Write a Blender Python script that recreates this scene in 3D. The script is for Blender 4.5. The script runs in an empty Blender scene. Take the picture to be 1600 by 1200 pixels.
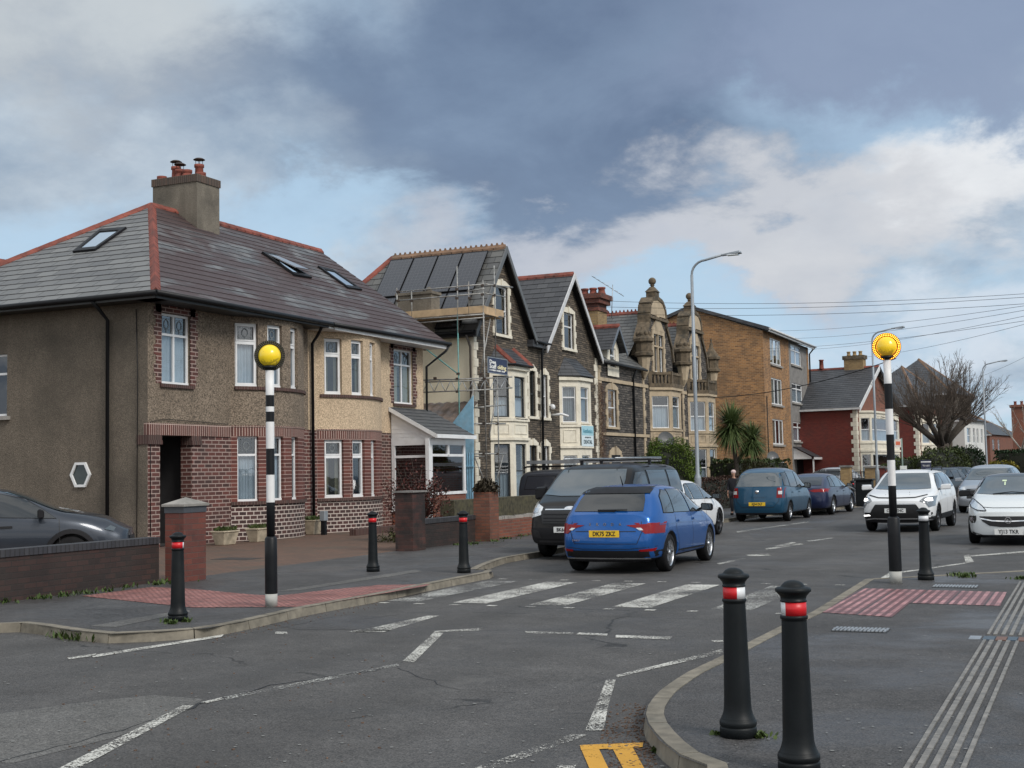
import bpy, bmesh, math, random
from mathutils import Vector, Matrix
from mathutils.bvhtree import BVHTree
R = math.radians
scene = bpy.context.scene
col = scene.collection
# ---------------------------------------------------------------- camera
FPX = 2000.0; CAMH = 1.7
YAW, PITCH, ROLL = R(24.353161), math.atan(138/2000), math.atan(.02)
CAMP = Vector((0, 0, CAMH))
_fw = Vector((-math.sin(YAW)*math.cos(PITCH), math.cos(YAW)*math.cos(PITCH), math.sin(PITCH)))
_r0 = Vector((math.cos(YAW), math.sin(YAW), 0)); _u0 = _r0.cross(_fw)
_r = _r0*math.cos(ROLL)-_u0*math.sin(ROLL); _u = _u0*math.cos(ROLL)+_r0*math.sin(ROLL)
cd = bpy.data.cameras.new('camera'); cam = bpy.data.objects.new('camera', cd); col.objects.link(cam)
cd.sensor_width = 36; cd.lens = 36*FPX/1600; cd.clip_end = 3000; cd.clip_start = .1
cam.matrix_world = Matrix(((_r.x, _u.x, -_fw.x, 0), (_r.y, _u.y, -_fw.y, 0), (_r.z, _u.z, -_fw.z, CAMH), (0, 0, 0, 1)))
scene.camera = cam
def ray(px, py): return _fw+_r*((px-800)/FPX)-_u*((py-600)/FPX)
def G(px, py, z=0.0):
    d = ray(px, py); t = (z-CAMH)/d.z; p = CAMP+d*t; return (p.x, p.y)
def onx(px, py, X):
    d = ray(px, py); p = CAMP+d*(X/d.x); return (p.y, p.z)
def ony(px, py, Y):
    d = ray(px, py); p = CAMP+d*(Y/d.y); return (p.x, p.z)
def pr(x, y, z):
    v = Vector((x, y, z))-CAMP; k = v.dot(_fw); return (800+FPX*v.dot(_r)/k, 600-FPX*v.dot(_u)/k)
def atd(px, py, zc):       # point at camera depth zc
    return CAMP+ray(px, py)*zc
# ---------------------------------------------------------------- view
vs = scene.view_settings
vs.view_transform = 'Standard'; vs.look = 'None'; vs.gamma = 1; vs.use_curve_mapping = False; vs.exposure = 0.12
SUN_EL, SUN_AZ = 40, 112       # azimuth clockwise from +Y
# ---------------------------------------------------------------- node helper
class NT:
    def __init__(s, tree): s.t = tree; s.n = tree.nodes; s.l = tree.links
    def new(s, ty, **kw):
        n = s.n.new(ty)
        for k, v in kw.items(): setattr(n, k, v)
        return n
    def link(s, a, b): s.l.new(a, b)
    def set(s, sock, v):
        if isinstance(v, bpy.types.NodeSocket): s.l.new(v, sock)
        elif isinstance(v, (tuple, list)) and len(v) == 3 and sock.type == 'RGBA': sock.default_value = (*v, 1)
        else: sock.default_value = v
    def math(s, op, a, b=0.0, c=None, clamp=False):
        n = s.new('ShaderNodeMath', operation=op, use_clamp=clamp); s.set(n.inputs[0], a); s.set(n.inputs[1], b)
        if c is not None: s.set(n.inputs[2], c)
        return n.outputs[0]
    def mix(s, f, a, b, mode='MIX'):
        n = s.new('ShaderNodeMix', data_type='RGBA', blend_type=mode); s.set(n.inputs[0], f); s.set(n.inputs[6], a); s.set(n.inputs[7], b)
        return n.outputs[2]
    def noise(s, vec, scale, detail=3, rough=.55, dist=0, out=0):
        n = s.new('ShaderNodeTexNoise'); s.set(n.inputs['Vector'], vec); n.inputs['Scale'].default_value = scale
        n.inputs['Detail'].default_value = detail; n.inputs['Roughness'].default_value = rough; n.inputs['Distortion'].default_value = dist
        return n.outputs[out]
    def ramp(s, v, lo, hi, a=0.0, b=1.0):
        n = s.new('ShaderNodeMapRange'); s.set(n.inputs[0], v); n.inputs[1].default_value = lo; n.inputs[2].default_value = hi
        n.inputs[3].default_value = a; n.inputs[4].default_value = b; return n.outputs[0]
    def mapping(s, vec, sc=(1, 1, 1), loc=(0, 0, 0), rot=(0, 0, 0)):
        n = s.new('ShaderNodeMapping'); s.set(n.inputs[0], vec); n.inputs['Scale'].default_value = sc
        n.inputs['Location'].default_value = loc; n.inputs['Rotation'].default_value = rot; return n.outputs[0]
    def bump(s, h, strength=.3, dist=.01, nrm=None):
        n = s.new('ShaderNodeBump'); s.set(n.inputs['Height'], h); n.inputs['Strength'].default_value = strength
        n.inputs['Distance'].default_value = dist
        if nrm: s.l.new(nrm, n.inputs['Normal'])
        return n.outputs[0]
# ---------------------------------------------------------------- world
w = bpy.data.worlds.new('World'); scene.world = w; w.use_nodes = True
t = NT(w.node_tree); w.node_tree.nodes.clear()
wo = t.new('ShaderNodeOutputWorld'); bg = t.new('ShaderNodeBackground'); t.link(bg.outputs[0], wo.inputs[0])
sky = t.new('ShaderNodeTexSky', sky_type='NISHITA', sun_disc=False, sun_elevation=R(SUN_EL), sun_rotation=R(SUN_AZ))
sky.air_density = 1.0; sky.dust_density = .6
tc = t.new('ShaderNodeTexCoord'); D = tc.outputs['Generated']
sp = t.new('ShaderNodeSeparateXYZ'); t.link(D, sp.inputs[0])
# azimuth (degrees clockwise from +Y), elevation (degrees)
az = t.math('MULTIPLY', t.math('ARCTAN2', sp.outputs[0], sp.outputs[1]), 57.29578)
el = t.math('MULTIPLY', t.math('ARCSINE', sp.outputs[2]), 57.29578)
# warped cloud coordinates: clouds flatten towards the horizon
zz = t.math("ADD", t.math("MAXIMUM", sp.outputs[2], 0.0), .40)
cx_ = t.math('DIVIDE', sp.outputs[0], zz); cy_ = t.math('DIVIDE', sp.outputs[1], zz)
cb = t.new('ShaderNodeCombineXYZ'); t.link(cx_, cb.inputs[0]); t.link(cy_, cb.inputs[1]); P2 = cb.outputs[0]
n1 = t.noise(P2, 2.2, 8, .58, .15); n2 = t.noise(P2, 6.5, 7, .6, .1)
n4 = t.noise(t.mapping(P2, (1, 1, 1), (7.3, 2.2, 0)), 3.8, 8, .6, .2)
def blob(px, py, rx, ry, soft=.5, amp=26.0):
    """soft mask round the sky direction of a cloud: centre azimuth / elevation, radii in degrees"""
    d = ray(px, py).normalized(); a0 = math.degrees(math.atan2(d.x, d.y)); e0 = math.degrees(math.asin(d.z))
    da = t.math('DIVIDE', t.math('SUBTRACT', t.math('ADD', az, t.math('MULTIPLY', t.math('SUBTRACT', n1, .5), amp)), a0), rx)
    de = t.math('DIVIDE', t.math('SUBTRACT', t.math('ADD', el, t.math('MULTIPLY', t.math('SUBTRACT', n4, .5), amp*.62)), e0), ry)
    d2 = t.math('SQRT', t.math('ADD', t.math('MULTIPLY', da, da), t.math('MULTIPLY', de, de)))
    m = t.new('ShaderNodeMapRange', interpolation_type='SMOOTHSTEP'); t.link(d2, m.inputs[0]); m.inputs[1].default_value = 1+soft; m.inputs[2].default_value = 1-soft
    return m.outputs[0]
skyc = t.mix(1.0, sky.outputs[0], (.085, .085, .085), 'MULTIPLY')
clear = t.mix(.8, skyc, (.47, .65, .82))                   # thin veil over blue
lightc = t.mix(n2, (.48, .54, .60), (.64, .68, .71))
darkc = t.mix(t.ramp(n4, .3, .7), (.115, .165, .265), (.20, .275, .395))
midc = t.mix(t.ramp(n2, .35, .65), (.30, .39, .50), (.50, .58, .66))
c = t.mix(t.ramp(n1, .42, .58), clear, midc)                # general broken cover
def over(c, m, colr, k=1.0): return t.mix(t.math('MULTIPLY', m, k), c, colr)
BL = [  # px, py, rx, ry (deg), colour, strength
 (90, 60, 9, 6, t.mix(n2, (.44, .48, .52), (.58, .61, .62)), .9, .6),
 (560, 190, 13, 3.6, darkc, .8, .6),
 (1000, 90, 14, 7.2, darkc, 1.0, .5),
 (1450, 60, 10, 4.2, t.mix(n4, (.19, .25, .38), (.30, .37, .50)), .95, .6),
 (950, 300, 8, 2.0, darkc, .7, .6),
 (200, 250, 10, 2.6, midc, .8, .6),
 (90, 370, 6, 2.2, clear, .7, .8),
 (500, 350, 6, 1.6, clear, .75, .7),
 (1330, 215, 5, 1.6, clear, .6, .8),
 (1520, 270, 5, 2.2, t.mix(n2, (.64, .67, .71), (.86, .87, .88)), .95, .5),
 (1250, 360, 9, 2.4, t.mix(n2, (.47, .50, .56), (.66, .67, .69)), .9, .5),
 (930, 400, 6, 2.0, t.mix(n2, (.42, .46, .55), (.60, .62, .66)), .8, .5),
 (1280, 465, 3.4, 1.3, t.mix(n4, (.36, .42, .55), (.50, .56, .66)), .7, .6),
 (1050, 480, 9, 1.2, clear, .8, .7),
 (1420, 560, 9, 1.8, t.mix(n2, (.52, .62, .74), (.68, .73, .79)), .8, .6)]
for (px, py, rx, ry, cc, k, so) in BL: c = over(c, blob(px, py, rx, ry, so), cc, k)
# brighter cover overhead and behind the camera, where the street's light comes from
back = t.ramp(sp.outputs[1], .55, -.35); up = t.ramp(el, 34, 62)
bf = t.math('MAXIMUM', back, up)
c = t.mix(bf, c, t.mix(t.ramp(n1, .38, .58), (.42, .50, .60), (1.12, 1.12, 1.10)))
t.link(c, bg.inputs[0]); bg.inputs[1].default_value = 1.0
# ---------------------------------------------------------------- sun
sl = bpy.data.lights.new('sun', 'SUN'); sun = bpy.data.objects.new('sun', sl); col.objects.link(sun)
sl.energy = 2.1; sl.angle = R(20); sl.color = (1, .95, .88)
sd = Vector((math.sin(R(SUN_AZ))*math.cos(R(SUN_EL)), math.cos(R(SUN_AZ))*math.cos(R(SUN_EL)), math.sin(R(SUN_EL))))
sun.rotation_euler = sd.to_track_quat('Z', 'Y').to_euler()
sun.location = (0, 0, 40)
# ---------------------------------------------------------------- materials
MATS = {}
def mat(name, fn):
    if name in MATS: return MATS[name]
    m = bpy.data.materials.new(name); m.use_nodes = True; tt = NT(m.node_tree)
    b = m.node_tree.nodes['Principled BSDF']; o = m.node_tree.nodes['Material Output']
    tc = tt.new('ShaderNodeTexCoord'); tt.uv = tc.outputs['UV']; tt.ob = tc.outputs['Object']
    ge = tt.new('ShaderNodeNewGeometry'); tt.pos = ge.outputs['Position']
    fn(tt, b, o); MATS[name] = m; return m
def plain(name, c, rough=.6, metal=0.0, var=.12, scale=6, spec=.5, coat=0.0, emit=None, dirt=None):
    def fn(t, b, o):
        n = t.noise(t.pos, scale, 4)
        a = tuple(max(0, x*(1-var)) for x in c); d = tuple(min(1, x*(1+var)) for x in c)
        cc = t.mix(t.ramp(n, .3, .7), a, d)
        if dirt: cc = t.mix(t.math('MULTIPLY', t.ramp(t.noise(t.pos, scale*.37, 5, .65), .5, .72), dirt[1]), cc, dirt[0])
        t.set(b.inputs['Base Color'], cc)
        t.set(b.inputs['Roughness'], t.ramp(n, .3, .7, max(0, rough-.06), min(1, rough+.06)))
        b.inputs['Metallic'].default_value = metal; b.inputs['Specular IOR Level'].default_value = spec
        b.inputs['Coat Weight'].default_value = coat; b.inputs['Coat Roughness'].default_value = .03
        if emit: b.inputs['Emission Color'].default_value = (*emit[0], 1); b.inputs['Emission Strength'].default_value = emit[1]
    return mat(name, fn)
def brick(name, c1, c2, mortar, bw=.225, bh=.075, ms=.010, stain=None, off=.5, rough=.85, bump=.5, var=.35, blotch=.0):
    def fn(t, b, o):
        n = t.new('ShaderNodeTexBrick'); n.offset = off; n.inputs['Scale'].default_value = 1
        wob = t.mix(.012, t.uv, t.noise(t.pos, 2.5, 2, out=1), 'ADD') if False else t.uv
        t.link(wob, n.inputs['Vector'])
        n.inputs['Brick Width'].default_value = bw; n.inputs['Row Height'].default_value = bh; n.inputs['Mortar Size'].default_value = ms
        n.inputs['Mortar Smooth'].default_value = .15; n.inputs['Bias'].default_value = 0
        t.set(n.inputs['Color1'], c1); t.set(n.inputs['Color2'], c2); t.set(n.inputs['Mortar'], mortar)
        nz = t.noise(t.pos, 1.3, 5, .6); fz = t.noise(t.pos, 30, 3)
        cc = t.mix(t.ramp(nz, .35, .7, 0, var), n.outputs[0], (.05, .045, .04))
        cc = t.mix(.35, cc, t.mix(1.0, cc, t.mix(fz, (.45, .45, .45), (1.3, 1.3, 1.3)), 'MULTIPLY'))
        if stain: cc = t.mix(t.ramp(t.noise(t.pos, stain[2], 5, .65), stain[3], stain[3]+.15, 0, stain[1]), cc, stain[0])
        t.set(b.inputs['Base Color'], cc); b.inputs['Roughness'].default_value = rough
        h = t.math('ADD', t.math('MULTIPLY', t.math('SUBTRACT', 1.0, n.outputs[1]), 1.0), t.math('MULTIPLY', fz, .35))
        t.link(t.bump(h, bump, .01), b.inputs['Normal'])
    return mat(name, fn)
def rubble(name, c1, c2, mortar, bw=.42, bh=.09):
    def fn(t, b, o):
        uv = t.mapping(t.uv, (1, 1, 1))
        d = t.noise(t.pos, 1.6, 3, out=1); 
        vv = t.new('ShaderNodeVectorMath', operation='MULTIPLY_ADD'); t.link(d, vv.inputs[0]); vv.inputs[1].default_value = (.22, .12, 0); t.link(uv, vv.inputs[2])
        n = t.new('ShaderNodeTexBrick'); n.offset = .37; n.squash = .6; n.squash_frequency = 3; n.inputs['Scale'].default_value = 1; t.link(vv.outputs[0], n.inputs[0])
        n.inputs['Brick Width'].default_value = bw; n.inputs['Row Height'].default_value = bh; n.inputs['Mortar Size'].default_value = .012; n.inputs['Mortar Smooth'].default_value = .3
        t.set(n.inputs['Color1'], c1); t.set(n.inputs['Color2'], c2); t.set(n.inputs['Mortar'], mortar)
        vo = t.new('ShaderNodeTexVoronoi'); t.link(t.mapping(vv.outputs[0], (3.2, 11, 1)), vo.inputs[0]); vo.inputs['Scale'].default_value = 1
        cc = t.mix(.55, n.outputs[0], t.mix(1.0, n.outputs[0], t.mix(vo.outputs['Color'], (.35, .35, .35), (1.7, 1.6, 1.5)), 'MULTIPLY'))
        t.set(b.inputs['Base Color'], cc); b.inputs['Roughness'].default_value = .9
        h = t.math('ADD', t.math('SUBTRACT', 1.0, n.outputs[1]), vo.outputs['Distance'])
        t.link(t.bump(h, .8, .03), b.inputs['Normal'])
    return mat(name, fn)
def dash(name, c, sp=.4, stain=(.05, .045, .035), sk=.6, streak=.5, scale=45):
    """pebbledash / roughcast with weather stains"""
    def fn(t, b, o):
        vo = t.new('ShaderNodeTexVoronoi'); t.link(t.pos, vo.inputs[0]); vo.inputs['Scale'].default_value = scale
        f = t.noise(t.pos, scale*1.3, 2); big = t.noise(t.pos, .55, 6, .62)
        st = t.noise(t.mapping(t.pos, (1.6, 1.6, .22)), 1.3, 5, .6)
        g = t.new('ShaderNodeRGBToBW'); t.link(vo.outputs['Color'], g.inputs[0])
        cc = t.mix(t.ramp(g.outputs[0], .2, .85), tuple(x*(1-sp) for x in c), tuple(min(1, x*(1+sp*1.3)) for x in c))
        cc = t.mix(t.ramp(big, .42, .68, 0, sk), cc, stain)
        cc = t.mix(t.ramp(st, .52, .75, 0, streak), cc, tuple(x*.55 for x in c))
        t.set(b.inputs['Base Color'], cc); b.inputs['Roughness'].default_value = .92
        t.link(t.bump(t.math('ADD', f, vo.outputs['Distance']), .6, .012), b.inputs['Normal'])
    return mat(name, fn)
def slate(name, c, c2, patch=None, bw=.30, bh=.2, rough=.55, lich=None):
    def fn(t, b, o):
        n = t.new('ShaderNodeTexBrick'); n.offset = .5; n.inputs['Scale'].default_value = 1; t.link(t.uv, n.inputs[0])
        n.inputs['Brick Width'].default_value = bw; n.inputs['Row Height'].default_value = bh; n.inputs['Mortar Size'].default_value = .010
        t.set(n.inputs['Color1'], c); t.set(n.inputs['Color2'], c2); t.set(n.inputs['Mortar'], (.01, .01, .011))
        fz = t.noise(t.mapping(t.uv, (3, 9, 1)), 4, 4, .7); cc = t.mix(.4, n.outputs[0], t.mix(1.0, n.outputs[0], t.mix(fz, (.4, .4, .4), (1.6, 1.6, 1.6)), 'MULTIPLY'))
        rr = rough
        if patch:   # reddish-brown algae in wandering patches with pale scratches
            m = t.ramp(t.noise(t.mapping(t.uv, (.28, .8, 1)), 1.1, 6, .62, .6), patch[1], patch[1]+.12, 0, patch[2])
            cc = t.mix(m, cc, t.mix(fz, patch[0], tuple(x*1.7 for x in patch[0])))
            s = t.noise(t.mapping(t.uv, (1.1, 8, 1), rot=(0, 0, -.9)), 2.2, 3, .7)
            cc = t.mix(t.ramp(s, .60, .72, 0, .5), cc, (.19, .19, .19))
        if lich: cc = t.mix(t.ramp(t.noise(t.pos, 5, 5, .7), .58, .75, 0, .5), cc, lich)
        t.set(b.inputs['Base Color'], cc); t.set(b.inputs['Roughness'], t.ramp(fz, .2, .8, rr-.12, rr+.15))
        t.link(t.bump(t.math('ADD', t.math('MULTIPLY', t.math('SUBTRACT', 1.0, n.outputs[1]), .6), t.math('MULTIPLY', fz, .5)), .4, .008), b.inputs['Normal'])
    return mat(name, fn)
def asphalt(name, c, wet=.0, patches=True, crack=True, light=1.35):
    def fn(t, b, o):
        g = t.noise(t.pos, 60, 4, .8); g2 = t.noise(t.pos, 17, 4, .75); big = t.noise(t.pos, .35, 6, .6); mid = t.noise(t.pos, 2.2, 5, .62)
        vo = t.new('ShaderNodeTexVoronoi'); t.link(t.pos, vo.inputs[0]); vo.inputs['Scale'].default_value = 38
        k = t.math('MULTIPLY', t.math('ADD', t.ramp(g, .35, .65, .35, 1.65), t.ramp(g2, .35, .65, -.28, .28)), t.ramp(big, .3, .7, .80, light-.15))
        k = t.math('MULTIPLY', k, t.ramp(mid, .3, .7, .82, 1.18))
        cm = t.new('ShaderNodeVectorMath', operation='SCALE'); cm.inputs[0].default_value = c; t.link(k, cm.inputs['Scale'])
        cc = cm.outputs[0]
        cc = t.mix(t.ramp(vo.outputs['Distance'], .10, .22, .4, 0), cc, tuple(x*3.2 for x in c))   # stone chips
        if crack:
            sx = t.new('ShaderNodeSeparateXYZ'); t.link(t.pos, sx.inputs[0]); bnd = t.ramp(t.math('SINE', t.math('MULTIPLY', t.math('ADD', sx.outputs[0], t.math('MULTIPLY', mid, .5)), 3.7)), .1, .9, 0, .22); cc = t.mix(bnd, cc, (.035, .034, .033))
            cc = t.mix(t.ramp(t.noise(t.pos, .9, 5, .7), .60, .70, 0, .35), cc, (.13, .125, .118))
            cr = t.new('ShaderNodeTexVoronoi', feature='DISTANCE_TO_EDGE'); wv = t.new('ShaderNodeVectorMath', operation='MULTIPLY_ADD')
            t.link(t.noise(t.pos, 1.1, 5, out=1), wv.inputs[0]); wv.inputs[1].default_value = (1.4, 1.4, 0); t.link(t.pos, wv.inputs[2])
            t.link(wv.outputs[0], cr.inputs[0]); cr.inputs['Scale'].default_value = .16
            msk = t.math('MULTIPLY', t.ramp(cr.outputs['Distance'], .0015, .005, 1, 0), t.ramp(t.noise(t.pos, .5, 3), .48, .56))
            cc = t.mix(t.math('MULTIPLY', msk, .75), cc, (.012, .012, .012))
        t.set(b.inputs['Base Color'], cc)
        damp = t.ramp(t.noise(t.pos, .5, 5, .6, .4), .45, .62)
        t.set(b.inputs['Roughness'], t.math('SUBTRACT', t.ramp(g2, .3, .7, .72, .9), t.math('MULTIPLY', damp, wet)))
        b.inputs['Specular IOR Level'].default_value = .35
        t.link(t.bump(t.math('ADD', g, t.math('MULTIPLY', vo.outputs['Distance'], .7)), .45, .006), b.inputs['Normal'])
    return mat(name, fn)
def worn(name, c, under=(.07, .07, .072), wear=.5, scale=9):
    """thermoplastic marking, worn through to the asphalt in specks"""
    def fn(t, b, o):
        a = t.noise(t.pos, scale*6, 3, .75); bg_ = t.noise(t.pos, scale*.16, 4, .6)
        v = t.math('ADD', t.math('MULTIPLY', a, .75), t.math('MULTIPLY', bg_, .45))
        m = t.ramp(v, wear, wear+.05)
        cc = t.mix(t.noise(t.pos, 14, 4), tuple(x*.72 for x in c), c)
        t.set(b.inputs['Base Color'], cc); b.inputs['Roughness'].default_value = .7
        tr = t.new('ShaderNodeBsdfTransparent'); mx = t.new('ShaderNodeMixShader'); t.link(m, mx.inputs[0])
        t.link(tr.outputs[0], mx.inputs[1]); t.link(b.outputs[0], mx.inputs[2]); t.link(mx.outputs[0], o.inputs[0])
    return mat(name, fn)
def glassmat(name, tint=(.75, .8, .8), refl=.12, rough=.02, dark=None):
    def fn(t, b, o):
        ge = t.new('ShaderNodeNewGeometry'); dt = t.new('ShaderNodeVectorMath', operation='DOT_PRODUCT'); t.link(ge.outputs['Normal'], dt.inputs[0]); t.link(ge.outputs['Incoming'], dt.inputs[1])
        fr = t.math('MULTIPLY_ADD', t.math('POWER', t.math('SUBTRACT', 1.0, t.math('ABSOLUTE', dt.outputs['Value'])), 5.0), .95, .04)
        gl = t.new('ShaderNodeBsdfGlossy'); gl.inputs['Roughness'].default_value = rough; t.set(gl.inputs[0], (.95, .97, 1.0))
        t.link(t.bump(t.noise(t.pos, 1.6, 2), .10, .02), gl.inputs['Normal'])
        if dark: un = t.new('ShaderNodeBsdfDiffuse'); t.set(un.inputs[0], dark)
        else: un = t.new('ShaderNodeBsdfTransparent'); t.set(un.inputs[0], tint)
        mx = t.new('ShaderNodeMixShader'); t.link(t.math('ADD', t.math('MULTIPLY', fr, 1.3), refl, clamp=True), mx.inputs[0])
        t.link(un.outputs[0], mx.inputs[1]); t.link(gl.outputs[0], mx.inputs[2]); t.link(mx.outputs[0], o.inputs[0])
    return mat(name, fn)
def leafy(name, c1, c2, rough=.6, scale=1.5):
    def fn(t, b, o):
        n = t.noise(t.pos, scale, 3); oi = t.noise(t.pos, scale*9, 2)
        cc = t.mix(t.ramp(t.math('ADD', t.math('MULTIPLY', n, .5), t.math('MULTIPLY', oi, .5)), .35, .65), c1, c2)
        t.set(b.inputs['Base Color'], cc); b.inputs['Roughness'].default_value = rough; b.inputs['Specular IOR Level'].default_value = .25
    return mat(name, fn)
# ---------------------------------------------------------------- objects
def auto_uv(bm):
    uvl = bm.loops.layers.uv.verify()
    flag = bm.faces.layers.int.get('uvset')
    for f in bm.faces:
        if flag and f[flag]: continue
        n = f.normal
        if n.length < 1e-6: continue
        tx = Vector((0, 0, 1)).cross(n)
        tx = Vector((1, 0, 0)) if tx.length < 1e-3 else tx.normalized()
        b = n.cross(tx)
        for l in f.loops: l[uvl].uv = (l.vert.co.dot(tx), l.vert.co.dot(b))
class MB:
    def __init__(s): s.bm = bmesh.new(); s.flag = s.bm.faces.layers.int.new('uvset'); s.uv = s.bm.loops.layers.uv.verify(); s.mi = 0
    def face(s, pts, uvs=None, mi=None):
        vs_ = [s.bm.verts.new(p) for p in pts]
        try: f = s.bm.faces.new(vs_)
        except ValueError: return None
        f.material_index = s.mi if mi is None else mi
        if uvs:
            f[s.flag] = 1
            for l, q in zip(f.loops, uvs): l[s.uv].uv = q
        return f
    def hexa(s, p, mi=None):    # 8 pts: bottom 0-3, top 4-7
        v = [s.bm.verts.new(q) for q in p]
        for idx in ((3, 2, 1, 0), (4, 5, 6, 7), (0, 1, 5, 4), (1, 2, 6, 5), (2, 3, 7, 6), (3, 0, 4, 7)):
            f = s.bm.faces.new([v[i] for i in idx]); f.material_index = s.mi if mi is None else mi
    def box(s, x0, x1, y0, y1, z0, z1, mi=None):
        s.hexa([(x0, y0, z0), (x1, y0, z0), (x1, y1, z0), (x0, y1, z0), (x0, y0, z1), (x1, y0, z1), (x1, y1, z1), (x0, y1, z1)], mi)
    def cbox(s, c, sx, sy, sz, rz=0, mi=None, taper=1.0):
        ca, sa = math.cos(rz), math.sin(rz); P = []
        for z, k in ((0, 1), (sz, taper)):
            for (x, y) in ((-sx/2, -sy/2), (sx/2, -sy/2), (sx/2, sy/2), (-sx/2, sy/2)):
                P.append((c[0]+(x*ca-y*sa)*k, c[1]+(x*sa+y*ca)*k, c[2]+z))
        s.hexa(P, mi)
    def prism(s, poly, off, mi=None):   # poly 3d points, extruded by off
        off = Vector(off); a = [s.bm.verts.new(p) for p in poly]; b = [s.bm.verts.new(Vector(p)+off) for p in poly]
        n = len(a); m = s.mi if mi is None else mi
        fs = [s.bm.faces.new(a[::-1]), s.bm.faces.new(b)]
        for i in range(n): fs.append(s.bm.faces.new((a[i], a[(i+1) % n], b[(i+1) % n], b[i])))
        for f in fs: f.material_index = m
    def tube(s, pts, r, n=8, cap=True, mi=None, r1=None):
        pts = [Vector(p) for p in pts]; rings = []; m = s.mi if mi is None else mi
        up = None
        for i, p in enumerate(pts):
            d = (pts[min(i+1, len(pts)-1)]-pts[max(i-1, 0)]).normalized()
            if up is None: up = Vector((0, 0, 1)) if abs(d.z) < .9 else Vector((1, 0, 0))
            a = d.cross(up).normalized(); b = a.cross(d).normalized(); up = b
            rr = r if r1 is None else r+(r1-r)*i/(len(pts)-1)
            if isinstance(r, (list, tuple)): rr = r[i]
            rings.append([s.bm.verts.new(p+(a*math.cos(2*math.pi*k/n)+b*math.sin(2*math.pi*k/n))*rr) for k in range(n)])
        for i in range(len(rings)-1):
            for k in range(n):
                f = s.bm.faces.new((rings[i][k], rings[i][(k+1) % n], rings[i+1][(k+1) % n], rings[i+1][k])); f.material_index = m; f.smooth = True
        if cap:
            for rg in (rings[0][::-1], rings[-1]): f = s.bm.faces.new(rg); f.material_index = m
    def lathe(s, prof, c=(0, 0, 0), n=24, mi=None, axis='z', smooth=True, mif=None, cap=True):
        rings = []; m = s.mi if mi is None else mi
        for (r, z) in prof:
            rg = []
            for k in range(n):
                a = 2*math.pi*k/n; x, y = r*math.cos(a), r*math.sin(a)
                q = (x, y, z) if axis == 'z' else ((x, z, y) if axis == 'y' else (z, x, y))
                rg.append(s.bm.verts.new((c[0]+q[0], c[1]+q[1], c[2]+q[2])))
            rings.append(rg)
        for i in range(len(rings)-1):
            for k in range(n):
                f = s.bm.faces.new((rings[i][k], rings[i][(k+1) % n], rings[i+1][(k+1) % n], rings[i+1][k]))
                f.material_index = m if mif is None else mif(i, k); f.smooth = smooth
        for rg in ((rings[0][::-1], rings[-1]) if cap else ()): f = s.bm.faces.new(rg); f.material_index = m if mif is None else mif(0 if rg is not rings[-1] else len(rings)-2, 0)
    def ball(s, c, rx, ry=None, rz=None, seg=16, mi=None):
        ry = ry or rx; rz = rz or rx
        r = bmesh.ops.create_uvsphere(s.bm, u_segments=seg, v_segments=max(6, seg//2), radius=1, matrix=Matrix.Translation(c) @ Matrix.Diagonal((rx, ry, rz, 1)))
        for v in r['verts']:
            for f in v.link_faces: f.material_index = s.mi if mi is None else mi; f.smooth = True
    def build(s, name, mats, parent=None, bevel=0.0, local=False, recalc=True, smooth=False, seg=1):
        if not isinstance(mats, (list, tuple)): mats = [mats]
        if parent is not None and not local:
            o = root_of(parent).location
            bmesh.ops.translate(s.bm, verts=s.bm.verts, vec=-Vector(o))
            off = Vector(o)
        else: off = Vector((0, 0, 0))
        if bevel > 0:
            bmesh.ops.remove_doubles(s.bm, verts=s.bm.verts, dist=.0003)
            es = [e for e in s.bm.edges if len(e.link_faces) == 2 and e.calc_face_angle(0) > .6]
            bmesh.ops.bevel(s.bm, geom=es, offset=bevel, segments=seg, affect='EDGES', clamp_overlap=True)
        if recalc: bmesh.ops.recalc_face_normals(s.bm, faces=s.bm.faces)
        s.bm.normal_update(); 
        if off.length: bmesh.ops.translate(s.bm, verts=s.bm.verts, vec=off)
        auto_uv(s.bm)
        if off.length: bmesh.ops.translate(s.bm, verts=s.bm.verts, vec=-off)
        me = bpy.data.meshes.new(name); s.bm.to_mesh(me); s.bm.free()
        for m in mats: me.materials.append(m)
        if smooth:
            for p in me.polygons: p.use_smooth = True
        o = bpy.data.objects.new(name, me); col.objects.link(o)
        if parent is not None: o.parent = parent
        return o
def root_of(o):
    while o.parent: o = o.parent
    return o
def thing(name, label, cat, loc=(0, 0, 0), rz=0.0, group=None):
    o = bpy.data.objects.new(name, None); o.empty_display_size = .2; col.objects.link(o); o.location = loc; o.rotation_euler = (0, 0, rz)
    return tag(o, label, cat, group)
def tag(o, label, cat, group=None, kind=None):
    o['label'] = label; o['category'] = cat
    if group: o['group'] = group
    if kind: o['kind'] = kind
    return o
def struct(o): o['kind'] = 'structure'; return o
def copy_tree(o, parent=None, label=None, loc=None, rz=None, group=None):
    c_ = o.copy(); col.objects.link(c_); c_.parent = parent
    if label: c_['label'] = label
    if group: c_['group'] = group
    if loc is not None: c_.location = loc
    if rz is not None: c_.rotation_euler = (0, 0, rz)
    for ch in list(o.children): copy_tree(ch, c_)
    return c_
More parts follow.
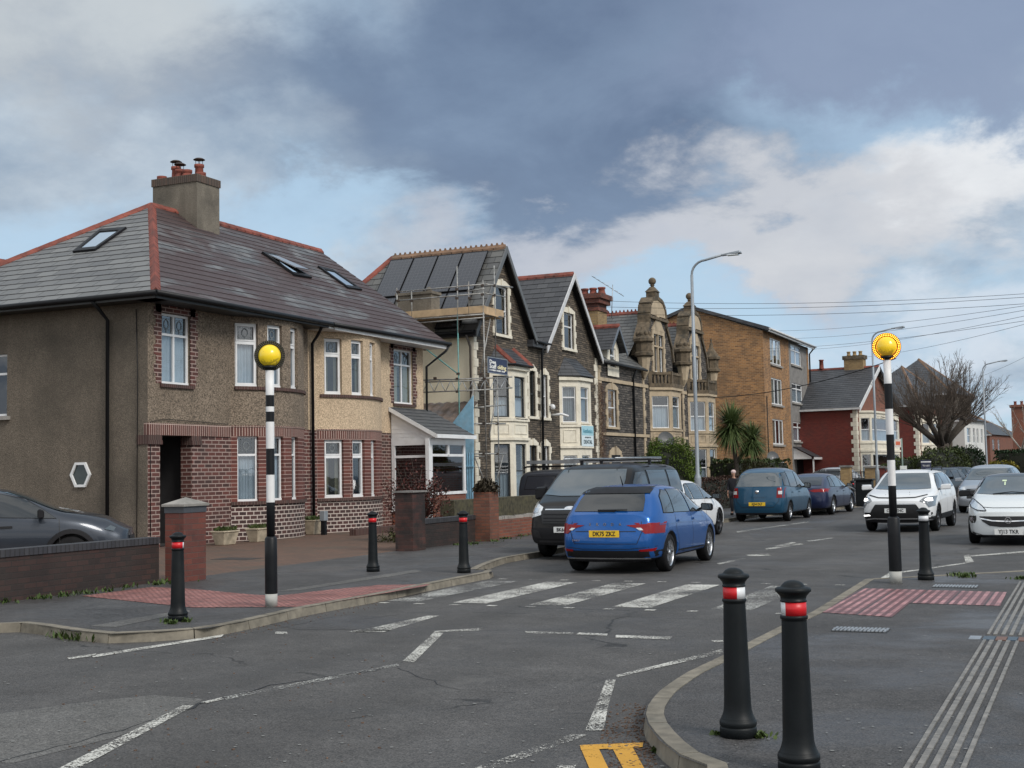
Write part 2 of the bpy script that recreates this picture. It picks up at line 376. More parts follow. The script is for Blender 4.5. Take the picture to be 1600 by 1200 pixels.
def text_mesh(s, size, M, material, parent, name='lettering', ext=.002, align='CENTER', bold=0.0, xs=1.0):
    """flat letters; M: 4x4 placing the text's x (right) and y (up) axes, in the parent's local space"""
    cu = bpy.data.curves.new(name, 'FONT'); cu.body = s; cu.size = size; cu.extrude = ext; cu.align_x = align; cu.align_y = 'CENTER'; cu.offset = bold
    cu.resolution_u = 2
    tmp = bpy.data.objects.new('tmp', cu); col.objects.link(tmp)
    me = bpy.data.meshes.new_from_object(tmp.evaluated_get(bpy.context.evaluated_depsgraph_get()))
    bpy.data.objects.remove(tmp); bpy.data.curves.remove(cu)
    me.transform(M @ Matrix.Diagonal((xs, 1, 1, 1))); me.materials.clear(); me.materials.append(material)
    o = bpy.data.objects.new(name, me); col.objects.link(o); o.parent = parent
    return o
def frame_M(o, xdir, ydir):
    x = Vector(xdir).normalized(); y = Vector(ydir).normalized(); z = x.cross(y)
    return Matrix(((x.x, y.x, z.x, o[0]), (x.y, y.y, z.y, o[1]), (x.z, y.z, z.z, o[2]), (0, 0, 0, 1)))
# ---------------------------------------------------------------- facades
class Fac:
    """vertical wall plane: u runs from p0 to p1 (left to right seen from outside), d = outward"""
    def __init__(s, p0, p1, z=0.0):
        s.p0 = Vector((*p0, 0)); v = Vector((*p1, 0))-s.p0; s.L = v.length; s.dir = v/s.L; s.n = Vector((s.dir.y, -s.dir.x, 0)); s.seg = None
    def pt(s, u, z, d=0.0): p = s.p0+s.dir*u+s.n*d; return Vector((p.x, p.y, z))
class Bow(Fac):
    def __init__(s, p0, p1, sag):
        super().__init__(p0, p1); c = s.L/2; s.Rd = (c*c+sag*sag)/(2*sag); s.cen = s.p0+s.dir*c-s.n*(s.Rd-sag)
        s.half = math.asin(min(1, c/s.Rd)) if sag < s.Rd else math.pi-math.asin(c/s.Rd); s.chord = s.L; s.L = 2*s.half*s.Rd; s.seg = .16
    def pt(s, u, z, d=0.0):
        a = (u-s.L/2)/s.Rd; r = s.Rd+d; p = s.cen+s.dir*math.sin(a)*r+s.n*math.cos(a)*r; return Vector((p.x, p.y, z))
def uz(f, px, py, umin=-3, umax=None):
    umax = f.L+3 if umax is None else umax; z = 3.0; u = 0
    for _ in range(4):
        a, b = umin, umax
        for _ in range(40):
            m = (a+b)/2; x = pr(*f.pt(m, z))[0]
            if x < px: a = m
            else: b = m
        u = (a+b)/2; y0 = pr(*f.pt(u, 0))[1]; y1 = pr(*f.pt(u, 10))[1]; z = (py-y0)/(y1-y0)*10
    return u, z
def rect(f, x0, x1, y0, y1):
    a = uz(f, x0, (y0+y1)/2)[0]; b = uz(f, x1, (y0+y1)/2)[0]; xm = (x0+x1)/2
    return [a, b, uz(f, xm, y1)[1], uz(f, xm, y0)[1]]
def clip(poly, a, b, c):      # keep a*x+b*y <= c
    out = []
    for i in range(len(poly)):
        p, q = poly[i], poly[(i+1) % len(poly)]; fp = a*p[0]+b*p[1]-c; fq = a*q[0]+b*q[1]-c
        if fp <= 0: out.append(p)
        if (fp < 0 < fq) or (fq < 0 < fp): k = fp/(fp-fq); out.append((p[0]+(q[0]-p[0])*k, p[1]+(q[1]-p[1])*k))
    return out
def wall(mb, f, u0, u1, z0, z1, ops=(), clips=(), d=0.0, reveal=.11, mi=0, uo=0.0):
    us = {u0, u1}; zs = {z0, z1}
    for o in ops: us |= {max(u0, min(u1, o[0])), max(u0, min(u1, o[1]))}; zs |= {max(z0, min(z1, o[2])), max(z0, min(z1, o[3]))}
    us = sorted(us); zs = sorted(zs)
    if f.seg:
        uu = [us[0]]
        for a in us[1:]:
            n = max(1, round((a-uu[-1])/f.seg)); b = uu[-1]; uu += [b+(a-b)*(k+1)/n for k in range(n)]
        us = uu
    for i in range(len(us)-1):
        for j in range(len(zs)-1):
            a, b, c, e = us[i], us[i+1], zs[j], zs[j+1]; mu, mz = (a+b)/2, (c+e)/2
            if any(o[0]-1e-6 < mu < o[1]+1e-6 and o[2]-1e-6 < mz < o[3]+1e-6 for o in ops): continue
            P = [(a, c), (b, c), (b, e), (a, e)]
            for cl in clips: P = clip(P, *cl) if P else P
            if P and len(P) > 2: mb.face([f.pt(p[0], p[1], d) for p in P], [(p[0]+uo, p[1]) for p in P], mi)
    for o in ops:
        a, b, c, e = o[:4]
        for (p, q) in (((a, c), (a, e)), ((b, e), (b, c)), ((b, c), (a, c)), ((a, e), (b, e))):
            mb.face([f.pt(p[0], p[1], d), f.pt(q[0], q[1], d), f.pt(q[0], q[1], d-reveal), f.pt(p[0], p[1], d-reveal)], None, mi)
def fbox(mb, f, u0, u1, z0, z1, d0, d1, mi=None):
    n = 1 if not f.seg else max(1, int((u1-u0)/f.seg))
    for k in range(n):
        a = u0+(u1-u0)*k/n; b = u0+(u1-u0)*(k+1)/n
        mb.hexa([f.pt(a, z0, d0), f.pt(b, z0, d0), f.pt(b, z0, d1), f.pt(a, z0, d1), f.pt(a, z1, d0), f.pt(b, z1, d0), f.pt(b, z1, d1), f.pt(a, z1, d1)], mi)
def fbar(mb, f, a, b, w_, d0, d1, mi=None):    # slanted bar in the facade plane between (u,z) points
    dx, dz = b[0]-a[0], b[1]-a[1]; L = math.hypot(dx, dz); nx, nz = -dz/L*w_/2, dx/L*w_/2
    q = [(a[0]-nx, a[1]-nz), (b[0]-nx, b[1]-nz), (b[0]+nx, b[1]+nz), (a[0]+nx, a[1]+nz)]
    mb.hexa([f.pt(*p, d0) for p in q]+[f.pt(*p, d1) for p in q], mi)
def chord(f, u0, u1):
    a, b = f.pt(u0, 0), f.pt(u1, 0); return Fac((a.x, a.y), (b.x, b.y)) if f.seg else None
def window(parent, f, o, style='casement', fw=.055, fm=None, gm=None, cols=1, transom=None, tcols=None, d=-.07, curtain=None, arch=0, name='window', lead=False, sash=None, blind=None):
    """frame (part) > pane, curtain (sub-parts) set back in the wall opening o=(u0,u1,z0,z1)"""
    fm = fm or M['upvc']; gm = gm or M['glass']; u0, u1, z0, z1 = o[:4]
    g = chord(f, u0, u1)
    if g: u1, u0, f = g.L, 0.0, g
    mb = MB(); t_ = .05
    B = lambda a, b, c, e, dd=0.0: fbox(mb, f, a, b, c, e, d-t_, d+dd)
    B(u0, u1, z0, z0+fw, .02); B(u0, u1, z1-fw, z1); B(u0, u0+fw, z0+fw, z1-fw); B(u1-fw, u1, z0+fw, z1-fw)
    zt = None
    if transom: zt = z0+(z1-z0)*transom; B(u0+fw, u1-fw, zt-fw*.5, zt+fw*.5, .008)
    def mull(n, a, b):
        for k in range(1, n): x = u0+(u1-u0)*k/n; B(x-fw*.5, x+fw*.5, a, b, .004)
    if zt: mull(cols, z0+fw, zt-fw*.5); mull(tcols or cols, zt+fw*.5, z1-fw)
    else: mull(cols, z0+fw, z1-fw)
    if style == 'opener' and zt:          # a casement inside the frame
        for (a, b) in ((z0+fw, zt-fw*.5), (zt+fw*.5, z1-fw)):
            for k in range(cols):
                xa = u0+fw+(u1-u0-2*fw)*k/cols; xb = u0+fw+(u1-u0-2*fw)*(k+1)/cols; q = .035
                B(xa, xb, a, a+q, .022); B(xa, xb, b-q, b, .022); B(xa, xa+q, a+q, b-q, .022); B(xb-q, xb, a+q, b-q, .022)
    if arch:
        n = 8; P = []
        for k in range(n+1):
            a = math.pi*k/n; P.append((u0+(u1-u0)*(.5-.5*math.cos(a)), z1-arch+arch*math.sin(a)))
        for k in range(n):
            (a, za), (b, zb) = P[k], P[k+1]
            mb.hexa([f.pt(a, za, d-t_), f.pt(b, zb, d-t_), f.pt(b, zb, d+.012), f.pt(a, za, d+.012), f.pt(a, z1, d-t_), f.pt(b, z1+.0001, d-t_), f.pt(b, z1+.0001, d+.012), f.pt(a, z1, d+.012)])
    wn = mb.build(name, fm, parent)
    mb = MB(); mb.face([f.pt(u0, z0, d-.03), f.pt(u1, z0, d-.03), f.pt(u1, z1, d-.03), f.pt(u0, z1, d-.03)]); mb.build('pane', gm, wn)
    if lead and zt:     # leaded light with a round motif in the top pane
        mb = MB(); nn = tcols or cols; 
        for k in range(nn):
            a, b = u0+fw+(u1-u0-2*fw)*k/nn+.04, u0+fw+(u1-u0-2*fw)*(k+1)/nn-.04; c_, e = zt+fw, z1-fw; L_ = .008
            for (p, q, r_, s_) in ((a+.04, a+.04+L_, c_, e), (b-.04-L_, b-.04, c_, e), (a, b, e-.07, e-.07+L_), (a, b, c_+.06, c_+.06+L_)): fbox(mb, f, p, q, r_, s_, d-.028, d-.022)
            m_ = ((a+b)/2, (c_+e)/2); rr = min(b-a, e-c_)*.27
            for i in range(10):
                a1, a2 = 2*math.pi*i/10, 2*math.pi*(i+1)/10
                fbar(mb, f, (m_[0]+math.cos(a1)*rr*.8, m_[1]+math.sin(a1)*rr), (m_[0]+math.cos(a2)*rr*.8, m_[1]+math.sin(a2)*rr), .022, d-.028, d-.020)
            fbar(mb, f, (m_[0], m_[1]-rr), (m_[0], c_), .02, d-.028, d-.021); fbar(mb, f, (m_[0], m_[1]+rr), (m_[0], e-.07), .02, d-.028, d-.021)
        mb.build('leaded_light', M['lead'], wn)
    if curtain:
        mb = MB(); n = 26; zc = zt if (zt and curtain != 'full') else z1
        spans = [(u0, u1)] if curtain in ('net', 'full') else [(u0, u0+(u1-u0)*.38), (u1-(u1-u0)*.3, u1)]
        for (a, b) in spans:
            pz = [(a+(b-a)*k/n, .02*math.sin(k*1.9+a*7)+.012*math.sin(k*.83)) for k in range(n+1)]
            for k in range(n):
                f_ = mb.face([f.pt(pz[k][0], z0+.03, d-.11+pz[k][1]), f.pt(pz[k+1][0], z0+.03, d-.11+pz[k+1][1]), f.pt(pz[k+1][0], zc, d-.11+pz[k+1][1]), f.pt(pz[k][0], zc, d-.11+pz[k][1])])
        mb.build('curtain', M['net'] if curtain in ('net', 'full') else M['drape'], wn)
    if blind:
        mb = MB(); n = max(2, int((u1-u0)/.09))
        for k in range(n): a = u0+(u1-u0)*(k+.12)/n; b = u0+(u1-u0)*(k+.88)/n; mb.face([f.pt(a, z0+.1, d-.14), f.pt(b, z0+.1, d-.12), f.pt(b, z1, d-.12), f.pt(a, z1, d-.14)])
        mb.build('blind', M['blind'], wn)
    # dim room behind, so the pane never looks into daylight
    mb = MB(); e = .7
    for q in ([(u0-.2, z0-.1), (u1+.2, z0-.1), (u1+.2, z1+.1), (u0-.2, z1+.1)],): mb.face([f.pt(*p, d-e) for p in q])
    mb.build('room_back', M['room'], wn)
    return wn
def roof_slope(mb, poly, course=.22, lift=.014, mi=0):
    """real slate courses over a planar polygon (3d, any order)"""
    P = [Vector(p) for p in poly]; n = (P[1]-P[0]).cross(P[2]-P[0]).normalized()
    if n.z < 0: n = -n; P = P[::-1]
    tx = Vector((0, 0, 1)).cross(n).normalized(); b = n.cross(tx)
    if b.z < 0: b = -b
    o = P[0]; Q = [((p-o).dot(tx), (p-o).dot(b)) for p in P]; v0 = min(q[1] for q in Q); v1 = max(q[1] for q in Q)
    k = 0; v = v0; rnd = random.Random(int(abs(P[0].x*100+P[1].y*10)))
    while v < v1-1e-4:
        e = min(v+course, v1); C = clip(clip(Q, 0, -1, -v), 0, 1, e)
        if len(C) > 2:
            f_ = lambda q: o+tx*q[0]+b*q[1]+n*(.004+lift*(1-(q[1]-v)/course))
            mb.face([f_(q) for q in C], [(q[0]+1000+tx.dot(o), q[1]-v0) for q in C], mi)
            lo = sorted([q for q in C if abs(q[1]-v) < 1e-5])
            if len(lo) >= 2:
                a_, z_ = lo[0], lo[-1]
                mb.face([f_(a_)-n*(lift+.004), f_(z_)-n*(lift+.004), f_(z_), f_(a_)], None, mi)
        v = e; k += 1
def ridge(mb, a, b, w_=.16, tile=.45, h=.1, crest=0.0, mi=0):
    """inverted-V ridge or hip tiles, each overlapping the next; optional crest knobs"""
    a, b = Vector(a), Vector(b); L = (b-a).length; dr = (b-a)/L; n = max(1, round(L/tile)); s = dr.cross(Vector((0, 0, 1))).normalized(); up = s.cross(dr).normalized()
    if up.z < 0: up = -up
    for k in range(n):
        p = a+dr*(L*k/n-.015); q = a+dr*(L*(k+1)/n+.015); e = .018
        A = [p-s*w_-up*h*.8, p+up*e, p+s*w_-up*h*.8]; B = [q-s*w_-up*h*.8, q+up*(e+.02), q+s*w_-up*h*.8]
        lo = -up*.05; kk = up*.035; A = [v+kk for v in A]
        mb.hexa([A[0]+lo, A[1]+lo, B[1]+lo, B[0]+lo, A[0]+up*.03, A[1]+up*.05, B[1]+up*.07, B[0]+up*.05], mi)
        mb.hexa([A[1]+lo, A[2]+lo, B[2]+lo, B[1]+lo, A[1]+up*.05, A[2]+up*.03, B[2]+up*.05, B[1]+up*.07], mi)
        if crest:
            for j in range(2):
                m_ = a+dr*(L*(k+.25+.5*j)/n)+up*.06
                mb.hexa([m_-dr*.07-s*.02, m_+dr*.07-s*.02, m_+dr*.07+s*.02, m_-dr*.07+s*.02, m_-dr*.02-s*.02+up*crest, m_+dr*.02-s*.02+up*crest, m_+dr*.02+s*.02+up*crest, m_-dr*.02+s*.02+up*crest], mi)
def gutter(mb, pts, r=.06, mi=0): mb.tube(pts, r, 8, mi=mi)
def quoins(mb, f, u, sgn, z0, z1, a=.34, b=.2, h=.27, d=.03, mi=0):
    z = z0; k = 0
    while z < z1-.02:
        e = min(z+h, z1); wd = a if k % 2 == 0 else b
        fbox(mb, f, min(u, u+sgn*wd), max(u, u+sgn*wd), z+.006, e-.006, -.02, d, mi); z = e; k += 1
def surround(mb, f, o, w_=.14, top=.22, keys=True, d=.045, sill=.1, arch=0, mi=0):
    """dressed-stone window surround with blocks that key into the wall"""
    u0, u1, z0, z1 = o[:4]; h = .26; z = z0; k = 0
    while z < z1-.02:
        e = min(z+h, z1); x = w_+(.1 if (k % 2 == 0 and keys) else 0)
        fbox(mb, f, u0-x, u0, z+.003, e-.003, -.02, d, mi); fbox(mb, f, u1, u1+x, z+.003, e-.003, -.02, d, mi); z = e; k += 1
    if arch:
        fbox(mb, f, u0-w_, u1+w_, z1, z1+top*.6, -.02, d, mi); um = (u0+u1)/2; w2 = (u1-u0)/2+w_*.6
        mb.hexa([f.pt(um-w2, z1+top*.6, -.02), f.pt(um+w2, z1+top*.6, -.02), f.pt(um+w2, z1+top*.6, d), f.pt(um-w2, z1+top*.6, d), f.pt(um-w2*.45, z1+top*1.15, -.02), f.pt(um+w2*.45, z1+top*1.15, -.02), f.pt(um+w2*.45, z1+top*1.15, d), f.pt(um-w2*.45, z1+top*1.15, d)], mi)
        fbox(mb, f, um-.07, um+.07, z1+.01, z1+top*1.35, -.02, d+.03, mi)
    else: fbox(mb, f, u0-w_, u1+w_, z1, z1+top, -.02, d, mi)
    fbox(mb, f, u0-w_-.05, u1+w_+.05, z0-sill, z0, -.1, d+.05, mi)
def pot(mb, c, r=.12, h=.5, mi=0):
    mb.lathe([(r*1.15, 0), (r*1.15, .06), (r, .1), (r*.88, h-.1), (r*1.1, h-.08), (r*1.1, h), (r*.8, h), (r*.8, h-.06)], c, 14, mi)
# ---------------------------------------------------------------- material library
M = {}
M['upvc'] = plain('white upvc', (.72, .73, .74), .35, var=.04, dirt=((.45, .44, .40), .35))
M['glass'] = glassmat('window glass', (.62, .68, .70), .10)
M['glassdark'] = glassmat('dark window glass', (.42, .46, .48), .07)
M['lead'] = plain('lead came', (.16, .18, .19), .6)
M['net'] = plain('net curtain', (.58, .62, .68), .9, var=.1, scale=3)
M['drape'] = plain('drape', (.42, .38, .28), .9)
M['blind'] = plain('vertical blind', (.30, .31, .32), .8)
M['room'] = plain('shaded interior', (.035, .035, .037), .9)
M['black'] = plain('black gutter plastic', (.009, .010, .012), .45, spec=.25)
M['dash'] = dash('brown pebbledash', (.190, .150, .112), .55, stain=(.085, .066, .048), sk=.5, streak=.4, scale=40)
M['dash2'] = dash('beige pebbledash', (.50, .385, .265), .30, stain=(.33, .25, .17), sk=.35, streak=.2, scale=42)
M['render'] = dash('weathered grey render', (.142, .118, .092), .30, stain=(.055, .048, .038), sk=.65, streak=.55, scale=60)
M['brickp'] = brick('purple brick pale joints', (.135, .042, .034), (.050, .023, .021), (.38, .29, .255), bw=.28, bh=.098, ms=.0125, var=.3)
M['brickpb'] = brick('purple brick plinth', (.085, .034, .030), (.036, .020, .020), (.56, .48, .43), bw=.20, bh=.105, ms=.0135, var=.25)
M['brickband'] = brick('red brown long brick', (.16, .046, .035), (.085, .030, .025), (.42, .30, .26), bw=1.1, bh=.098, ms=.009, var=.25)
M['soldier'] = brick('soldier course', (.15, .050, .038), (.085, .032, .026), (.50, .38, .33), bw=.075, bh=.6, ms=.010, off=0, var=.25)
M['soldierd'] = brick('dark brick sill', (.085, .034, .028), (.05, .026, .024), (.15, .11, .09), bw=.075, bh=.6, ms=.008, off=0, var=.4)
M['slate1'] = slate('stained slate', (.150, .152, .155), (.070, .074, .080), patch=((.034, .018, .017), .385, .95), bw=.5, bh=.30)
M['slate0'] = slate('grey slate', (.165, .168, .168), (.105, .108, .112), rough=.6, lich=(.19, .185, .16), bw=.6, bh=.34)
M['slate2'] = slate('blue grey slate', (.115, .115, .11), (.070, .072, .074), lich=(.16, .15, .11), bw=.5, bh=.32)
M['slate3'] = slate('dark slate', (.060, .062, .068), (.036, .038, .044), rough=.5, bw=.5, bh=.32)
M['tile_red'] = plain('terracotta ridge tile', (.19, .052, .036), .8, var=.45, scale=3, dirt=((.07, .04, .032), .75))
M['tile_old'] = plain('weathered clay ridge tile', (.20, .12, .075), .85, var=.3, scale=4, dirt=((.07, .06, .045), .7))
M['fascia'] = plain('white fascia', (.62, .62, .62), .45, var=.05, dirt=((.3, .29, .27), .4))
M['rubble'] = rubble('pennant rubble stone', (.150, .122, .092), (.062, .052, .042), (.030, .026, .022))
M['rubbled'] = rubble('dark rubble stone', (.125, .112, .10), (.036, .034, .034), (.018, .017, .017), bw=.38, bh=.11)
M['bath'] = plain('cream painted dressings', (.72, .67, .56), .8, var=.06, dirt=((.42, .38, .30), .5))
M['bathstone'] = plain('buff bath stone', (.43, .345, .24), .85, var=.14, scale=3, dirt=((.15, .125, .095), .7))
M['bathdark'] = plain('blackened stone', (.115, .088, .058), .9, var=.45, scale=5, dirt=((.022, .023, .018), .85))
M['cream'] = dash('cream render', (.84, .77, .60), .05, stain=(.66, .58, .45), sk=.2, streak=.25, scale=80)
M['flatbrick'] = brick('orange brown brick', (.44, .215, .078), (.19, .090, .040), (.40, .27, .15), bw=.30, bh=.11, ms=.014, stain=((.13, .085, .05), .5, .8, .5))
M['redface'] = brick('deep red facing brick', (.215, .036, .024), (.155, .026, .020), (.12, .05, .04), ms=.006, var=.3)
M['redbrick'] = brick('garden wall red brick', (.26, .075, .040), (.17, .052, .032), (.17, .12, .09), ms=.009)
M['pierbrick'] = brick('pier brick', (.17, .045, .030), (.12, .034, .026), (.10, .06, .05), bw=.30, bh=.09, ms=.006, stain=((.02, .018, .017), .8, 1.1, .52))
M['sootbrick'] = brick('soot black brick', (.050, .024, .020), (.022, .015, .014), (.024, .018, .016), bw=.225, bh=.08, ms=.008, stain=((.012, .012, .013), .8, .7, .5), var=.3)
M['wallcop'] = brick('black brick coping', (.050, .050, .058), (.028, .028, .034), (.010, .010, .010), bw=.085, bh=.9, ms=.008, off=0, rough=.55)
M['yellowbrick'] = brick('yellow brick', (.42, .28, .12), (.30, .19, .08), (.25, .2, .14), ms=.009)
M['chimrender'] = dash('chimney render', (.20, .175, .14), .18, stain=(.045, .04, .034), sk=.85, streak=.75, scale=50)
M['concrete'] = plain('concrete', (.27, .255, .235), .85, var=.2, scale=5, dirt=((.10, .095, .08), .5))
M['concdark'] = plain('dirty concrete panel', (.20, .19, .18), .9, var=.2, scale=3, dirt=((.09, .085, .08), .7))
M['galv'] = plain('galvanised steel', (.36, .38, .40), .45, .75, var=.15, scale=5)
M['greypaint'] = plain('grey lamp column', (.27, .30, .33), .5, .3, var=.1)
M['steeltube'] = plain('scaffold tube', (.30, .30, .29), .5, .45, var=.3, scale=9, dirt=((.16, .12, .09), .7))
M['bluetube'] = plain('teal painted tube', (.10, .26, .25), .5, .2, var=.3, scale=9)
M['board'] = plain('scaffold board', (.46, .33, .20), .85, var=.2, scale=3, dirt=((.22, .15, .09), .5))
M['bollard'] = plain('black bollard plastic', (.0065, .0085, .010), .48, var=.3, scale=4, spec=.22, dirt=((.030, .031, .030), .35))
M['retrored'] = plain('retroreflective red', (.56, .012, .018), .4, var=.06)
M['retrowhite'] = plain('retroreflective white', (.72, .74, .76), .4, var=.06)
M['polewhite'] = plain('white pole band', (.70, .70, .70), .5, var=.05, dirt=((.45, .44, .42), .5))
M['poleblack'] = plain('black pole band', (.008, .009, .011), .45, var=.1, spec=.25)
M['polegrey'] = plain('grey pole base', (.36, .36, .34), .8, var=.2)
M['tyre'] = plain('tyre rubber', (.012, .012, .013), .85, var=.3, spec=.15)
M['alloy'] = plain('alloy', (.50, .51, .53), .3, .9, var=.05)
M['alloyd'] = plain('dark alloy', (.05, .05, .055), .35, .7, var=.05)
M['chrome'] = plain('chrome', (.75, .76, .78), .12, 1.0, var=.02)
M['trim'] = plain('black exterior trim', (.010, .010, .012), .55, var=.1, spec=.25)
M['grille'] = plain('grille black', (.006, .006, .007), .5)
M['carglass'] = glassmat('car glass', refl=.03, rough=.015, dark=(.010, .013, .015))
M['carglass2'] = glassmat('windscreen glass', refl=.09, rough=.02, dark=(.035, .048, .054))
M['redlens'] = plain('red lamp lens', (.20, .004, .007), .2, spec=.3, coat=.15)
M['clearlens'] = plain('clear lamp lens', (.62, .64, .66), .1, .3, coat=1.0, var=.25, scale=25)
M['drl'] = plain('daytime running light', (.9, .92, .95), .2, emit=((1, .98, .95), 2.2))
M['yplate'] = plain('yellow plate', (.78, .50, .02), .45, var=.03)
M['wplate'] = plain('white plate', (.70, .71, .70), .45, var=.03)
M['ink'] = plain('black ink', (.008, .008, .01), .6)
M['wood'] = plain('dark timber', (.10, .06, .035), .8, var=.3)
M['twig'] = plain('brown twig', (.105, .082, .066), .95, var=.3, scale=9)
M['bark'] = plain('bark', (.055, .045, .036), .95, var=.35, scale=9)
M['planter'] = plain('sandstone planter', (.40, .34, .25), .9, var=.25, scale=7, dirt=((.10, .09, .06), .6))
M['road'] = asphalt('road asphalt', (.070, .067, .065), wet=.16)
M['pave'] = asphalt('pavement asphalt', (.060, .058, .058), wet=.42, crack=False)
M['kerb'] = plain('kerb concrete', (.185, .165, .13), .85, var=.3, scale=7, dirt=((.06, .052, .038), .75))
M['mark'] = worn('white road marking', (.62, .61, .56), wear=.59)
M['markfresh'] = worn('white road marking, fresh', (.64, .63, .58), wear=.57)
M['markold'] = worn('white road marking, old', (.50, .50, .47), wear=.61)
M['markyellow'] = worn('yellow road marking', (.66, .34, .035), wear=.44)
# ---------------------------------------------------------------- ground
def sheet(name, poly, z, material, thick=0.0):
    mb = MB(); P = [(p[0], p[1], z) for p in poly]
    if thick: mb.prism([(p[0], p[1], z-thick) for p in poly], (0, 0, thick))
    else: mb.face(P)
    o = mb.build(name, material); 
    return struct(o)
def earth(t, b, o):
    n = t.noise(t.pos, .12, 6, .6); g = t.noise(t.pos, 3, 5, .7)
    t.set(b.inputs['Base Color'], t.mix(t.ramp(n, .4, .6), t.mix(g, (.03, .045, .015), (.07, .09, .03)), t.mix(g, (.06, .055, .045), (.10, .09, .075)))); b.inputs['Roughness'].default_value = .95
M['earth'] = mat('earth and grass', earth)
struct(sheet('ground', [(-900, -300), (900, -300), (900, 1500), (-900, 1500)], -.03, M['earth']))
KLpx = [(0, 973), (40, 974), (70, 978), (112, 985), (175, 990.5), (250, 987), (325, 981.5), (380, 971), (425, 961), (470, 950.5), (530, 939.5), (590, 929), (650, 916.5), (710, 904.5), (758, 895.5), (772, 893)]
KL2px = [(772, 893), (768, 889), (742, 891), (755, 884), (770, 878), (788, 872), (815, 867), (842, 863)]
KL = [(-13.2, -12), (-12.2, 4), (-11.7, 8)]+[G(x, y, .1) for x, y in KLpx+KL2px]+[(-10.5, 28), (-10.62, 44), (-10.1, 46.5), (-9.2, 49.5), (-8.8, 54), (-8.55, 61), (-5.45, 86.5), (-1.5, 106), (6, 135), (20, 175), (42, 225)]
KR1 = [(-1.2, 4.6), (-1.75, 5.6)]+[G(x, y, .1) for x, y in [(1112, 1200), (1062, 1181), (1030, 1156), (1012, 1132), (1006, 1114), (1012, 1099), (1031, 1078), (1068, 1053), (1125, 1026), (1170, 1003), (1220, 978), (1268, 956.5), (1353, 904)]]
KR2 = [KR1[-1], (KR1[-1][0]+.25, KR1[-1][1]+.12), (-.6, 20.9), (-.05, 22), (0, 30), (0, 50), (1.1, 62), (4.6, 88), (8.5, 106), (16, 134), (30, 172), (52, 220)]
# carriageway: one sheet under everything between the far verges
struct(sheet('road', [(-14, -40), (14, -40), (14, 4), (6, 30), (8, 70), (24, 120), (46, 170), (70, 222), (30, 226), (2, 170), (-12, 110), (-14, 60)], 0.0, M['road']))
WL = [(-13.45, -12), (-13.45, 50), (-12.2, 62), (-9.2, 86), (-5.5, 104), (2, 136), (16, 177), (38, 227)]     # front-garden wall line
struct(sheet('left_pavement', KL+WL[::-1], .1, M['pave']))
struct(sheet('right_pavement', [(3.5, -12), (-1.0, -12), (-.9, 3.4)]+KR1+KR2[1:]+[(58, 218), (36, 169), (20, 130), (12, 104), (8, 86), (5, 60), (3.5, 48)], .1, M['pave']))
def kerb(name, line, side, up=.006, w_=.125, L_=.9):
    mb = MB(); pts = [Vector((*p, 0)) for p in line]; ds = [0]
    for i in range(1, len(pts)): ds.append(ds[-1]+(pts[i]-pts[i-1]).length)
    def at(s):
        for i in range(1, len(pts)):
            if s <= ds[i] or i == len(pts)-1:
                k = (s-ds[i-1])/(ds[i]-ds[i-1]); return pts[i-1]+(pts[i]-pts[i-1])*k
    def tn(s): return (at(min(ds[-1], s+.12))-at(max(0, s-.12))).normalized()
    s = 0; n = 0
    while s < ds[-1]-.05:
        ll = L_ if pts[0].length < 400 and s < 60 else 6.0
        e = min(s+ll, ds[-1]); m = max(1, int((e-s)/.3)) if ll < 2 else 1
        for j in range(m):
            a = s+(e-s)*j/m+(.006 if j == 0 else 0); b = s+(e-s)*(j+1)/m-(.006 if j == m-1 else 0)
            pa, pb = at(a), at(b); na, nb = Vector((-tn(a).y, tn(a).x, 0))*side, Vector((-tn(b).y, tn(b).x, 0))*side
            o = -.012; z0, z1 = -.01, .1+up; c_ = .022
            A = [pa+na*o, pb+nb*o, pb+nb*w_, pa+na*w_]
            mb.hexa([(A[0].x, A[0].y, z0), (A[1].x, A[1].y, z0), (A[2].x, A[2].y, z0), (A[3].x, A[3].y, z0), *( (q.x, q.y, z1) for q in (pa+na*(o+c_), pb+nb*(o+c_), pb+nb*w_, pa+na*w_))])
        s = e
    return struct(mb.build(name, M['kerb']))
kerb('left_kerb', KL, 1); kerb('right_kerb', KR1+KR2[1:], -1)
# block-paved forecourt, side ground
M['blocks'] = brick('block paving', (.16, .085, .055), (.11, .065, .045), (.045, .038, .03), bw=.2, bh=.1, ms=.006, stain=((.06, .058, .045), .55, .8, .5), var=.3)
struct(sheet('forecourt', [(-13.3, -12), (-19.98, -12), (-30, -12), (-30, 40.2), (-13.3, 40.2)], .098, M['blocks'], .1))
M['gravel'] = plain('forecourt tarmac', (.075, .072, .068), .9, var=.3, scale=12)
struct(sheet('front_gardens', [(-13.3, 40.3), (-30, 40.3), (-40, 90), (-30, 130), (-10, 180), (30, 228), (36, 226), (15, 178), (1, 137), (-6.5, 104.5), (-10.2, 86), (-13.1, 62)], .09, M['gravel'], .1))
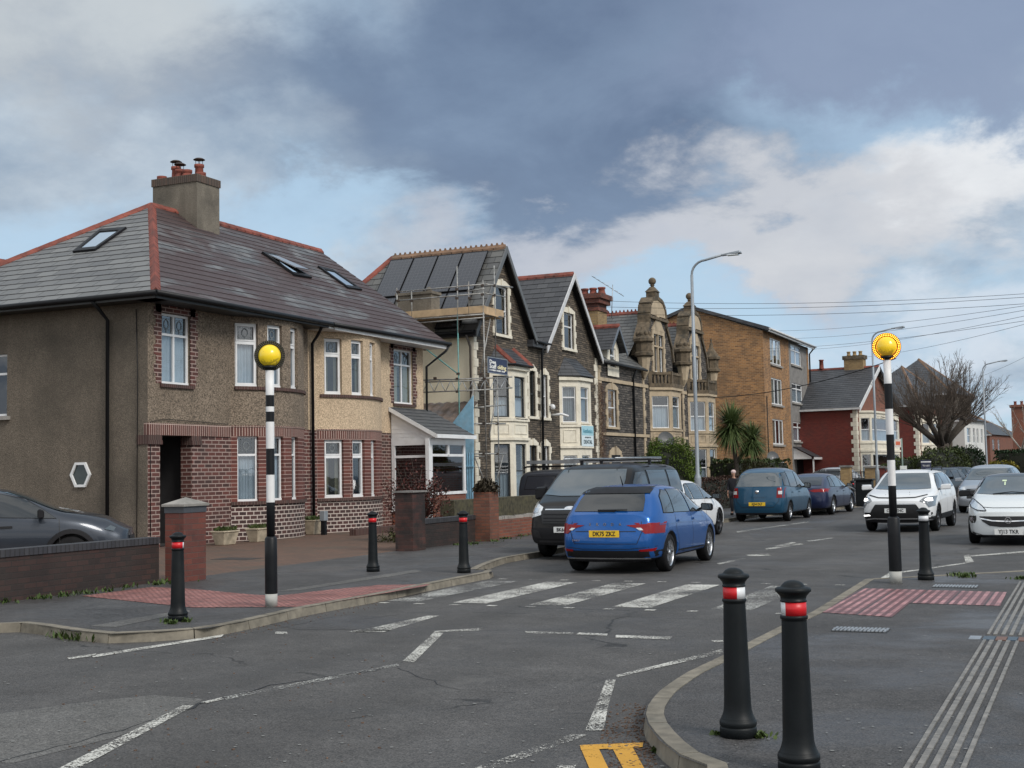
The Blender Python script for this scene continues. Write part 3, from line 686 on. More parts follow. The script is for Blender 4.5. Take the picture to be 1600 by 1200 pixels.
# ---- tactile paving
def tactile(name, c, kind):
    def fn(t, b, o):
        s = t.new('ShaderNodeSeparateXYZ'); t.link(t.pos, s.inputs[0])
        wv = lambda v, p: t.math('SINE', t.math('MULTIPLY', v, 2*math.pi/p))
        if kind == 'blister': h = t.math('MULTIPLY', wv(s.outputs[0], .2), wv(s.outputs[1], .2)); h = t.math('ABSOLUTE', h)
        else: h = t.ramp(wv(s.outputs[0], .1), -.3, .3)
        j = t.new('ShaderNodeTexBrick'); j.offset = 0; j.inputs['Scale'].default_value = 1; t.link(t.pos, j.inputs[0]); j.inputs['Brick Width'].default_value = .4; j.inputs['Row Height'].default_value = .4; j.inputs['Mortar Size'].default_value = .014
        wr = t.ramp(t.noise(t.pos, 2.2, 5, .65), .4, .65)
        cc = t.mix(t.math('MULTIPLY', t.ramp(h, .3, .7), t.ramp(wr, 0, 1, .25, .95)), tuple(x*.42 for x in c), tuple(min(1, x*1.35+.09) for x in c))  # raised tops paler: wear, plus wet sheen painted into the colour
        cc = t.mix(t.math('MULTIPLY', j.outputs[1], .8), cc, (.04, .03, .028)); cc = t.mix(t.ramp(t.noise(t.pos, 7, 4), .55, .7, 0, .5), cc, (.09, .055, .05))
        t.set(b.inputs['Base Color'], cc); b.inputs['Roughness'].default_value = .5 if kind != 'blister' else .7
        t.link(t.bump(h, .8, .006), b.inputs['Normal'])
    return mat(name, fn)
tl = tactile('red blister paving', (.33, .115, .095), 'blister'); tr_ = tactile('red ribbed paving', (.30, .115, .115), 'rib')
o = sheet('left_tactile_paving', [G(x, y, .105) for x, y in [(128, 931), (238, 917), (300, 920), (395, 929), (432, 931), (500, 923), (590, 914), (672, 912.5), (664, 916), (600, 927), (500, 944), (470, 948), (300, 949)]], .105, tl)
o = sheet('right_tactile_paving', [G(x, y, .105) for x, y in [(1276, 956), (1349, 919), (1573, 925), (1563, 946.5), (1421, 942), (1394, 964)]], .105, tr_)
# ---- pale trench reinstatements and damp patches in the pavement
M['patch'] = asphalt('lighter asphalt patch', (.105, .102, .097), wet=.15, crack=False); M['patchd'] = asphalt('dark asphalt patch', (.060, .058, .058), wet=.3, crack=False)
for nm, pl, mm in [('footway_patch', [(430, 924), (470, 922), (660, 893), (650, 890)], 'patch'), ('footway_patch', [(140, 978), (180, 980), (300, 955), (290, 952)], 'patch')]:
    sheet(nm, [G(x, y, .103) for x, y in pl], .103, M[mm])
sheet('road_patch', [G(x, y, .002) for x, y in [(-40, 1190), (-40, 1120), (140, 1096), (240, 1086), (318, 1092), (292, 1110), (180, 1152), (20, 1192)]], .002, M['patch'])
sheet('road_patch', [G(x, y, .002) for x, y in [(420, 975), (560, 960), (640, 968), (590, 983), (470, 984)]], .002, M['patchd'])
sheet('road_patch', [G(x, y, .002) for x, y in [(1160, 826), (1300, 800), (1330, 806), (1230, 838), (1180, 842)]], .002, M['patchd'])
# ---- road markings
def markpoly(polys, material, name):
    mb = MB()
    for i, pl in enumerate(polys): mb.face([(*G(x, y, .006), .006) for x, y in pl])
    return struct(mb.build(name, material))
mb = MB(); mf = MB(); mo = MB()
for (x, bb) in ((-8.78, mo), (-7.78, mf), (-6.68, mb), (-5.55, mf), (-4.30, mo)): bb.face([(x, 15.15, .006), (x+.5, 15.15, .006), (x+.5, 18.35, .006), (x, 18.35, .006)])
for k in range(11):
    for (y, q) in ((14.86, mf), (18.62, mb)):
        x = -8.75+k*.53; q.face([(x, y, .007), (x+.13, y, .007), (x+.13, y+.11, .007), (x, y+.11, .007)])
struct(mb.build('zebra_crossing_stripes', M['mark'])); struct(mf.build('zebra_crossing_bright_stripes', M['markfresh'])); struct(mo.build('zebra_crossing_worn_stripes', M['markold']))
markpoly([[(430, 987), (448, 987), (450, 991), (430, 990)], [(542, 987), (560, 984), (612, 983.5), (600, 987.5)], [(550, 987.5), (604, 986), (686, 962), (668, 962)],
          [(905, 988), (950, 990), (948, 993), (900, 991)], [(962, 992), (1050, 995), (1046, 999), (962, 996)], [(914, 1141), (943, 1141), (950, 1105), (930, 1105)],
          [(868, 1203), (872, 1195), (900, 1195), (897, 1203)], [(105, 1027.5), (150, 1021), (150, 1024), (108, 1030)], [(142, 1024), (210, 1013), (350, 991), (346, 995), (210, 1016.5), (146, 1027)],
          [(1388, 903), (1376, 903), (1392, 893), (1398, 894)], [(1398, 894.5), (1508, 879), (1508, 880.8), (1400, 896)], [(1506, 868), (1514, 866), (1522, 878), (1509, 880)], [(1514, 868), (1600, 861), (1660, 857), (1660, 859), (1516, 869.5)]], M['markfresh'], 'give_way_and_bay_lines')
markpoly([[(629, 1033), (647, 1034.5), (693, 989), (678, 988)], [(677, 986), (753, 981), (750, 985), (680, 987.5)], [(820, 986), (897, 988), (893, 991), (822, 989)], [(930, 1105), (950, 1105), (962, 1062), (947, 1062)],
          [(733, 1203), (768, 1203), (918, 1148), (893, 1147)], [(86, 1203), (118, 1203), (304, 1102), (285, 1102)], [(314, 1097), (346, 1089.5), (350, 1092), (322, 1098.5)], [(962, 1055), (1128, 1014), (1130, 1020), (965, 1058)],
          [(1112, 1000), (1130, 1000), (1130, 1003), (1112, 1003)], [(1165, 867), (1200, 865), (1205, 868), (1172, 869)], [(1195, 857), (1250, 849), (1256, 850.5), (1198, 859)], [(1210, 853), (1238, 847), (1244, 848), (1217, 855)],
          [(1120, 880), (1160, 872), (1165, 873), (1124, 882)]], M['mark'], 'zigzag_markings')
markpoly([[(349, 1088.5), (622, 1036.5), (624, 1040.5), (353, 1093)], [(1260, 845), (1300, 840), (1302, 841), (1264, 846.5)], [(1150, 830), (1262, 815), (1264, 816), (1152, 832)]], M['markold'], 'worn_centre_line')
markpoly([[(906, 1164), (950, 1162), (951, 1169.5), (908, 1172)], [(950.5, 1162.5), (1005, 1160), (1004, 1167), (951, 1171)], [(909, 1172.5), (936, 1170.2), (952, 1203), (922, 1203)], [(958, 1171), (989, 1168.4), (1008, 1203), (975, 1203)]], M['markyellow'], 'double_yellow_lines')
def crack(pts, label_w=.007, seed=0):
    rnd = random.Random(seed); mb = MB(); P = [Vector((*G(x, y, 0), .004)) for x, y in pts]; Q = []
    for a, b in zip(P, P[1:]):
        n = max(2, int((b-a).length/.12))
        for k in range(n): Q.append(a.lerp(b, k/n)+Vector((rnd.gauss(0, .018), rnd.gauss(0, .018), 0)))
    for a, b in zip(Q, Q[1:]):
        s_ = Vector((-(b-a).y, (b-a).x, 0)).normalized()*label_w*rnd.uniform(.3, 1.2); mb.face([a-s_, b-s_, b+s_, a+s_])
    struct(mb.build('road_crack', M['grille']))
for i, pl in enumerate([[(-20, 1196), (120, 1160), (230, 1128), (330, 1096), (420, 1072), (620, 1042)], [(540, 972), (640, 958), (760, 957), (900, 962), (1120, 968)], [(430, 988), (620, 982), (760, 984), (1080, 993)], [(300, 1000), (420, 985), (520, 965), (640, 962)], [(620, 1044), (700, 1075), (830, 1085)]]): crack(pl, .0035 if i else .008, i)
# tram-like drainage strip in the right pavement
M['stripstone'] = plain('ribbed strip concrete', (.19, .18, .165), .6, var=.35, scale=9, dirt=((.07, .068, .062), .6))
mb = MB()
for k, x in enumerate((-.965, -.905, -.835, -.765, -.690)):
    y = 4.0
    while y < 18.55:
        e = min(y+.4, 18.55); w_ = .026 if k in (0, 4) else .034
        if not 12.35 < y+.2 < 12.75: mb.box(x-w_/2-.012, x+w_/2-.012, y+.004, e-.004, .098, .110)
        y = e
struct(mb.build('ribbed_guidance_strip', M['stripstone']))
mb = MB()
for (a, b, m_) in ((-1.12, -1.02, 0), (-1.0, -.9, 1), (-.89, -.8, 2), (-.79, -.71, 1), (-.70, -.6, 2), (-.59, -.49, 0)): mb.box(a, b, 12.42, 12.66, .098, .108, m_)
struct(mb.build('inspection_plate_row', [M['galv'], plain('blue grey plate', (.05, .075, .10), .5), plain('brown plate', (.14, .075, .055), .6)]))
def grating(name, cx, cy, w_, l_, label):
    mb = MB(); mb.box(cx-w_/2, cx+w_/2, cy-l_/2, cy+l_/2, .1, .106, 1)
    n = 14
    for k in range(n): x = cx-w_/2+w_*(k+.5)/n; mb.box(x-.011, x+.011, cy-l_/2+.01, cy+l_/2-.01, .106, .116, 0)
    mb.box(cx-w_*.5, cx+w_*.5, cy-.02, cy+.02, .106, .118, 0)
    o = mb.build(name, [M['galv'], M['grille']]); tag(o, label, 'drain cover'); return o
x, y = G(1345, 985, .1); grating('drain_grating', x, y, .52, .30, 'silver slotted metal cover in the right pavement near the two big bollards')
x, y = G(1493, 917, .1); grating('service_cover', x, y, .55, .35, 'dull flush service cover beside the right red tactile paving')
mb = MB(); x, y = G(372, 873, .1); mb.box(x-.45, x+.45, y-.3, y+.3, .098, .103); tag(mb.build('manhole_cover', plain('iron cover', (.035, .03, .028), .7)), 'dark rectangular manhole cover set in the block paved drive', 'manhole cover')
# ---------------------------------------------------------------- weeds and grit
def leaf_patch(name, pts, label, colr, hgt=.1, n=60, spread=.16, seed=1):
    rnd = random.Random(seed); mb = MB()
    for (x, y, z) in pts:
        for k in range(n):
            a = rnd.uniform(0, 6.28); r_ = rnd.gauss(0, spread); bx, by = x+math.cos(a)*r_, y+math.sin(a)*r_*.6; h = rnd.uniform(.3, 1)*hgt; a2 = rnd.uniform(0, 6.28); w2 = rnd.uniform(.008, .02)
            dx, dy = math.cos(a2), math.sin(a2); t_ = Vector((bx+dx*h*.8, by+dy*h*.8, z+h)); c_ = Vector((bx, by, z)); s_ = Vector((-dy, dx, 0))*w2
            mb.face([c_-s_*.5, c_+s_*.5, (c_+t_)/2+s_, t_, (c_+t_)/2-s_])
    o = mb.build(name, leafy(name+' leaf', *colr)); tag(o, label, 'weeds', kind='stuff'); return o
GR = ((.028, .055, .012), (.075, .105, .03)); YG = ((.06, .075, .02), (.13, .12, .045))
leaf_patch('weeds', [(*G(x, y, 0), 0) for x, y in [(103, 996), (115, 997), (128, 1000), (150, 998), (160, 996), (108, 992)]], 'green weeds in the gutter under the left kerb', GR, .11, 70, .12, 1)
leaf_patch('weeds', [(*G(x, y, 0), 0) for x, y in [(215, 995), (222, 995), (285, 990), (292, 988), (300, 990), (318, 985), (175, 1000)]], 'sparse yellowish weeds in the gutter near the first left bollard', YG, .07, 40, .12, 2)
leaf_patch('weeds', [(*G(x, y, .1), .1) for x, y in [(262, 910), (252, 912), (245, 914), (290, 908), (200, 918), (170, 924), (135, 928), (95, 932), (70, 935), (60, 936), (10, 942)]], 'weeds along the foot of the black brick wall', GR, .08, 26, .14, 3)
leaf_patch('weeds', [(*G(x, y, .1), .1) for x, y in [(262, 973), (268, 975), (292, 972)]], 'tuft of grass at the base of the first left bollard', GR, .06, 30, .04, 4)
leaf_patch('weeds', [(*G(x, y, .1), .1) for x, y in [(1190, 1150), (1186, 1153), (1122, 1148)]], 'tiny weeds at the base of the nearest bollard', YG, .035, 30, .035, 5)
leaf_patch('weeds', [(*G(x, y, 0), 0) for x, y in [(1025, 1173), (1028, 1176)]], 'single weed below the right kerb by the yellow lines', GR, .04, 30, .02, 6)
leaf_patch('weeds', [(*G(x, y, .1), .1) for x, y in [(1500, 900), (1510, 902), (1595, 905), (1505, 899)]], 'grass tuft on the far edge of the right pavement', GR, .06, 60, .1, 7)
leaf_patch('weeds', [(*G(x, y, .1), .1) for x, y in [(770, 846), (790, 842), (815, 838), (835, 836), (740, 850), (720, 852), (560, 828), (600, 826)]], 'moss and grass along the foot of the garden walls', GR, .07, 50, .2, 8)
rnd = random.Random(5); mb = MB()
for k in range(900):
    if k < 500: t_ = rnd.random(); px, py = 1000-rnd.random()**1.5*75+abs(t_-.5)*30, 1100+t_*100
    elif k < 800: t_ = rnd.random(); px, py = 330+t_*260, 990-t_*55+rnd.random()**2*16
    else: px, py = rnd.uniform(90, 600), rnd.uniform(1000, 1200)
    if k < 500: px += 12
    x, y = G(px, py, 0); s_ = rnd.uniform(.004, .012); mb.cbox((x, y, .0), s_*1.6, s_, s_*.7, rnd.random()*3)
tag(mb.build('gutter_grit', plain('grit and leaf litter', (.11, .07, .05), .95, var=.5, scale=30)), 'brown grit and leaf litter lying along the kerbs', 'grit', kind='stuff')
rnd = random.Random(9); mb = MB()
for k in range(260):
    px, py = rnd.uniform(0, 1600), rnd.uniform(930, 1200); z = .1 if (px > 1130 and py > 1000) or px > 1260 else 0
    x, y = G(px, py, z); s_ = rnd.uniform(.006, .016); n = 5; a0 = rnd.random()*6
    mb.face([(x+math.cos(a0+6.28*i/n)*s_*rnd.uniform(.6, 1.2), y+math.sin(a0+6.28*i/n)*s_*rnd.uniform(.6, 1.2), z+.007) for i in range(n)])
tag(mb.build('chewing_gum_spots', plain('pale spots', (.22, .22, .21), .8)), 'pale gum spots and fallen specks scattered on the tarmac', 'litter', kind='stuff')
# ---------------------------------------------------------------- street furniture
def bollard(px, py, label, rot, z=.1, H=1.0, group='black bollards guarding the crossing'):
    x, y = G(px, py, z); r = thing('bollard', label, 'bollard', (x, y, z), rot, group); s = H
    mb = MB(); mb.lathe([(.110, 0), (.110, .052), (.109, .056), (.105, .058), (.105, .064), (.110, .068), (.111, .085), (.108, .098), (.101, .101), (.101, .108), (.098, .112), (.089, .135), (.083, .16), (.080, .21), (.078, .30), (.066, .785), (.066, .795), (.072, .798), (.073, .808), (.0715, .815), (.066, .817)], n=32)
    mb.build('post', M['bollard'], r, local=True)
    mb = MB(); mb.lathe([(.0665, .817), (.0665, .887)], n=32, mif=lambda i, k: 0 if k < 16 else 1); mb.build('reflective_band', [M['retrored'], M['retrowhite']], r, local=True)
    mb = MB(); mb.lathe([(.066, .886), (.070, .888), (.070, .896), (.066, .898), (.069, .915), (.084, .934), (.0935, .941), (.0945, .944), (.0945, .954), (.092, .958), (.085, .962), (.067, .966), (.064, .967), (.060, .974), (.048, .987), (.030, .996), (.010, 1.0)], n=32); mb.build('cap', M['bollard'], r, local=True)
    return r
def vang(x, y): return math.atan2(-y, -x)      # direction from the thing to the camera
def brot(px, py, z, deg):       # rotation so that the red half is centred 'deg' to the right of the camera direction
    x, y = G(px, py, z); return vang(x, y)-math.pi/2+R(deg)
bollard(1154, 1150, 'nearest bollard but one, at the kerb corner, red reflector left and white right', brot(1154, 1150, .1, -75))
bollard(1249, 1206, 'largest bollard, cut by the bottom edge, white left and red right', brot(1249, 1206, .1, 50))
bollard(278, 970, 'bollard on the left kerb in front of the black brick wall', brot(278, 970, .1, -35))
bollard(583, 893, 'bollard on the far left pavement before the block paved drive', brot(583, 893, .1, -10))
bollard(725, 895, 'bollard on the far left pavement nearest the black van', brot(725, 895, .1, -10))
bollard(1447, 906, 'bollard with a white reflector right of the flashing beacon', brot(1447, 906, .1, 180))
bollard(1333, 789, 'tiny distant bollard with red band beside the bin and cycle hoops', brot(1333, 789, .1, 0), .1)
def beacon(px, py, bands, zfat, H, lit, label, rb=.075):
    x, y = G(px, py, .1); r = thing('belisha_beacon', label, 'crossing beacon', (x, y, .1), vang(x, y)+math.pi/2, 'belisha beacons at the zebra crossing')
    mb = MB(); mb.lathe([(rb, 0), (rb, .16)], n=24, mi=1); mb.lathe([(rb, .16), (rb+.002, .17), (rb+.001, zfat-.25), (rb, zfat-.02), (rb-.012, zfat), (.05, zfat+.01)], n=24)
    mb.build('base_sleeve', [M['poleblack'], M['polegrey']], r, local=True)
    mb = MB(); z = zfat
    prof = [(.052, z)]; idx = []
    for (zt, m_) in bands: prof.append((.052, zt)); idx.append(m_)
    mb.lathe(prof, n=20, mif=lambda i, k: idx[min(i, len(idx)-1)]); mb.build('striped_pole', [M['poleblack'], M['polewhite']], r, local=True)
    zt = bands[-1][0]; mb = MB(); mb.lathe([(.045, zt), (.045, zt+.02), (.085, zt+.03), (.085, zt+.05), (.06, zt+.07)], n=20); mb.build('globe_bracket', M['poleblack'], r, local=True)
    zc = zt+.05+.135; mb = MB(); mb.ball((0, 0, zc), .14, .14, .142, 28)
    def gl(t, b, o):
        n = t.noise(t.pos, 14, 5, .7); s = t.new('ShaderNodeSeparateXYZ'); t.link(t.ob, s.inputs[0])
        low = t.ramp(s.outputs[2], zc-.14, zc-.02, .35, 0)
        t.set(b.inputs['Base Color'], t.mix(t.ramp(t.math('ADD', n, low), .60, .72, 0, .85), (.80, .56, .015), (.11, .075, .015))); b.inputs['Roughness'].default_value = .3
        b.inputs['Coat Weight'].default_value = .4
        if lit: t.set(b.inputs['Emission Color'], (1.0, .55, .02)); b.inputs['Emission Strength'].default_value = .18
        else: t.set(b.inputs['Emission Color'], (1.0, .75, .02)); b.inputs['Emission Strength'].default_value = .12  # faint glow added to the globe although it is not lit
    mb.build('amber_globe', mat('amber globe lit' if lit else 'amber globe', gl), r, local=True)
    mb = MB()     # ring carrying the LEDs
    R0, R1 = .140, .192
    for k in range(48):
        a, b = 2*math.pi*k/48, 2*math.pi*(k+1)/48
        P = lambda rr, an, yy: (math.cos(an)*rr, yy, zc+math.sin(an)*rr)
        mb.hexa([P(R0, a, -.012), P(R0, b, -.012), P(R1, b, -.012), P(R1, a, -.012), P(R0, a, .02), P(R0, b, .02), P(R1, b, .02), P(R1, a, .02)])
    rg = mb.build('light_ring', M['trim'], r, local=True)
    mb = MB()
    for k in range(44):
        a = 2*math.pi*(k+.5)/44
        for rr in (.158, .178): mb.ball((math.cos(a)*rr, -.014, zc+math.sin(a)*rr), .0075, .005, .0075, 6)
    on = plain('amber led lit', (1, .45, .05), .3, emit=((1.0, .33, .03), 5.0)); off_ = plain('amber led unlit', (.10, .09, .05), .3)
    mb.build('led', on if lit else off_, rg, local=True)
    return r
k = .00795
def bz(py): return (948-py)*k
beacon(424, 948, [(bz(786), 0), (bz(743), 1), (bz(702), 0), (bz(660), 1), (bz(644), 0), (bz(636), 1), (bz(618), 0), (bz(579), 1)], bz(840), 3.4, False, 'unlit striped beacon with yellow globe on the left pavement before the brown house')
k2 = .00871
def bz2(py): return (911-py)*k2
beacon(1400, 911, [(bz2(760), 0), (bz2(720), 1), (bz2(680), 0), (bz2(640), 1), (bz2(600), 0), (bz2(563), 1)], bz2(809), 3.5, True, 'flashing striped beacon with glowing amber ring on the right pavement', .082)
def street_lamp(x, y, H, arm, label, ang=0.0):
    r = thing('street_lamp', label, 'street lamp', (x, y, .1), ang, 'grey street lamps')
    mb = MB(); mb.lathe([(.10, 0), (.10, 1.3), (.095, 1.35), (.058, 1.45), (.055, H*.5), (.045, H-.55)], n=16); mb.build('column', M['greypaint'], r, local=True)
    mb = MB(); pts = [(0, 0, H-.62)]
    for k in range(7): a = math.pi/2*k/6; pts.append((.42-.42*math.cos(a), 0, H-.55+.42*math.sin(a)))
    pts.append((arm, 0, H-.02)); mb.tube(pts, .036, 10); mb.build('bracket_arm', M['greypaint'], r, local=True)
    mb = MB(); mb.hexa([(arm-.02, -.05, H-.06), (arm+.58, -.13, H-.02), (arm+.58, .13, H-.02), (arm-.02, .05, H-.06), (arm-.02, -.05, H+.0), (arm+.55, -.10, H+.06), (arm+.55, .10, H+.06), (arm-.02, .05, H+.0)]); l_ = mb.build('lamp_head', M['greypaint'], r, local=True, bevel=.015)
    mb = MB(); mb.box(arm+.16, arm+.50, -.09, .09, H-.062, H-.035); mb.build('lens', M['clearlens'], l_, local=True)
    mb = MB(); mb.box(-.03, .03, -.107, -.095, .35, .9); mb.build('access_door', M['greypaint'], r, local=True)
    return r
street_lamp(-10.75, 37.0, 7.95, .95, 'nearest street lamp, rising behind the white car and clipped green bush')
street_lamp(-9.3, 61.9, 8.0, .95, 'middle street lamp, just left of the flashing beacon', R(-5))
street_lamp(-6.2, 86.3, 8.0, .95, 'farthest street lamp, right of the bare tree', R(-8))
# ================================================================ semi-detached pair
def onplane(px, py, p0, n):
    d = ray(px, py); p0 = Vector(p0); t_ = (p0-CAMP).dot(n)/d.dot(n); return CAMP+d*t_
def plane_n(a, b, c):
    n = (Vector(b)-Vector(a)).cross(Vector(c)-Vector(a)).normalized(); return n if n.z > 0 else -n
def rooflight(parent, corners_px, a, b, c, opened=0.0):
    n = plane_n(a, b, c); P = [onplane(x, y, a, n) for x, y in corners_px]     # TL TR BR BL
    ey = (P[0]-P[3]); 
    mb = MB(); lo = -.02
    def quad(k0, k1, z0, z1, m_=0):
        Q = [P[0].lerp(P[1], .0), P[1], P[2], P[3]]; cen = sum(P, Vector())/4
        O = [cen+(q-cen)*k0 for q in P]; I = [cen+(q-cen)*k1 for q in P]
        for i in range(4):
            j = (i+1) % 4
            mb.hexa([O[i]+n*z0, O[j]+n*z0, I[j]+n*z0, I[i]+n*z0, O[i]+n*z1, O[j]+n*z1, I[j]+n*z1, I[i]+n*z1], m_)
    quad(1.12, .84, 0, .075)
    w_ = mb.build('roof_window', M['trim'], parent)
    mb = MB(); cen = sum(P, Vector())/4; I = [cen+(q-cen)*.86 for q in P]
    if opened:      # top-hung sash swung out at the bottom
        hgt = n*opened; mb.prism([I[0]+n*.06, I[1]+n*.06, I[2]+n*.06+hgt, I[3]+n*.06+hgt], n*.03, 0)
        mb.build('sash', [M['alloy']], w_)
        mb = MB(); mb.face([I[0]+n*.02, I[1]+n*.02, I[2]+n*.02, I[3]+n*.02]); mb.build('pane', M['skyglass'], w_)
    else:
        mb.face([I[0]+n*.05, I[1]+n*.05, I[2]+n*.05, I[3]+n*.05]); mb.build('pane', M['skyglass'], w_)
    return w_
M['skyglass'] = glassmat('roof window glass', refl=.42, rough=.05, dark=(.10, .11, .11))
EZ, RZ = 5.98, 9.44
hA = thing('semi_detached_house', 'left semi with brown pebbledash over purple brick, hipped slate roof and tall chimney', 'house', (-20, 27, .1))
hB = thing('semi_detached_house', 'beige pebbledashed semi over purple brick, joined to the brown one, with white glazed porch', 'house', (-20, 33.7, .1))
fA = Fac((-20, 23.6), (-20, 30.3)); fS = Fac((-30, 23.6), (-20, 23.6)); fB = Fac((-20, 30.3), (-20, 37.1))
bA = Bow((-20, 26.75), (-20, 30.05), .62); bB = Bow((-20, 30.72), (-20, 34.3), .62)
w1 = rect(fA, 252, 297, 495, 604)
Wu = [rect(bA, 367, 403, 508, 606), rect(bA, 418, 441, 510, 608), rect(bA, 455, 468, 516, 611)]
Wg = [rect(bA, 371, 404, 683, 785), rect(bA, 425, 443, 684, 783), rect(bA, 456, 466, 685, 781)]
for q in (Wu, Wg):
    z0 = sum(a[2] for a in q)/3; z1 = sum(a[3] for a in q)/3
    for a in q: a[2], a[3] = z0, z1
Wu[2][0], Wu[2][1] = Wg[2][0]-.02, Wg[2][1]+.03
Vu = [rect(bB, 506.5, 534, 531, 617), rect(bB, 549, 567.5, 534, 620), rect(bB, 578, 586, 538, 623)]
Vg = [rect(bB, 507, 537, 689, 779), rect(bB, 551, 570, 689, 778), rect(bB, 580, 588, 690, 776)]
for q in (Vu, Vg):
    z0 = sum(a[2] for a in q)/3; z1 = sum(a[3] for a in q)/3
    for a in q: a[2], a[3] = z0, z1
# --- A: upper wall, left flank
mb = MB(); SZ = 3.0
wall(mb, fA, 0, 3.15, SZ, EZ-.1, [w1])
wall(mb, fA, 6.45, 6.7, SZ, EZ-.1)
wall(mb, bA, 0, bA.L, SZ, EZ-.1, Wu, reveal=.14)
mb.build('upper_wall', M['dash'], hA)
mb = MB(); wl = rect(fS, -40, 11, 558, 654); hexo = rect(fS, 111, 143, 725, 763)
wall(mb, fS, 0, 10, .1, EZ-.1, [wl]); 
wall(mb, Fac((-30, 30.3), (-30, 23.6)), 0, 6.7, .1, EZ-.1)
mb.build('flank_wall', M['render'], hA)
# --- A: ground floor
por = [rect(fA, 250, 300, 681, 830)[0], rect(fA, 250, 300, 681, 830)[1], .1, 2.74]
mb = MB(); wall(mb, fA, 0, 3.15, .1, 2.74, [por], reveal=.34)
mb.build('ground_floor_brickwork', M['brickp'], hA); mb = MB(); wall(mb, fA, 6.45, 6.7, .1, SZ); mb.build('party_brickwork', M['brickp'], hA)
mb = MB(); wall(mb, bA, 0, bA.L, .1, Wg[0][2]-.09); mb.build('bay_plinth', M['brickpb'], hA)
mb = MB(); wall(mb, bA, 0, bA.L, Wg[0][2]-.09, 2.76, Wg, reveal=.14); mb.build('bay_banded_brickwork', M['brickband'], hA)
mb = MB(); fbox(mb, fA, -.02, 3.12, 2.74, SZ+.02, -.1, .03); wall(mb, bA, 0, bA.L, 2.76, SZ, d=.0); fbox(mb, bA, 0, bA.L, SZ-.0, SZ+.03, -.05, .02)
mb.build('soldier_course', M['soldier'], hA)
for q in ((bA, 0, bA.L, Wg[0][2]-.09, Wg[0][2]-.005, -.08, .06), (bA, .1, bA.L-.1, Wu[0][2]-.09, Wu[0][2]-.005, -.08, .055), (fA, w1[0]-.06, w1[1]+.12, w1[2]-.09, w1[2]-.005, -.08, .06)): mb = MB(); fbox(mb, *q); mb.build('brick_sill', M['soldierd'], hA)
def toothed(mb, f, o, w_, z0, z1, d=.012, top=True):
    z = z0; k = 0
    while z < z1:
        e = min(z+.225, z1); x = w_+(.07 if k % 2 else 0); fbox(mb, f, o[0]-x, o[0], z, e, -.02, d); fbox(mb, f, o[1], o[1]+x+.02, z, e, -.02, d); z = e; k += 1
    if top: fbox(mb, f, o[0]-w_, o[1]+w_, o[3], z1, -.02, d)
mb = MB(); toothed(mb, fA, w1, .20, w1[2]-.0, 5.86); mb.build('window_brick_surround', M['brickp'], hA)
# porch arch corbels + recess
for (a, b) in ((-.03, por[0]+.04), (por[1]-.04, por[1]+.34)): mb = MB(); fbox(mb, fA, a, b, 2.52, 2.62, -.3, .05); fbox(mb, fA, a, b, 2.62, 2.738, -.3, .028); mb.build('corbel', M['soldierd'], hA)
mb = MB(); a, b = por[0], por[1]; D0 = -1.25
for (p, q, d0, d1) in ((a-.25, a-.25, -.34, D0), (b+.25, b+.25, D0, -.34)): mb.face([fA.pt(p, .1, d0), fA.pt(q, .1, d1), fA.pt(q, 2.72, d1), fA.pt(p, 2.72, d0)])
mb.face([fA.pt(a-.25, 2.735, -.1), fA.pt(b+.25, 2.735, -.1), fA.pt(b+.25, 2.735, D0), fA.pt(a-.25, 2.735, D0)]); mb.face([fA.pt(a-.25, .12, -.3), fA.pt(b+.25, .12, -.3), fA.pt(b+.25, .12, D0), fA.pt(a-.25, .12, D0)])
mb.face([fA.pt(a-.25, .1, D0), fA.pt(b+.25, .1, D0), fA.pt(b+.25, 2.72, D0), fA.pt(a-.25, 2.72, D0)]); mb.build('porch_recess', M['room'], hA)  # shade of the recess painted in: every face near-black
mb = MB(); dm = plain('dark red door', (.11, .018, .014), .4, var=.15); fbox(mb, fA, a-.1, a+.42, .14, 2.3, D0, D0+.06); fbox(mb, fA, a+.46, b-.0, .14, 2.3, D0, D0+.06)
for (p, q) in ((a-.03, a+.36), (a+.55, b-.1)): fbox(mb, fA, p, q, .3, .85, D0+.05, D0+.085)
dr = mb.build('front_door', dm, hA)
mb = MB(); 
for (p, q) in ((a-.01, a+.32), (a+.58, b-.12)): fbox(mb, fA, p, q, 1.0, 2.1, D0+.055, D0+.07)
mb.build('door_glass', M['carglass'], dr); mb = MB(); fbox(mb, fA, a+.49, a+.53, 1.0, 1.16, D0+.06, D0+.10); mb.build('handle', M['chrome'], dr)
window(hA, fA, w1, cols=2, transom=.70, tcols=2, curtain='net', lead=True)
for o in Wu: window(hA, bA, o, transom=.70, curtain='net', lead=True, d=-.09, style='opener')
for o in Wg: window(hA, bA, o, transom=.71, curtain='net', lead=True, d=-.09)
window(hA, fS, wl, transom=.68, gm=M['glassdark']); mb = MB(); fbox(mb, fS, wl[0]-.1, wl[1]+.12, wl[2]-.1, wl[2]-.01, -.05, .09); mb.build('stone_sill', M['concrete'], hA)
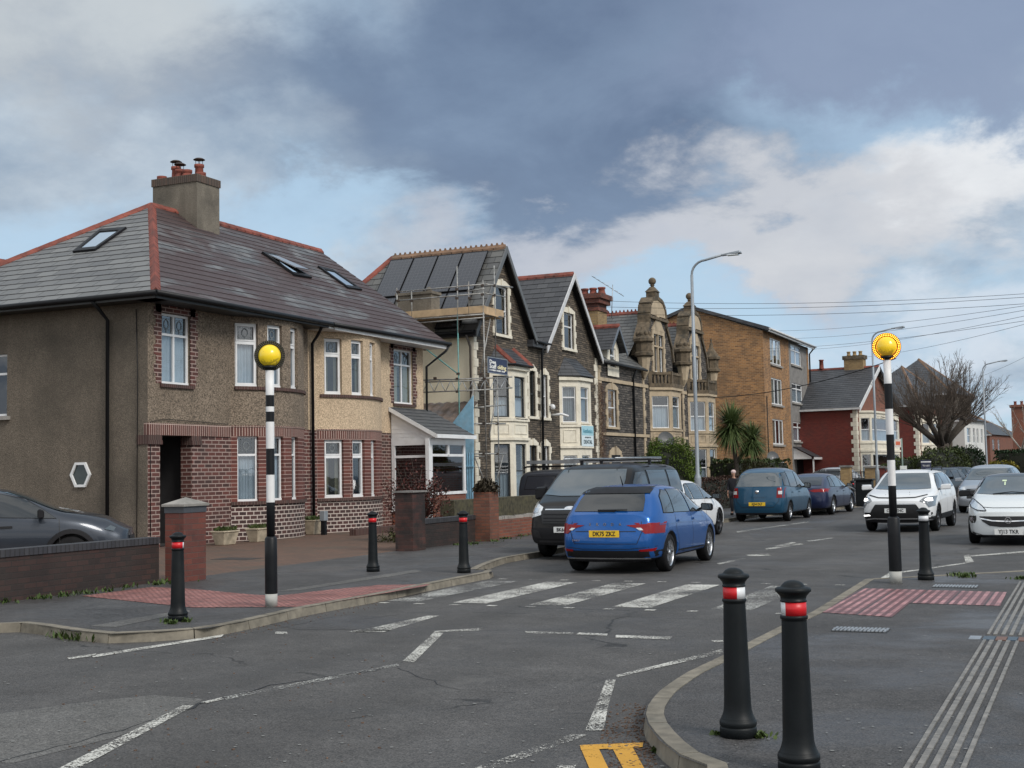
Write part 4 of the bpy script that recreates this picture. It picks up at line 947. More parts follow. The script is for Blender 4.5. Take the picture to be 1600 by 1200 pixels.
# hexagonal window
mb = MB(); uc, zc = (hexo[0]+hexo[1])/2, (hexo[2]+hexo[3])/2; rw, rh = (hexo[1]-hexo[0])/2, (hexo[3]-hexo[2])/2
hx = [(-1, 0), (-.5, -1), (.5, -1), (1, 0), (.5, 1), (-.5, 1)]
for i in range(6):
    a, b = hx[i], hx[(i+1) % 6]; P = [(uc+a[0]*rw, zc+a[1]*rh), (uc+b[0]*rw, zc+b[1]*rh), (uc+b[0]*rw*.78, zc+b[1]*rh*.80), (uc+a[0]*rw*.78, zc+a[1]*rh*.80)]
    mb.hexa([fS.pt(*p, -.02) for p in P]+[fS.pt(*p, .05) for p in P])
hw = mb.build('hexagonal_window', M['upvc'], hA)
mb = MB(); mb.face([fS.pt(uc+a[0]*rw*.8, zc+a[1]*rh*.82, .012) for a in hx]); mb.build('pane', glassmat('hex glass', refl=.01, dark=(.012, .022, .019)), hw)
mb = MB(); fbox(mb, fA, 1.98, 2.26, 1.42, 1.46, 0, .012); text_mesh('22', .10, frame_M((.03, -.9, 1.35), (0, 1, 0), (0, 0, 1)), M['alloy'], hA, 'house_number') if False else None
mb.bm.free()
# --- A roof
E0 = (-19.3, 23.05, EZ); PK = (-24, 28.5, RZ); PK2 = (-24, 30.3, RZ); B0 = (-28.7, 23.05, EZ)
mb = MB(); roof_slope(mb, [E0, (-19.3, 30.3, EZ), PK2, PK], .30, mi=0); ra = mb.build('roof', M['slate1'], hA, recalc=False)
mb = MB(); roof_slope(mb, [B0, E0, PK], .34); mb.face([B0, PK, PK2, (-28.7, 30.3, EZ)]); mb.build('hip_roof', M['slate0'], hA, recalc=False)
mb = MB(); ridge(mb, E0, PK, .115, .24, .11); ridge(mb, B0, PK, .10, .42, .08); ridge(mb, PK, (-24, 30.3, RZ), .10, .4, .08); mb.build('ridge_tiles', M['tile_red'], ra)
mb = MB(); mb.box(-19.98, -19.32, 23.08, 30.3, EZ-.14, EZ-.10); mb.box(-29.9, -19.32, 23.08, 23.6, EZ-.14, EZ-.10); mb.box(-19.32, -19.28, 23.05, 30.29, EZ-.15, EZ-.0); mb.box(-28.7, -19.3, 23.03, 23.07, EZ-.15, EZ-.0)
mb.build('soffit_and_fascia', plain('black fascia', (.020, .021, .022), .5), ra)
mb = MB(); gutter(mb, [(-19.22, 22.95, EZ-.03), (-19.22, 30.35, EZ-.045)], .062); gutter(mb, [(-28.7, 22.97, EZ-.05), (-19.2, 22.97, EZ-.03)], .062); mb.build('gutter', M['black'], ra)
mb = MB(); x, z = ony(168, 500, 23.5); gutter(mb, [(x, 22.98, EZ-.1), (x, 23.25, EZ-.3), (x, 23.5, EZ-.5), (x, 23.5, .1)], .045); mb.build('downpipe', M['black'], hA); mb = MB(); gutter(mb, [(-19.3, 30.0, EZ-.08), (-19.6, 30.25, EZ-.3), (-19.9, 30.38, EZ-.55), (-19.9, 30.38, .15)], .045)
mb.build('downpipe', M['black'], hA)
mb = MB(); xx = ony(213, 600, 23.58)[0]; gutter(mb, [(xx, 23.57, 5.7), (xx+.05, 23.57, 4.2), (xx+.02, 23.57, .3)], .010); gutter(mb, [(-19.985, 23.68, .3), (-19.985, 23.68, 3.05), (-19.96, 24.1, 3.12), (-19.96, 26.6, 3.06), (-19.97, 26.4, 3.6)][:4], .008); mb.build('cable', M['black'], hA)
rooflight(hA, [(157, 363), (194, 360), (150, 391), (119, 394)], B0, E0, PK)
# chimney
ch = []
mb = MB(); mb.box(-24.85, -23.25, 29.55, 30.6, 8.6, 10.28); cs = mb.build('chimney', M['chimrender'], hA)
mb = MB(); mb.box(-24.88, -23.22, 29.52, 30.63, 10.28, 10.50); mb.build('brick_cap', brick('chimney cap brick', (.10, .055, .04), (.05, .035, .03), (.16, .13, .1), bw=.075, bh=.5, ms=.01, off=0), cs)
for i, (x, y, h, cowl) in enumerate([(-24.72, 29.8, .13, 0), (-24.36, 30.0, .42, 1), (-24.05, 29.8, .26, 1), (-23.75, 30.3, .48, 1), (-23.75, 29.75, .2, 0), (-23.45, 30.0, .14, 0), (-24.35, 30.42, .3, 0)]):
    mb = MB(); pot(mb, (x, y, 10.48), .135, h+.02); pp = mb.build('chimney_pot', M['tile_red'], cs)
    if cowl:
        mb = MB(); z = 10.5+h
        for a in range(4): mb.tube([(x+.1*math.cos(a*1.57+.8), y+.1*math.sin(a*1.57+.8), z-.03), (x+.1*math.cos(a*1.57+.8), y+.1*math.sin(a*1.57+.8), z+.16)], .008, 5)
        mb.lathe([(.17, z+.14), (.175, z+.15), (.11, z+.19), (.02, z+.205)], (x, y, 0), 18); mb.build('cowl', plain('rusty cowl', (.06, .045, .04), .6, .4), pp)
# --- B
uR = rect(fB, 615, 645, 549, 633)
mb = MB(); wall(mb, fB, 0, .42, SZ, EZ-.1); wall(mb, fB, 4.0, 6.8, SZ, EZ-.1, [uR]); wall(mb, bB, 0, bB.L, SZ, EZ-.1, Vu, reveal=.14)
wall(mb, Fac((-20, 37.1), (-28, 37.1)), 0, 8, .1, EZ, clips=()); mb.face([(-20, 37.1, EZ-.1), (-28, 37.1, EZ-.1), (-24, 37.1, RZ-.1)])
mb.build('upper_wall', M['dash2'], hB); mb = MB(); wall(mb, Fac((-28, 37.1), (-28, 30.3)), 0, 6.8, .1, EZ); mb.build('back_wall', M['dash2'], hB)
mb = MB(); wall(mb, fB, 0, .42, .1, SZ); mb.build('party_brickwork', M['brickp'], hB); mb = MB(); wall(mb, fB, 4.0, 6.8, .1, SZ); mb.build('ground_floor_brickwork', M['brickp'], hB)
mb = MB(); wall(mb, bB, 0, bB.L, .1, Vg[0][2]-.09); mb.build('bay_plinth', M['brickpb'], hB)
mb = MB(); wall(mb, bB, 0, bB.L, Vg[0][2]-.09, 2.76, Vg, reveal=.14); mb.build('bay_banded_brickwork', M['brickband'], hB)
mb = MB(); wall(mb, bB, 0, bB.L, 2.76, SZ); fbox(mb, bB, 0, bB.L, SZ, SZ+.03, -.05, .02); mb.build('soldier_course', M['soldier'], hB)
for q in ((bB, 0, bB.L, Vg[0][2]-.09, Vg[0][2]-.005, -.08, .06), (bB, .1, bB.L-.1, Vu[0][2]-.09, Vu[0][2]-.005, -.08, .055), (fB, uR[0]-.06, uR[1]+.12, uR[2]-.09, uR[2]-.005, -.08, .06)): mb = MB(); fbox(mb, *q); mb.build('brick_sill', M['soldierd'], hB)
mb = MB(); toothed(mb, fB, uR, .18, uR[2], 5.86); mb.build('window_brick_surround', M['brickp'], hB)
window(hB, fB, uR, cols=2, transom=.72, tcols=2, curtain='part', lead=True)
for o in Vu: window(hB, bB, o, transom=.71, lead=True, d=-.09, style='opener', curtain='part')
for i, o in enumerate(Vg): window(hB, bB, o, transom=.72, lead=True, d=-.09, style='opener', curtain='part' if i == 0 else None)
mb = MB(); V1 = (-19.3, 37.55, EZ+.03); roof_slope(mb, [(-19.3, 30.3, EZ), V1, (-24, 37.2, RZ), PK2], .30); mb.face([PK2, (-24, 37.2, RZ), (-28.7, 37.5, EZ), (-28.7, 30.3, EZ)])
rb = mb.build('roof', M['slate1'], hB, recalc=False)
mb = MB(); ridge(mb, PK2, (-24, 37.25, RZ), .10, .4, .08); mb.build('ridge_tiles', M['tile_red'], rb)
mb = MB(); mb.box(-19.98, -19.32, 30.3, 37.5, EZ-.16, EZ-.11); mb.box(-19.33, -19.28, 30.6, 37.54, EZ-.18, EZ-.02); mb.prism([(-19.32, 37.5, EZ-.16), (-19.32, 37.5, EZ+.02), (-24, 37.2, RZ-.03), (-24, 37.2, RZ-.25)], (0, .04, 0)); mb.build('soffit_and_fascia', M['fascia'], rb)
mb = MB(); gutter(mb, [(-19.22, 30.4, EZ-.045), (-19.22, 37.6, EZ-.01)], .062); gutter(mb, [(-19.22, 37.5, EZ-.05), (-19.3, 37.4, EZ-.25), (-19.9, 37.16, EZ-.75), (-19.95, 37.16, .2)], .042); mb.build('gutter', M['black'], rb)
fr = [(-19.3, 30.3, EZ), (-19.3, 37, EZ), PK2]
rooflight(hB, [(412, 398), (431, 402), (482, 434), (458, 430)], *fr, opened=.16)
rooflight(hB, [(499, 420), (520, 425), (561, 453), (541, 450)], *fr)
# --- conservatory porch
cp = thing('glazed_porch', 'white framed lean-to porch with grey tiled roof on the beige house', 'porch', (-19.2, 36, .1))
X0, X1, Y0, Y1 = -19.97, -18.6, 34.9, 37.3
fq = Fac((X0, Y0), (X1, Y0)); fp = Fac((X1, Y0), (X1, Y1))
mb = MB(); wall(mb, fp, 0, fp.L, .1, 1.05); wall(mb, fq, 0, fq.L, .1, .55); wall(mb, Fac((X1, Y1), (X0, Y1)), 0, 1.37, .1, 2.7); mb.build('dwarf_wall', M['redbrick'], cp)
mb = MB()
for (f, z0, z1, zz) in ((fq, .55, 2.72, 2.25), (fp, 1.05, 2.72, 2.28)):
    L_ = f.L; fbox(mb, f, -.02, L_, z0, z0+.09, -.06, .04); fbox(mb, f, 0, L_, z1-.12, z1+.1, -.06, .015); fbox(mb, f, 0, .12, z0, z1, -.06, .01); fbox(mb, f, L_-.12, L_, z0, z1, -.06, .01); fbox(mb, f, .12, L_-.12, zz-.04, zz+.04, -.05, .0)
    if f is fp: fbox(mb, f, L_/2-.05, L_/2+.05, zz, z1-.1, -.05, .02)
fbox(mb, fp, -.14, .05, .1, 2.8, -.1, .02)
mb.build('frame', M['upvc'], cp)
mb = MB(); P = [fq.pt(0, 2.8), fq.pt(1.40, 2.8), fq.pt(1.40, 2.95), fq.pt(0, 3.68)]; mb.prism(P, (0, .03, 0))
for k in range(6): z = 2.85+k*.13; u_ = min(1.36, (3.68-z)/.73*1.4); fbox(mb, fq, .02, u_, z, z+.012, -.0, .008)
mb.build('gable_cladding', M['upvc'], cp)
mb = MB()
for (f, z0, z1) in ((fq, .6, 2.65), (fp, 1.1, 2.65)): mb.face([f.pt(.08, z0, -.03), f.pt(f.L-.08, z0, -.03), f.pt(f.L-.08, z1, -.03), f.pt(.08, z1, -.03)])
mb.build('glazing', M['glassdark'], cp)
mb = MB(); roof_slope(mb, [(-18.35, Y0-.12, 2.93), (-18.35, Y1+.15, 2.93), (-19.98, Y1+.15, 3.80), (-19.98, Y0-.12, 3.80)], .25, .02); rr_ = mb.build('roof', plain('grey concrete tile', (.075, .078, .082), .7, var=.3), cp, recalc=False)
mb = MB(); mb.prism([(-18.33, Y0-.14, 2.80), (-18.33, Y0-.14, 2.93), (-19.98, Y0-.14, 3.81), (-19.98, Y0-.14, 3.68)], (0, .03, 0)); mb.box(-18.34, -18.27, Y0-.15, Y1+.2, 2.80, 2.92); mb.build('bargeboard_and_gutter', M['upvc'], rr_)
mb = MB(); mb.box(X0+.25, X0+.30, Y0+.2, Y1-.2, .4, 2.6); mb.build('inner_wall', M['brickp'], cp)
# ================================================================ stone houses
def canted(x, y0, c, fw_): return [Fac((x, y0), (x+c, y0+c)), Fac((x+c, y0+c), (x+c, y0+c+fw_)), Fac((x+c, y0+c+fw_), (x, y0+2*c+fw_))]
def bay(parent, x, y0, c, fw_, floors, wmat, ztop, style, roofz=None, gm=None, fm=None, panels=()):
    """floors: list of (z0, z1, arch); one window per face"""
    F = canted(x, y0, c, fw_); mb = MB(); OPS = []
    for f in F:
        m_ = .13 if f is not F[1] else .22
        ops = [(m_, f.L-m_, a, b) for (a, b, r_) in floors]
        wall(mb, f, 0, f.L, .1, ztop, ops, reveal=.12); OPS.append(ops)
        for pz in panels:
            fbox(mb, f, -.03, f.L+.03, pz[1], pz[1]+.10, -.02, .06); fbox(mb, f, -.03, f.L+.03, pz[0]-.1, pz[0], -.02, .08)
            a, b = .14, f.L-.14; z0, z1 = pz[0]+.13, pz[1]-.10
            for q in ((a, b, z0, z0+.035), (a, b, z1-.035, z1), (a, a+.035, z0+.035, z1-.035), (b-.035, b, z0+.035, z1-.035)): fbox(mb, f, *q, -.01, .022)
        fbox(mb, f, -.04, f.L+.04, ztop-.14, ztop, -.02, .10)
        for (a, b, r_) in floors: fbox(mb, f, m_-.05, f.L-m_+.05, a-.07, a, -.06, .06)
    bw = mb.build('bay', wmat, parent)
    for f, ops in zip(F, OPS):
        for o, (a, b, r_) in zip(ops, floors): window(parent, f, o, transom=style.get('tr', .5), arch=r_, d=-.06, fm=fm, gm=gm, curtain=style.get('cur'), fw=.05, blind=style.get('bl'))
    return F, bw
# --- house with scaffolding
hC = thing('gabled_stone_house', 'stone gabled house with solar panels, cream flank wall and scaffolding', 'house', (-20, 43.5, .1))
fC = Fac((-20, 40.9), (-20, 46.9)); AX, AZ, FZ = 43.3, 10.15, 6.95
gw = rect(fC, 773, 793, 448, 524); gw[3] += 0
UC = lambda Y: Y-40.9
s1 = (AZ-FZ)/(45.95-AX)
cl1 = [(s1, 1, AZ-.1+s1*UC(AX)), (-s1, 1, AZ-.1-s1*UC(AX))]
oa = rect(fC, 826, 836, 581, 652); og = rect(fC, 827, 839, 697, 790)
mb = MB(); wall(mb, fC, 0, UC(45.95), 6.9, AZ, [gw], cl1); wall(mb, fC, 0, 6.0, .1, 6.9, [oa, og]); mb.build('front_wall', M['rubble'], hC)
fCs = Fac((-30, 40.9), (-20, 40.9)); mb = MB(); wall(mb, fCs, 0, 10, .1, 7.0); wall(mb, Fac((-30, 46.9), (-30, 40.9)), 0, 6, .1, 9); mb.build('flank_wall', M['cream'], hC)
mb = MB(); quoins(mb, fC, 0, 1, .1, 6.8, .34, .22, .3, .03); quoins(mb, fCs, 10, -1, .1, 6.8, .12, .10, .3, .02)
mb.build('quoins', M['bath'], hC)
for o in (gw, oa, og): mb = MB(); surround(mb, fC, o, .14, .2, arch=1); mb.build('window_surround', M['bath'], hC)
dk = plain('dark sash frame', (.03, .034, .036), .5)
window(hC, fC, gw, transom=.5, arch=.22, fm=M['upvc'], curtain=None, gm=M['glassdark']); window(hC, fC, oa, transom=.5, fm=dk, arch=.12); window(hC, fC, og, transom=.5, fm=dk, arch=.12, curtain='net')
F, _ = bay(hC, -20, 42.2, .62, 1.4, [(.75, 2.75, .18), (3.72, 5.25, .16)], M['bath'], 5.62, dict(tr=.5, cur='net'), fm=dk, panels=[(2.98, 3.58)])
mb = MB(); a0, a1, c0 = (-20, 42.75, 6.35), (-20, 44.3, 6.35), 5.66
e = [(-20, 42.05, c0), (-19.22, 42.72, c0), (-19.22, 44.3, c0), (-20, 45.0, c0)]
roof_slope(mb, [e[0], e[1], a0], .18); roof_slope(mb, [e[1], e[2], a1, a0], .18); roof_slope(mb, [e[2], e[3], a1], .18); mb.face(e[::-1]); bl = mb.build('bay_roof', M['slate3'], hC, recalc=False)
mb = MB(); ridge(mb, e[1], a0, .09, .3, .07); ridge(mb, e[2], a1, .09, .3, .07); mb.build('hip_tiles', M['tile_red'], bl)
mb = MB(); gutter(mb, [(-20.0, 42.0, c0), (-19.17, 42.68, c0), (-19.17, 44.34, c0), (-20, 45.05, c0)], .04); mb.build('bay_gutter', M['black'], bl)
BX = -19.72; bk = -24.6
lf, rf = (BX, 40.55, 6.75), (BX, 46.0, 6.88)
mb = MB(); roof_slope(mb, [lf, (BX, AX, AZ), (bk, AX, AZ), (-27.4, 40.55, 6.75)], .32); rl = mb.build('roof', M['slate2'], hC, recalc=False)
mb = MB(); roof_slope(mb, [(BX, AX, AZ), rf, (-27.4, 46.0, 6.88), (bk, AX, AZ)], .32); mb.face([(bk, AX, AZ), (-27.4, 46, 6.88), (-27.4, 40.55, 6.75)]); mb.build('roof_far_slope', M['slate3'], hC, recalc=False)
mb = MB(); ridge(mb, (BX-.05, AX, AZ), (bk, AX, AZ), .12, .42, .1, crest=.12); mb.build('crested_ridge_tiles', M['tile_old'], rl); mb = MB(); ridge(mb, (bk, AX, AZ), (-27.4, 40.55, 6.75), .12, .42, .1); mb.build('hip_tiles', M['tile_red'], rl)
def barge(parent, X, yl, zl, ya, za, yr, zr, m_, w_=.26, th=.05):
    for (p, q) in (((yl, zl), (ya, za)), ((ya, za), (yr, zr))):
        mb = MB(); mb.prism([(X, p[0], p[1]-w_), (X, q[0], q[1]-w_), (X, q[0], q[1]+.03), (X, p[0], p[1]+.03)], (th, 0, 0)); mb.build('bargeboard', m_, parent)
    mb = MB()   # dark soffit behind
    for (p, q) in (((yl, zl), (ya, za)), ((ya, za), (yr, zr))): mb.face([(X, p[0], p[1]-.08), (X, q[0], q[1]-.08), (-20.05, q[0], q[1]-.08), (-20.05, p[0], p[1]-.08)])
    mb.build('verge_soffit', M['trim'], parent)
barge(hC, BX, lf[1], lf[2], AX, AZ, rf[1], rf[2], plain('grey bargeboard', (.11, .115, .12), .5), .24)
mb = MB(); mb.box(-27, BX, 40.5, 40.9, 6.55, 6.72); gutter(mb, [(-27, 40.46, 6.72), (BX-.05, 40.46, 6.70)], .06); mb.build('eaves', M['trim'], rl)
mb = MB(); mb.face([(BX-.2, 46.0, 6.9), (BX-.2, 47.25, 6.9), (-23, 46.6, 9.0)]) ; mb.box(-20.1, -19.75, 45.7, 47.4, 6.6, 6.86); mb.build('valley_roof', M['slate3'], hC, recalc=False)
mb = MB(); gutter(mb, [(-19.7, 45.9, 6.8), (-19.7, 47.4, 6.8)], .055); mb.build('valley_gutter', M['black'], hC); mb = MB(); gutter(mb, [(-19.72, 46.75, 6.78), (-19.85, 46.8, 6.4), (-19.9, 46.8, .2)], .05); mb.build('downpipe', M['black'], hC)
mb = MB(); xd = ony(735, 560, 40.8)[0]; gutter(mb, [(xd, 40.5, 6.6), (xd, 40.8, 6.2), (xd, 40.8, .2)], .045); mb.build('flank_downpipe', plain('grey brown pipe', (.10, .085, .075), .5), hC)
mb = MB(); x0, z0_ = ony(632, 480, 40.6); mb.box(-22.75, -21.35, 40.3, 40.95, 6.6, 8.15); mb.box(-22.8, -21.3, 40.25, 41.0, 8.15, 8.25); mb.ball((-21.6, 40.6, 8.32), .12, .12, .12, 8); cst = mb.build('chimney', M['chimrender'], hC)
# solar panels on the near slope
nn = plane_n(lf, (BX, AX, AZ), (bk, AX, AZ)); up_ = (Vector((BX, AX, AZ))-Vector(lf)).normalized()
sm = mat('solar panel', lambda t, b, o: (t.set(b.inputs['Base Color'], t.mix((lambda n: (t.link(t.uv, n.inputs[0]), setattr(n.inputs['Scale'], 'default_value', 1), setattr(n.inputs['Brick Width'], 'default_value', .16), setattr(n.inputs['Row Height'], 'default_value', .16), setattr(n.inputs['Mortar Size'], 'default_value', .008), setattr(n, 'offset', 0), n.outputs[1])[-1])(t.new('ShaderNodeTexBrick')), (.030, .033, .042), (.060, .064, .074))), setattr(b.inputs['Roughness'], 'default_value', .22), setattr(b.inputs['Coat Weight'], 'default_value', .5)))
def pan(x0, x1, v0, v1):
    g = thing('solar_panel', '', 'solar panel', (x0, 41.5, 8.0), group='solar panels on the slate roof')
    P = [Vector(lf)+Vector((x-BX, 0, 0))+up_*v+nn*.09 for x, v in ((x0, v0), (x1, v0), (x1, v1), (x0, v1))]
    mb = MB(); mb.prism(P, nn*.04); pb = mb.build('module', sm, g)
    mb = MB()
    for i in range(4):
        a, b = P[i], P[(i+1) % 4]; mb.prism([a, b, b+(sum(P, Vector())/4-b)*.03, a+(sum(P, Vector())/4-a)*.03], nn*.048)
    mb.build('frame', M['trim'], g); return g
SL = (Vector((BX, AX, AZ))-Vector(lf)).length
labs = ['solar panel nearest the front gable', 'second solar panel from the front gable', 'third solar panel from the front gable', 'solar panel farthest from the front gable, upper row']
for i in range(4):
    x1 = -20.35-i*1.06; pan(x1-1.02, x1, SL*.46, SL*.94)['label'] = labs[i]
for i in range(5):
    if i in (2,): continue
    x1 = -20.35-i*1.06; pan(x1-1.02, x1, SL*.02, SL*.44)['label'] = 'lower row solar panel, %s' % ['under the panel nearest the gable, behind scaffold', 'second from the gable, right of the low chimney', '', 'left of the low chimney', 'at the left end by the hip'][i]
# lean-to with corrugated roof and blue gable
ls = thing('lean_to_shed', 'blue boarded lean-to with rusty corrugated roof beside the cream wall', 'shed', (-21.5, 40.0, .1))
mb = MB(); corr = plain('corrugated roofing', (.13, .10, .085), .8, var=.5, scale=3, dirt=((.22, .23, .25), .7)); xa = -24.5
n = 56; x_sh = ony(722, 640, 39.5)[0]; xb = x_sh
for k in range(n):
    a = xa+(xb-xa)*k/n; b = xa+(xb-xa)*(k+1)/n; za, zb = .02*math.sin(k*1.57*1.0), .02*math.sin((k+1)*1.57)
    mb.face([(a, 38.3, 2.75+za), (b, 38.3, 2.75+zb), (b, 40.85, 4.25+zb), (a, 40.85, 4.25+za)])
mb.build('corrugated_roof', corr, ls)
bm_ = plain('faded blue boards', (.24, .46, .62), .7, var=.15, dirt=((.35, .42, .48), .4))
mb = MB(); P = [(*ony(x, y, 38.9), 0) for x, y in ((739, 618), (739, 780), (712, 780), (712, 700), (702, 668))]; P = [(p[0], 38.9, max(.1, p[1])) for p in P]; mb.prism(P, (0, .05, 0))
x0, x1 = P[2][0], P[0][0]
for k in range(8): x = x0+(x1-x0)*k/8; mb.box(x, x+.012, 38.885, 38.9, .1, 2.4)
mb.box(x0, x1, 38.87, 38.9, 1.9, 1.95); mb.build('boarding', bm_, ls)
# --- dental practice gable
hD = thing('gabled_stone_house', 'stone gabled house with cream bay, white bargeboards and dental sign', 'house', (-20, 50.2, .1))
fD = Fac((-20, 46.9), (-20, 53.4)); UD = lambda Y: Y-46.9; AX2, AZ2, FZ2 = 50.2, 10.05, 6.85; s2 = (AZ2-FZ2)/3.0
cl2 = [(s2, 1, AZ2-.1+s2*UD(AX2)), (-s2, 1, AZ2-.1-s2*UD(AX2))]
gw2 = rect(fD, 880, 896, 490, 546); ob = rect(fD, 845.5, 855, 587, 654); obg = rect(fD, 847, 858, 698, 790)
mb = MB(); wall(mb, fD, UD(47.2), UD(53.2), 6.85, AZ2, [gw2], cl2); wall(mb, fD, 0, 6.5, .1, 6.85, [ob, obg]); mb.build('front_wall', M['rubble'], hD)
for o in (gw2, ob, obg): mb = MB(); surround(mb, fD, o, .13, .2, arch=1); mb.build('window_surround', M['bath'], hD)
mb = MB(); quoins(mb, fD, 6.5, -1, .1, 6.7, .4, .26, .3, .03); mb.build('quoins', M['bath'], hD)
window(hD, fD, gw2, transom=.62, arch=.18); window(hD, fD, ob, transom=.5, arch=.12); window(hD, fD, obg, transom=.5, arch=.1)
F2, _ = bay(hD, -20, 48.9, .62, 1.4, [(.85, 2.35, .14), (3.72, 5.2, .14)], M['bath'], 5.6, dict(tr=.70, bl=True), panels=[(2.75, 3.52)])
mb = MB(); c0 = 5.64; a0, a1 = (-20, 49.5, 6.45), (-20, 50.9, 6.45); e = [(-20, 48.75, c0), (-19.22, 49.42, c0), (-19.22, 50.98, c0), (-20, 51.65, c0)]
roof_slope(mb, [e[0], e[1], a0], .18); roof_slope(mb, [e[1], e[2], a1, a0], .18); roof_slope(mb, [e[2], e[3], a1], .18); mb.face(e[::-1]); mb.build('bay_roof', M['slate3'], hD, recalc=False)
l2, r2 = (BX, 47.0, 6.65), (BX, 53.4, 6.65)
mb = MB(); roof_slope(mb, [l2, (BX, AX2, AZ2), (-26, AX2, AZ2), (-26, 47.0, 6.65)], .32); rl2 = mb.build('roof', M['slate3'], hD, recalc=False)
mb = MB(); roof_slope(mb, [(BX, AX2, AZ2), r2, (-26, 53.4, 6.65), (-26, AX2, AZ2)], .32); mb.face([(-26, 47, 6.65), (-26, AX2, AZ2), (-26, 53.4, 6.65)]); mb.build('roof_far_slope', M['slate3'], hD, recalc=False)
mb = MB(); ridge(mb, (BX-.05, AX2, AZ2), (-26, AX2, AZ2), .12, .42, .1); mb.build('ridge_tiles', M['tile_red'], rl2)
barge(hD, BX, l2[1], l2[2], AX2, AZ2, r2[1], r2[2], plain('white bargeboard', (.55, .55, .56), .5, dirt=((.3, .3, .3), .5)), .22)
# sign on the front face of the bay
f = F2[1]; sg = thing('dental_sign', 'pale blue and white dental sign on the cream bay', 'sign', tuple(f.pt(.7, 2.75)))
mb = MB(); fbox(mb, f, .02, f.L-.02, 2.72, 3.58, .065, .09, 0); fbox(mb, f, .02, f.L-.02, 3.18, 3.58, .09, .093, 1); mb.build('board', [plain('sign white', (.66, .76, .80), .4, var=.03), plain('sign pale blue', (.36, .60, .68), .4, var=.04)], sg)
o = f.pt(.7, 3.36, .10)-Vector(sg.location); text_mesh('Aesthetics', .26, frame_M(o, f.dir, (0, 0, 1)), plain('sign blue ink', (.05, .28, .38), .5), sg, 'lettering')
o = f.pt(.7, 3.10, .10)-Vector(sg.location); text_mesh('and implant clinic', .10, frame_M(o, f.dir, (0, 0, 1)), M['ink'], sg, 'lettering')
o = f.pt(.7, 2.90, .10)-Vector(sg.location); text_mesh('DENTAL', .24, frame_M(o, f.dir, (0, 0, 1)), plain('sign dark ink', (.02, .06, .08), .5), sg, 'lettering', xs=1.1)
cm = thing('security_camera', 'white security camera on the stone wall left of the dental bay', 'camera', (-19.9, 48.2, 4.2))
mb = MB(); x, z = onx(864, 636, -19.8); mb.ball((-19.8, x, z), .1, .1, .11, 10); mb.box(-20, -19.8, x-.04, x+.04, z+.05, z+.12); mb.build('housing', M['upvc'], cm)
fl = thing('floodlight', 'white floodlight on an arm left of the dental bay', 'light', (-19.9, 48.6, 3.8))
mb = MB(); x, z = onx(870, 647, -19.8); mb.tube([(-20, x-.1, z-.05), (-19.6, x, z), (-19.35, x+.15, z-.1)], .05, 8); mb.build('lamp_body', M['upvc'], fl)
# ================================================================ scaffolding round the stone gable
YS = 39.75; XC = ony(757, 600, YS)[0]
def SP(px, py):
    if px <= 757: x, z = ony(px, py, YS); return Vector((x, YS, z))
    y, z = onx(px, py, XC); return Vector((XC, y, z))
sc_ = thing('scaffolding', 'tube scaffolding with a timber platform and lattice beam on the stone gabled house', 'scaffolding', (XC, YS, .1))
def pole(nm, pts, m_='steeltube', r=.024): mb = MB(); mb.tube(pts, r, 8); return mb.build(nm, M[m_], sc_)
def vert(px, y0, y1, m_='steeltube', dy=0):
    a, b = SP(px, y0), SP(px, y1); a = Vector((a.x, a.y+dy, a.z)); return pole('standard', [a, Vector((a.x, a.y, max(.1, b.z)))], m_)
vert(714, 416, 520); vert(715, 490, 790, 'bluetube'); vert(754.5, 438, 775); vert(772, 415, 560); vert(777, 588, 775); vert(739, 600, 775); vert(643, 455, 500); vert(620, 450, 500); vert(732, 440, 490); vert(700, 655, 775)
for (a, b) in [((622, 456), (757, 444)), ((622, 470), (757, 458)), ((634, 500), (757, 491)), ((640, 506), (757, 496)), ((661, 594), (757, 591)), ((661, 613), (757, 609)), ((664, 597), (757, 594)), ((686, 662), (757, 662)), ((718, 709), (757, 709)), ((718, 713), (757, 713)), ((736, 637), (757, 636)), ((730, 455), (757, 451))]: pole('ledger', [SP(*a), SP(*b)])
for (a, b) in [((758, 444), (801, 449)), ((758, 458), (789, 464)), ((758, 591), (800, 589)), ((758, 609), (800, 606)), ((758, 662), (790, 662)), ((758, 709), (790, 709)), ((758, 635), (790, 633)), ((758, 494), (789, 494))]: pole('ledger', [SP(*a), SP(*b)])
for (a, b, m_) in [((664, 544), (718, 586), 'bluetube'), ((777, 608), (764, 684), 'steeltube'), ((766, 498), (750, 586), 'steeltube'), ((739, 612), (720, 700), 'steeltube'), ((742, 715), (757, 752), 'steeltube'), ((786, 712), (776, 750), 'steeltube')]: pole('brace', [SP(*a), SP(*b)], m_)
mb = MB()      # lattice beam web
n = 11
for k in range(n):
    x0 = 661+(757-661)*k/n; x1 = 661+(757-661)*(k+1)/n; yt, yb = 594, 612
    mb.tube([SP(x0, yt if k % 2 else yb), SP(x1, yb if k % 2 else yt)], .014, 6)
for k in range(5):
    x0 = 758+8*k; x1 = 766+8*k; mb.tube([SP(x0, 591), SP(x1, 607)] if k % 2 == 0 else [SP(x0, 607), SP(x1, 591)], .014, 6)
mb.build('lattice_web', M['galv'], sc_)
a, b = SP(634, 488), SP(757, 478); mb = MB(); z0, z1 = a.z-.28, a.z
mb.box(a.x, XC+.05, YS-.02, YS+.02, z0+.06, z1+.02); mb.build('toe_board', M['board'], sc_)
for k in range(5): mb = MB(); mb.box(a.x-.1, XC+.1, YS+.03+k*.2, YS+.22+k*.2, z0, z0+.04); mb.build('platform_board', M['board'], sc_)
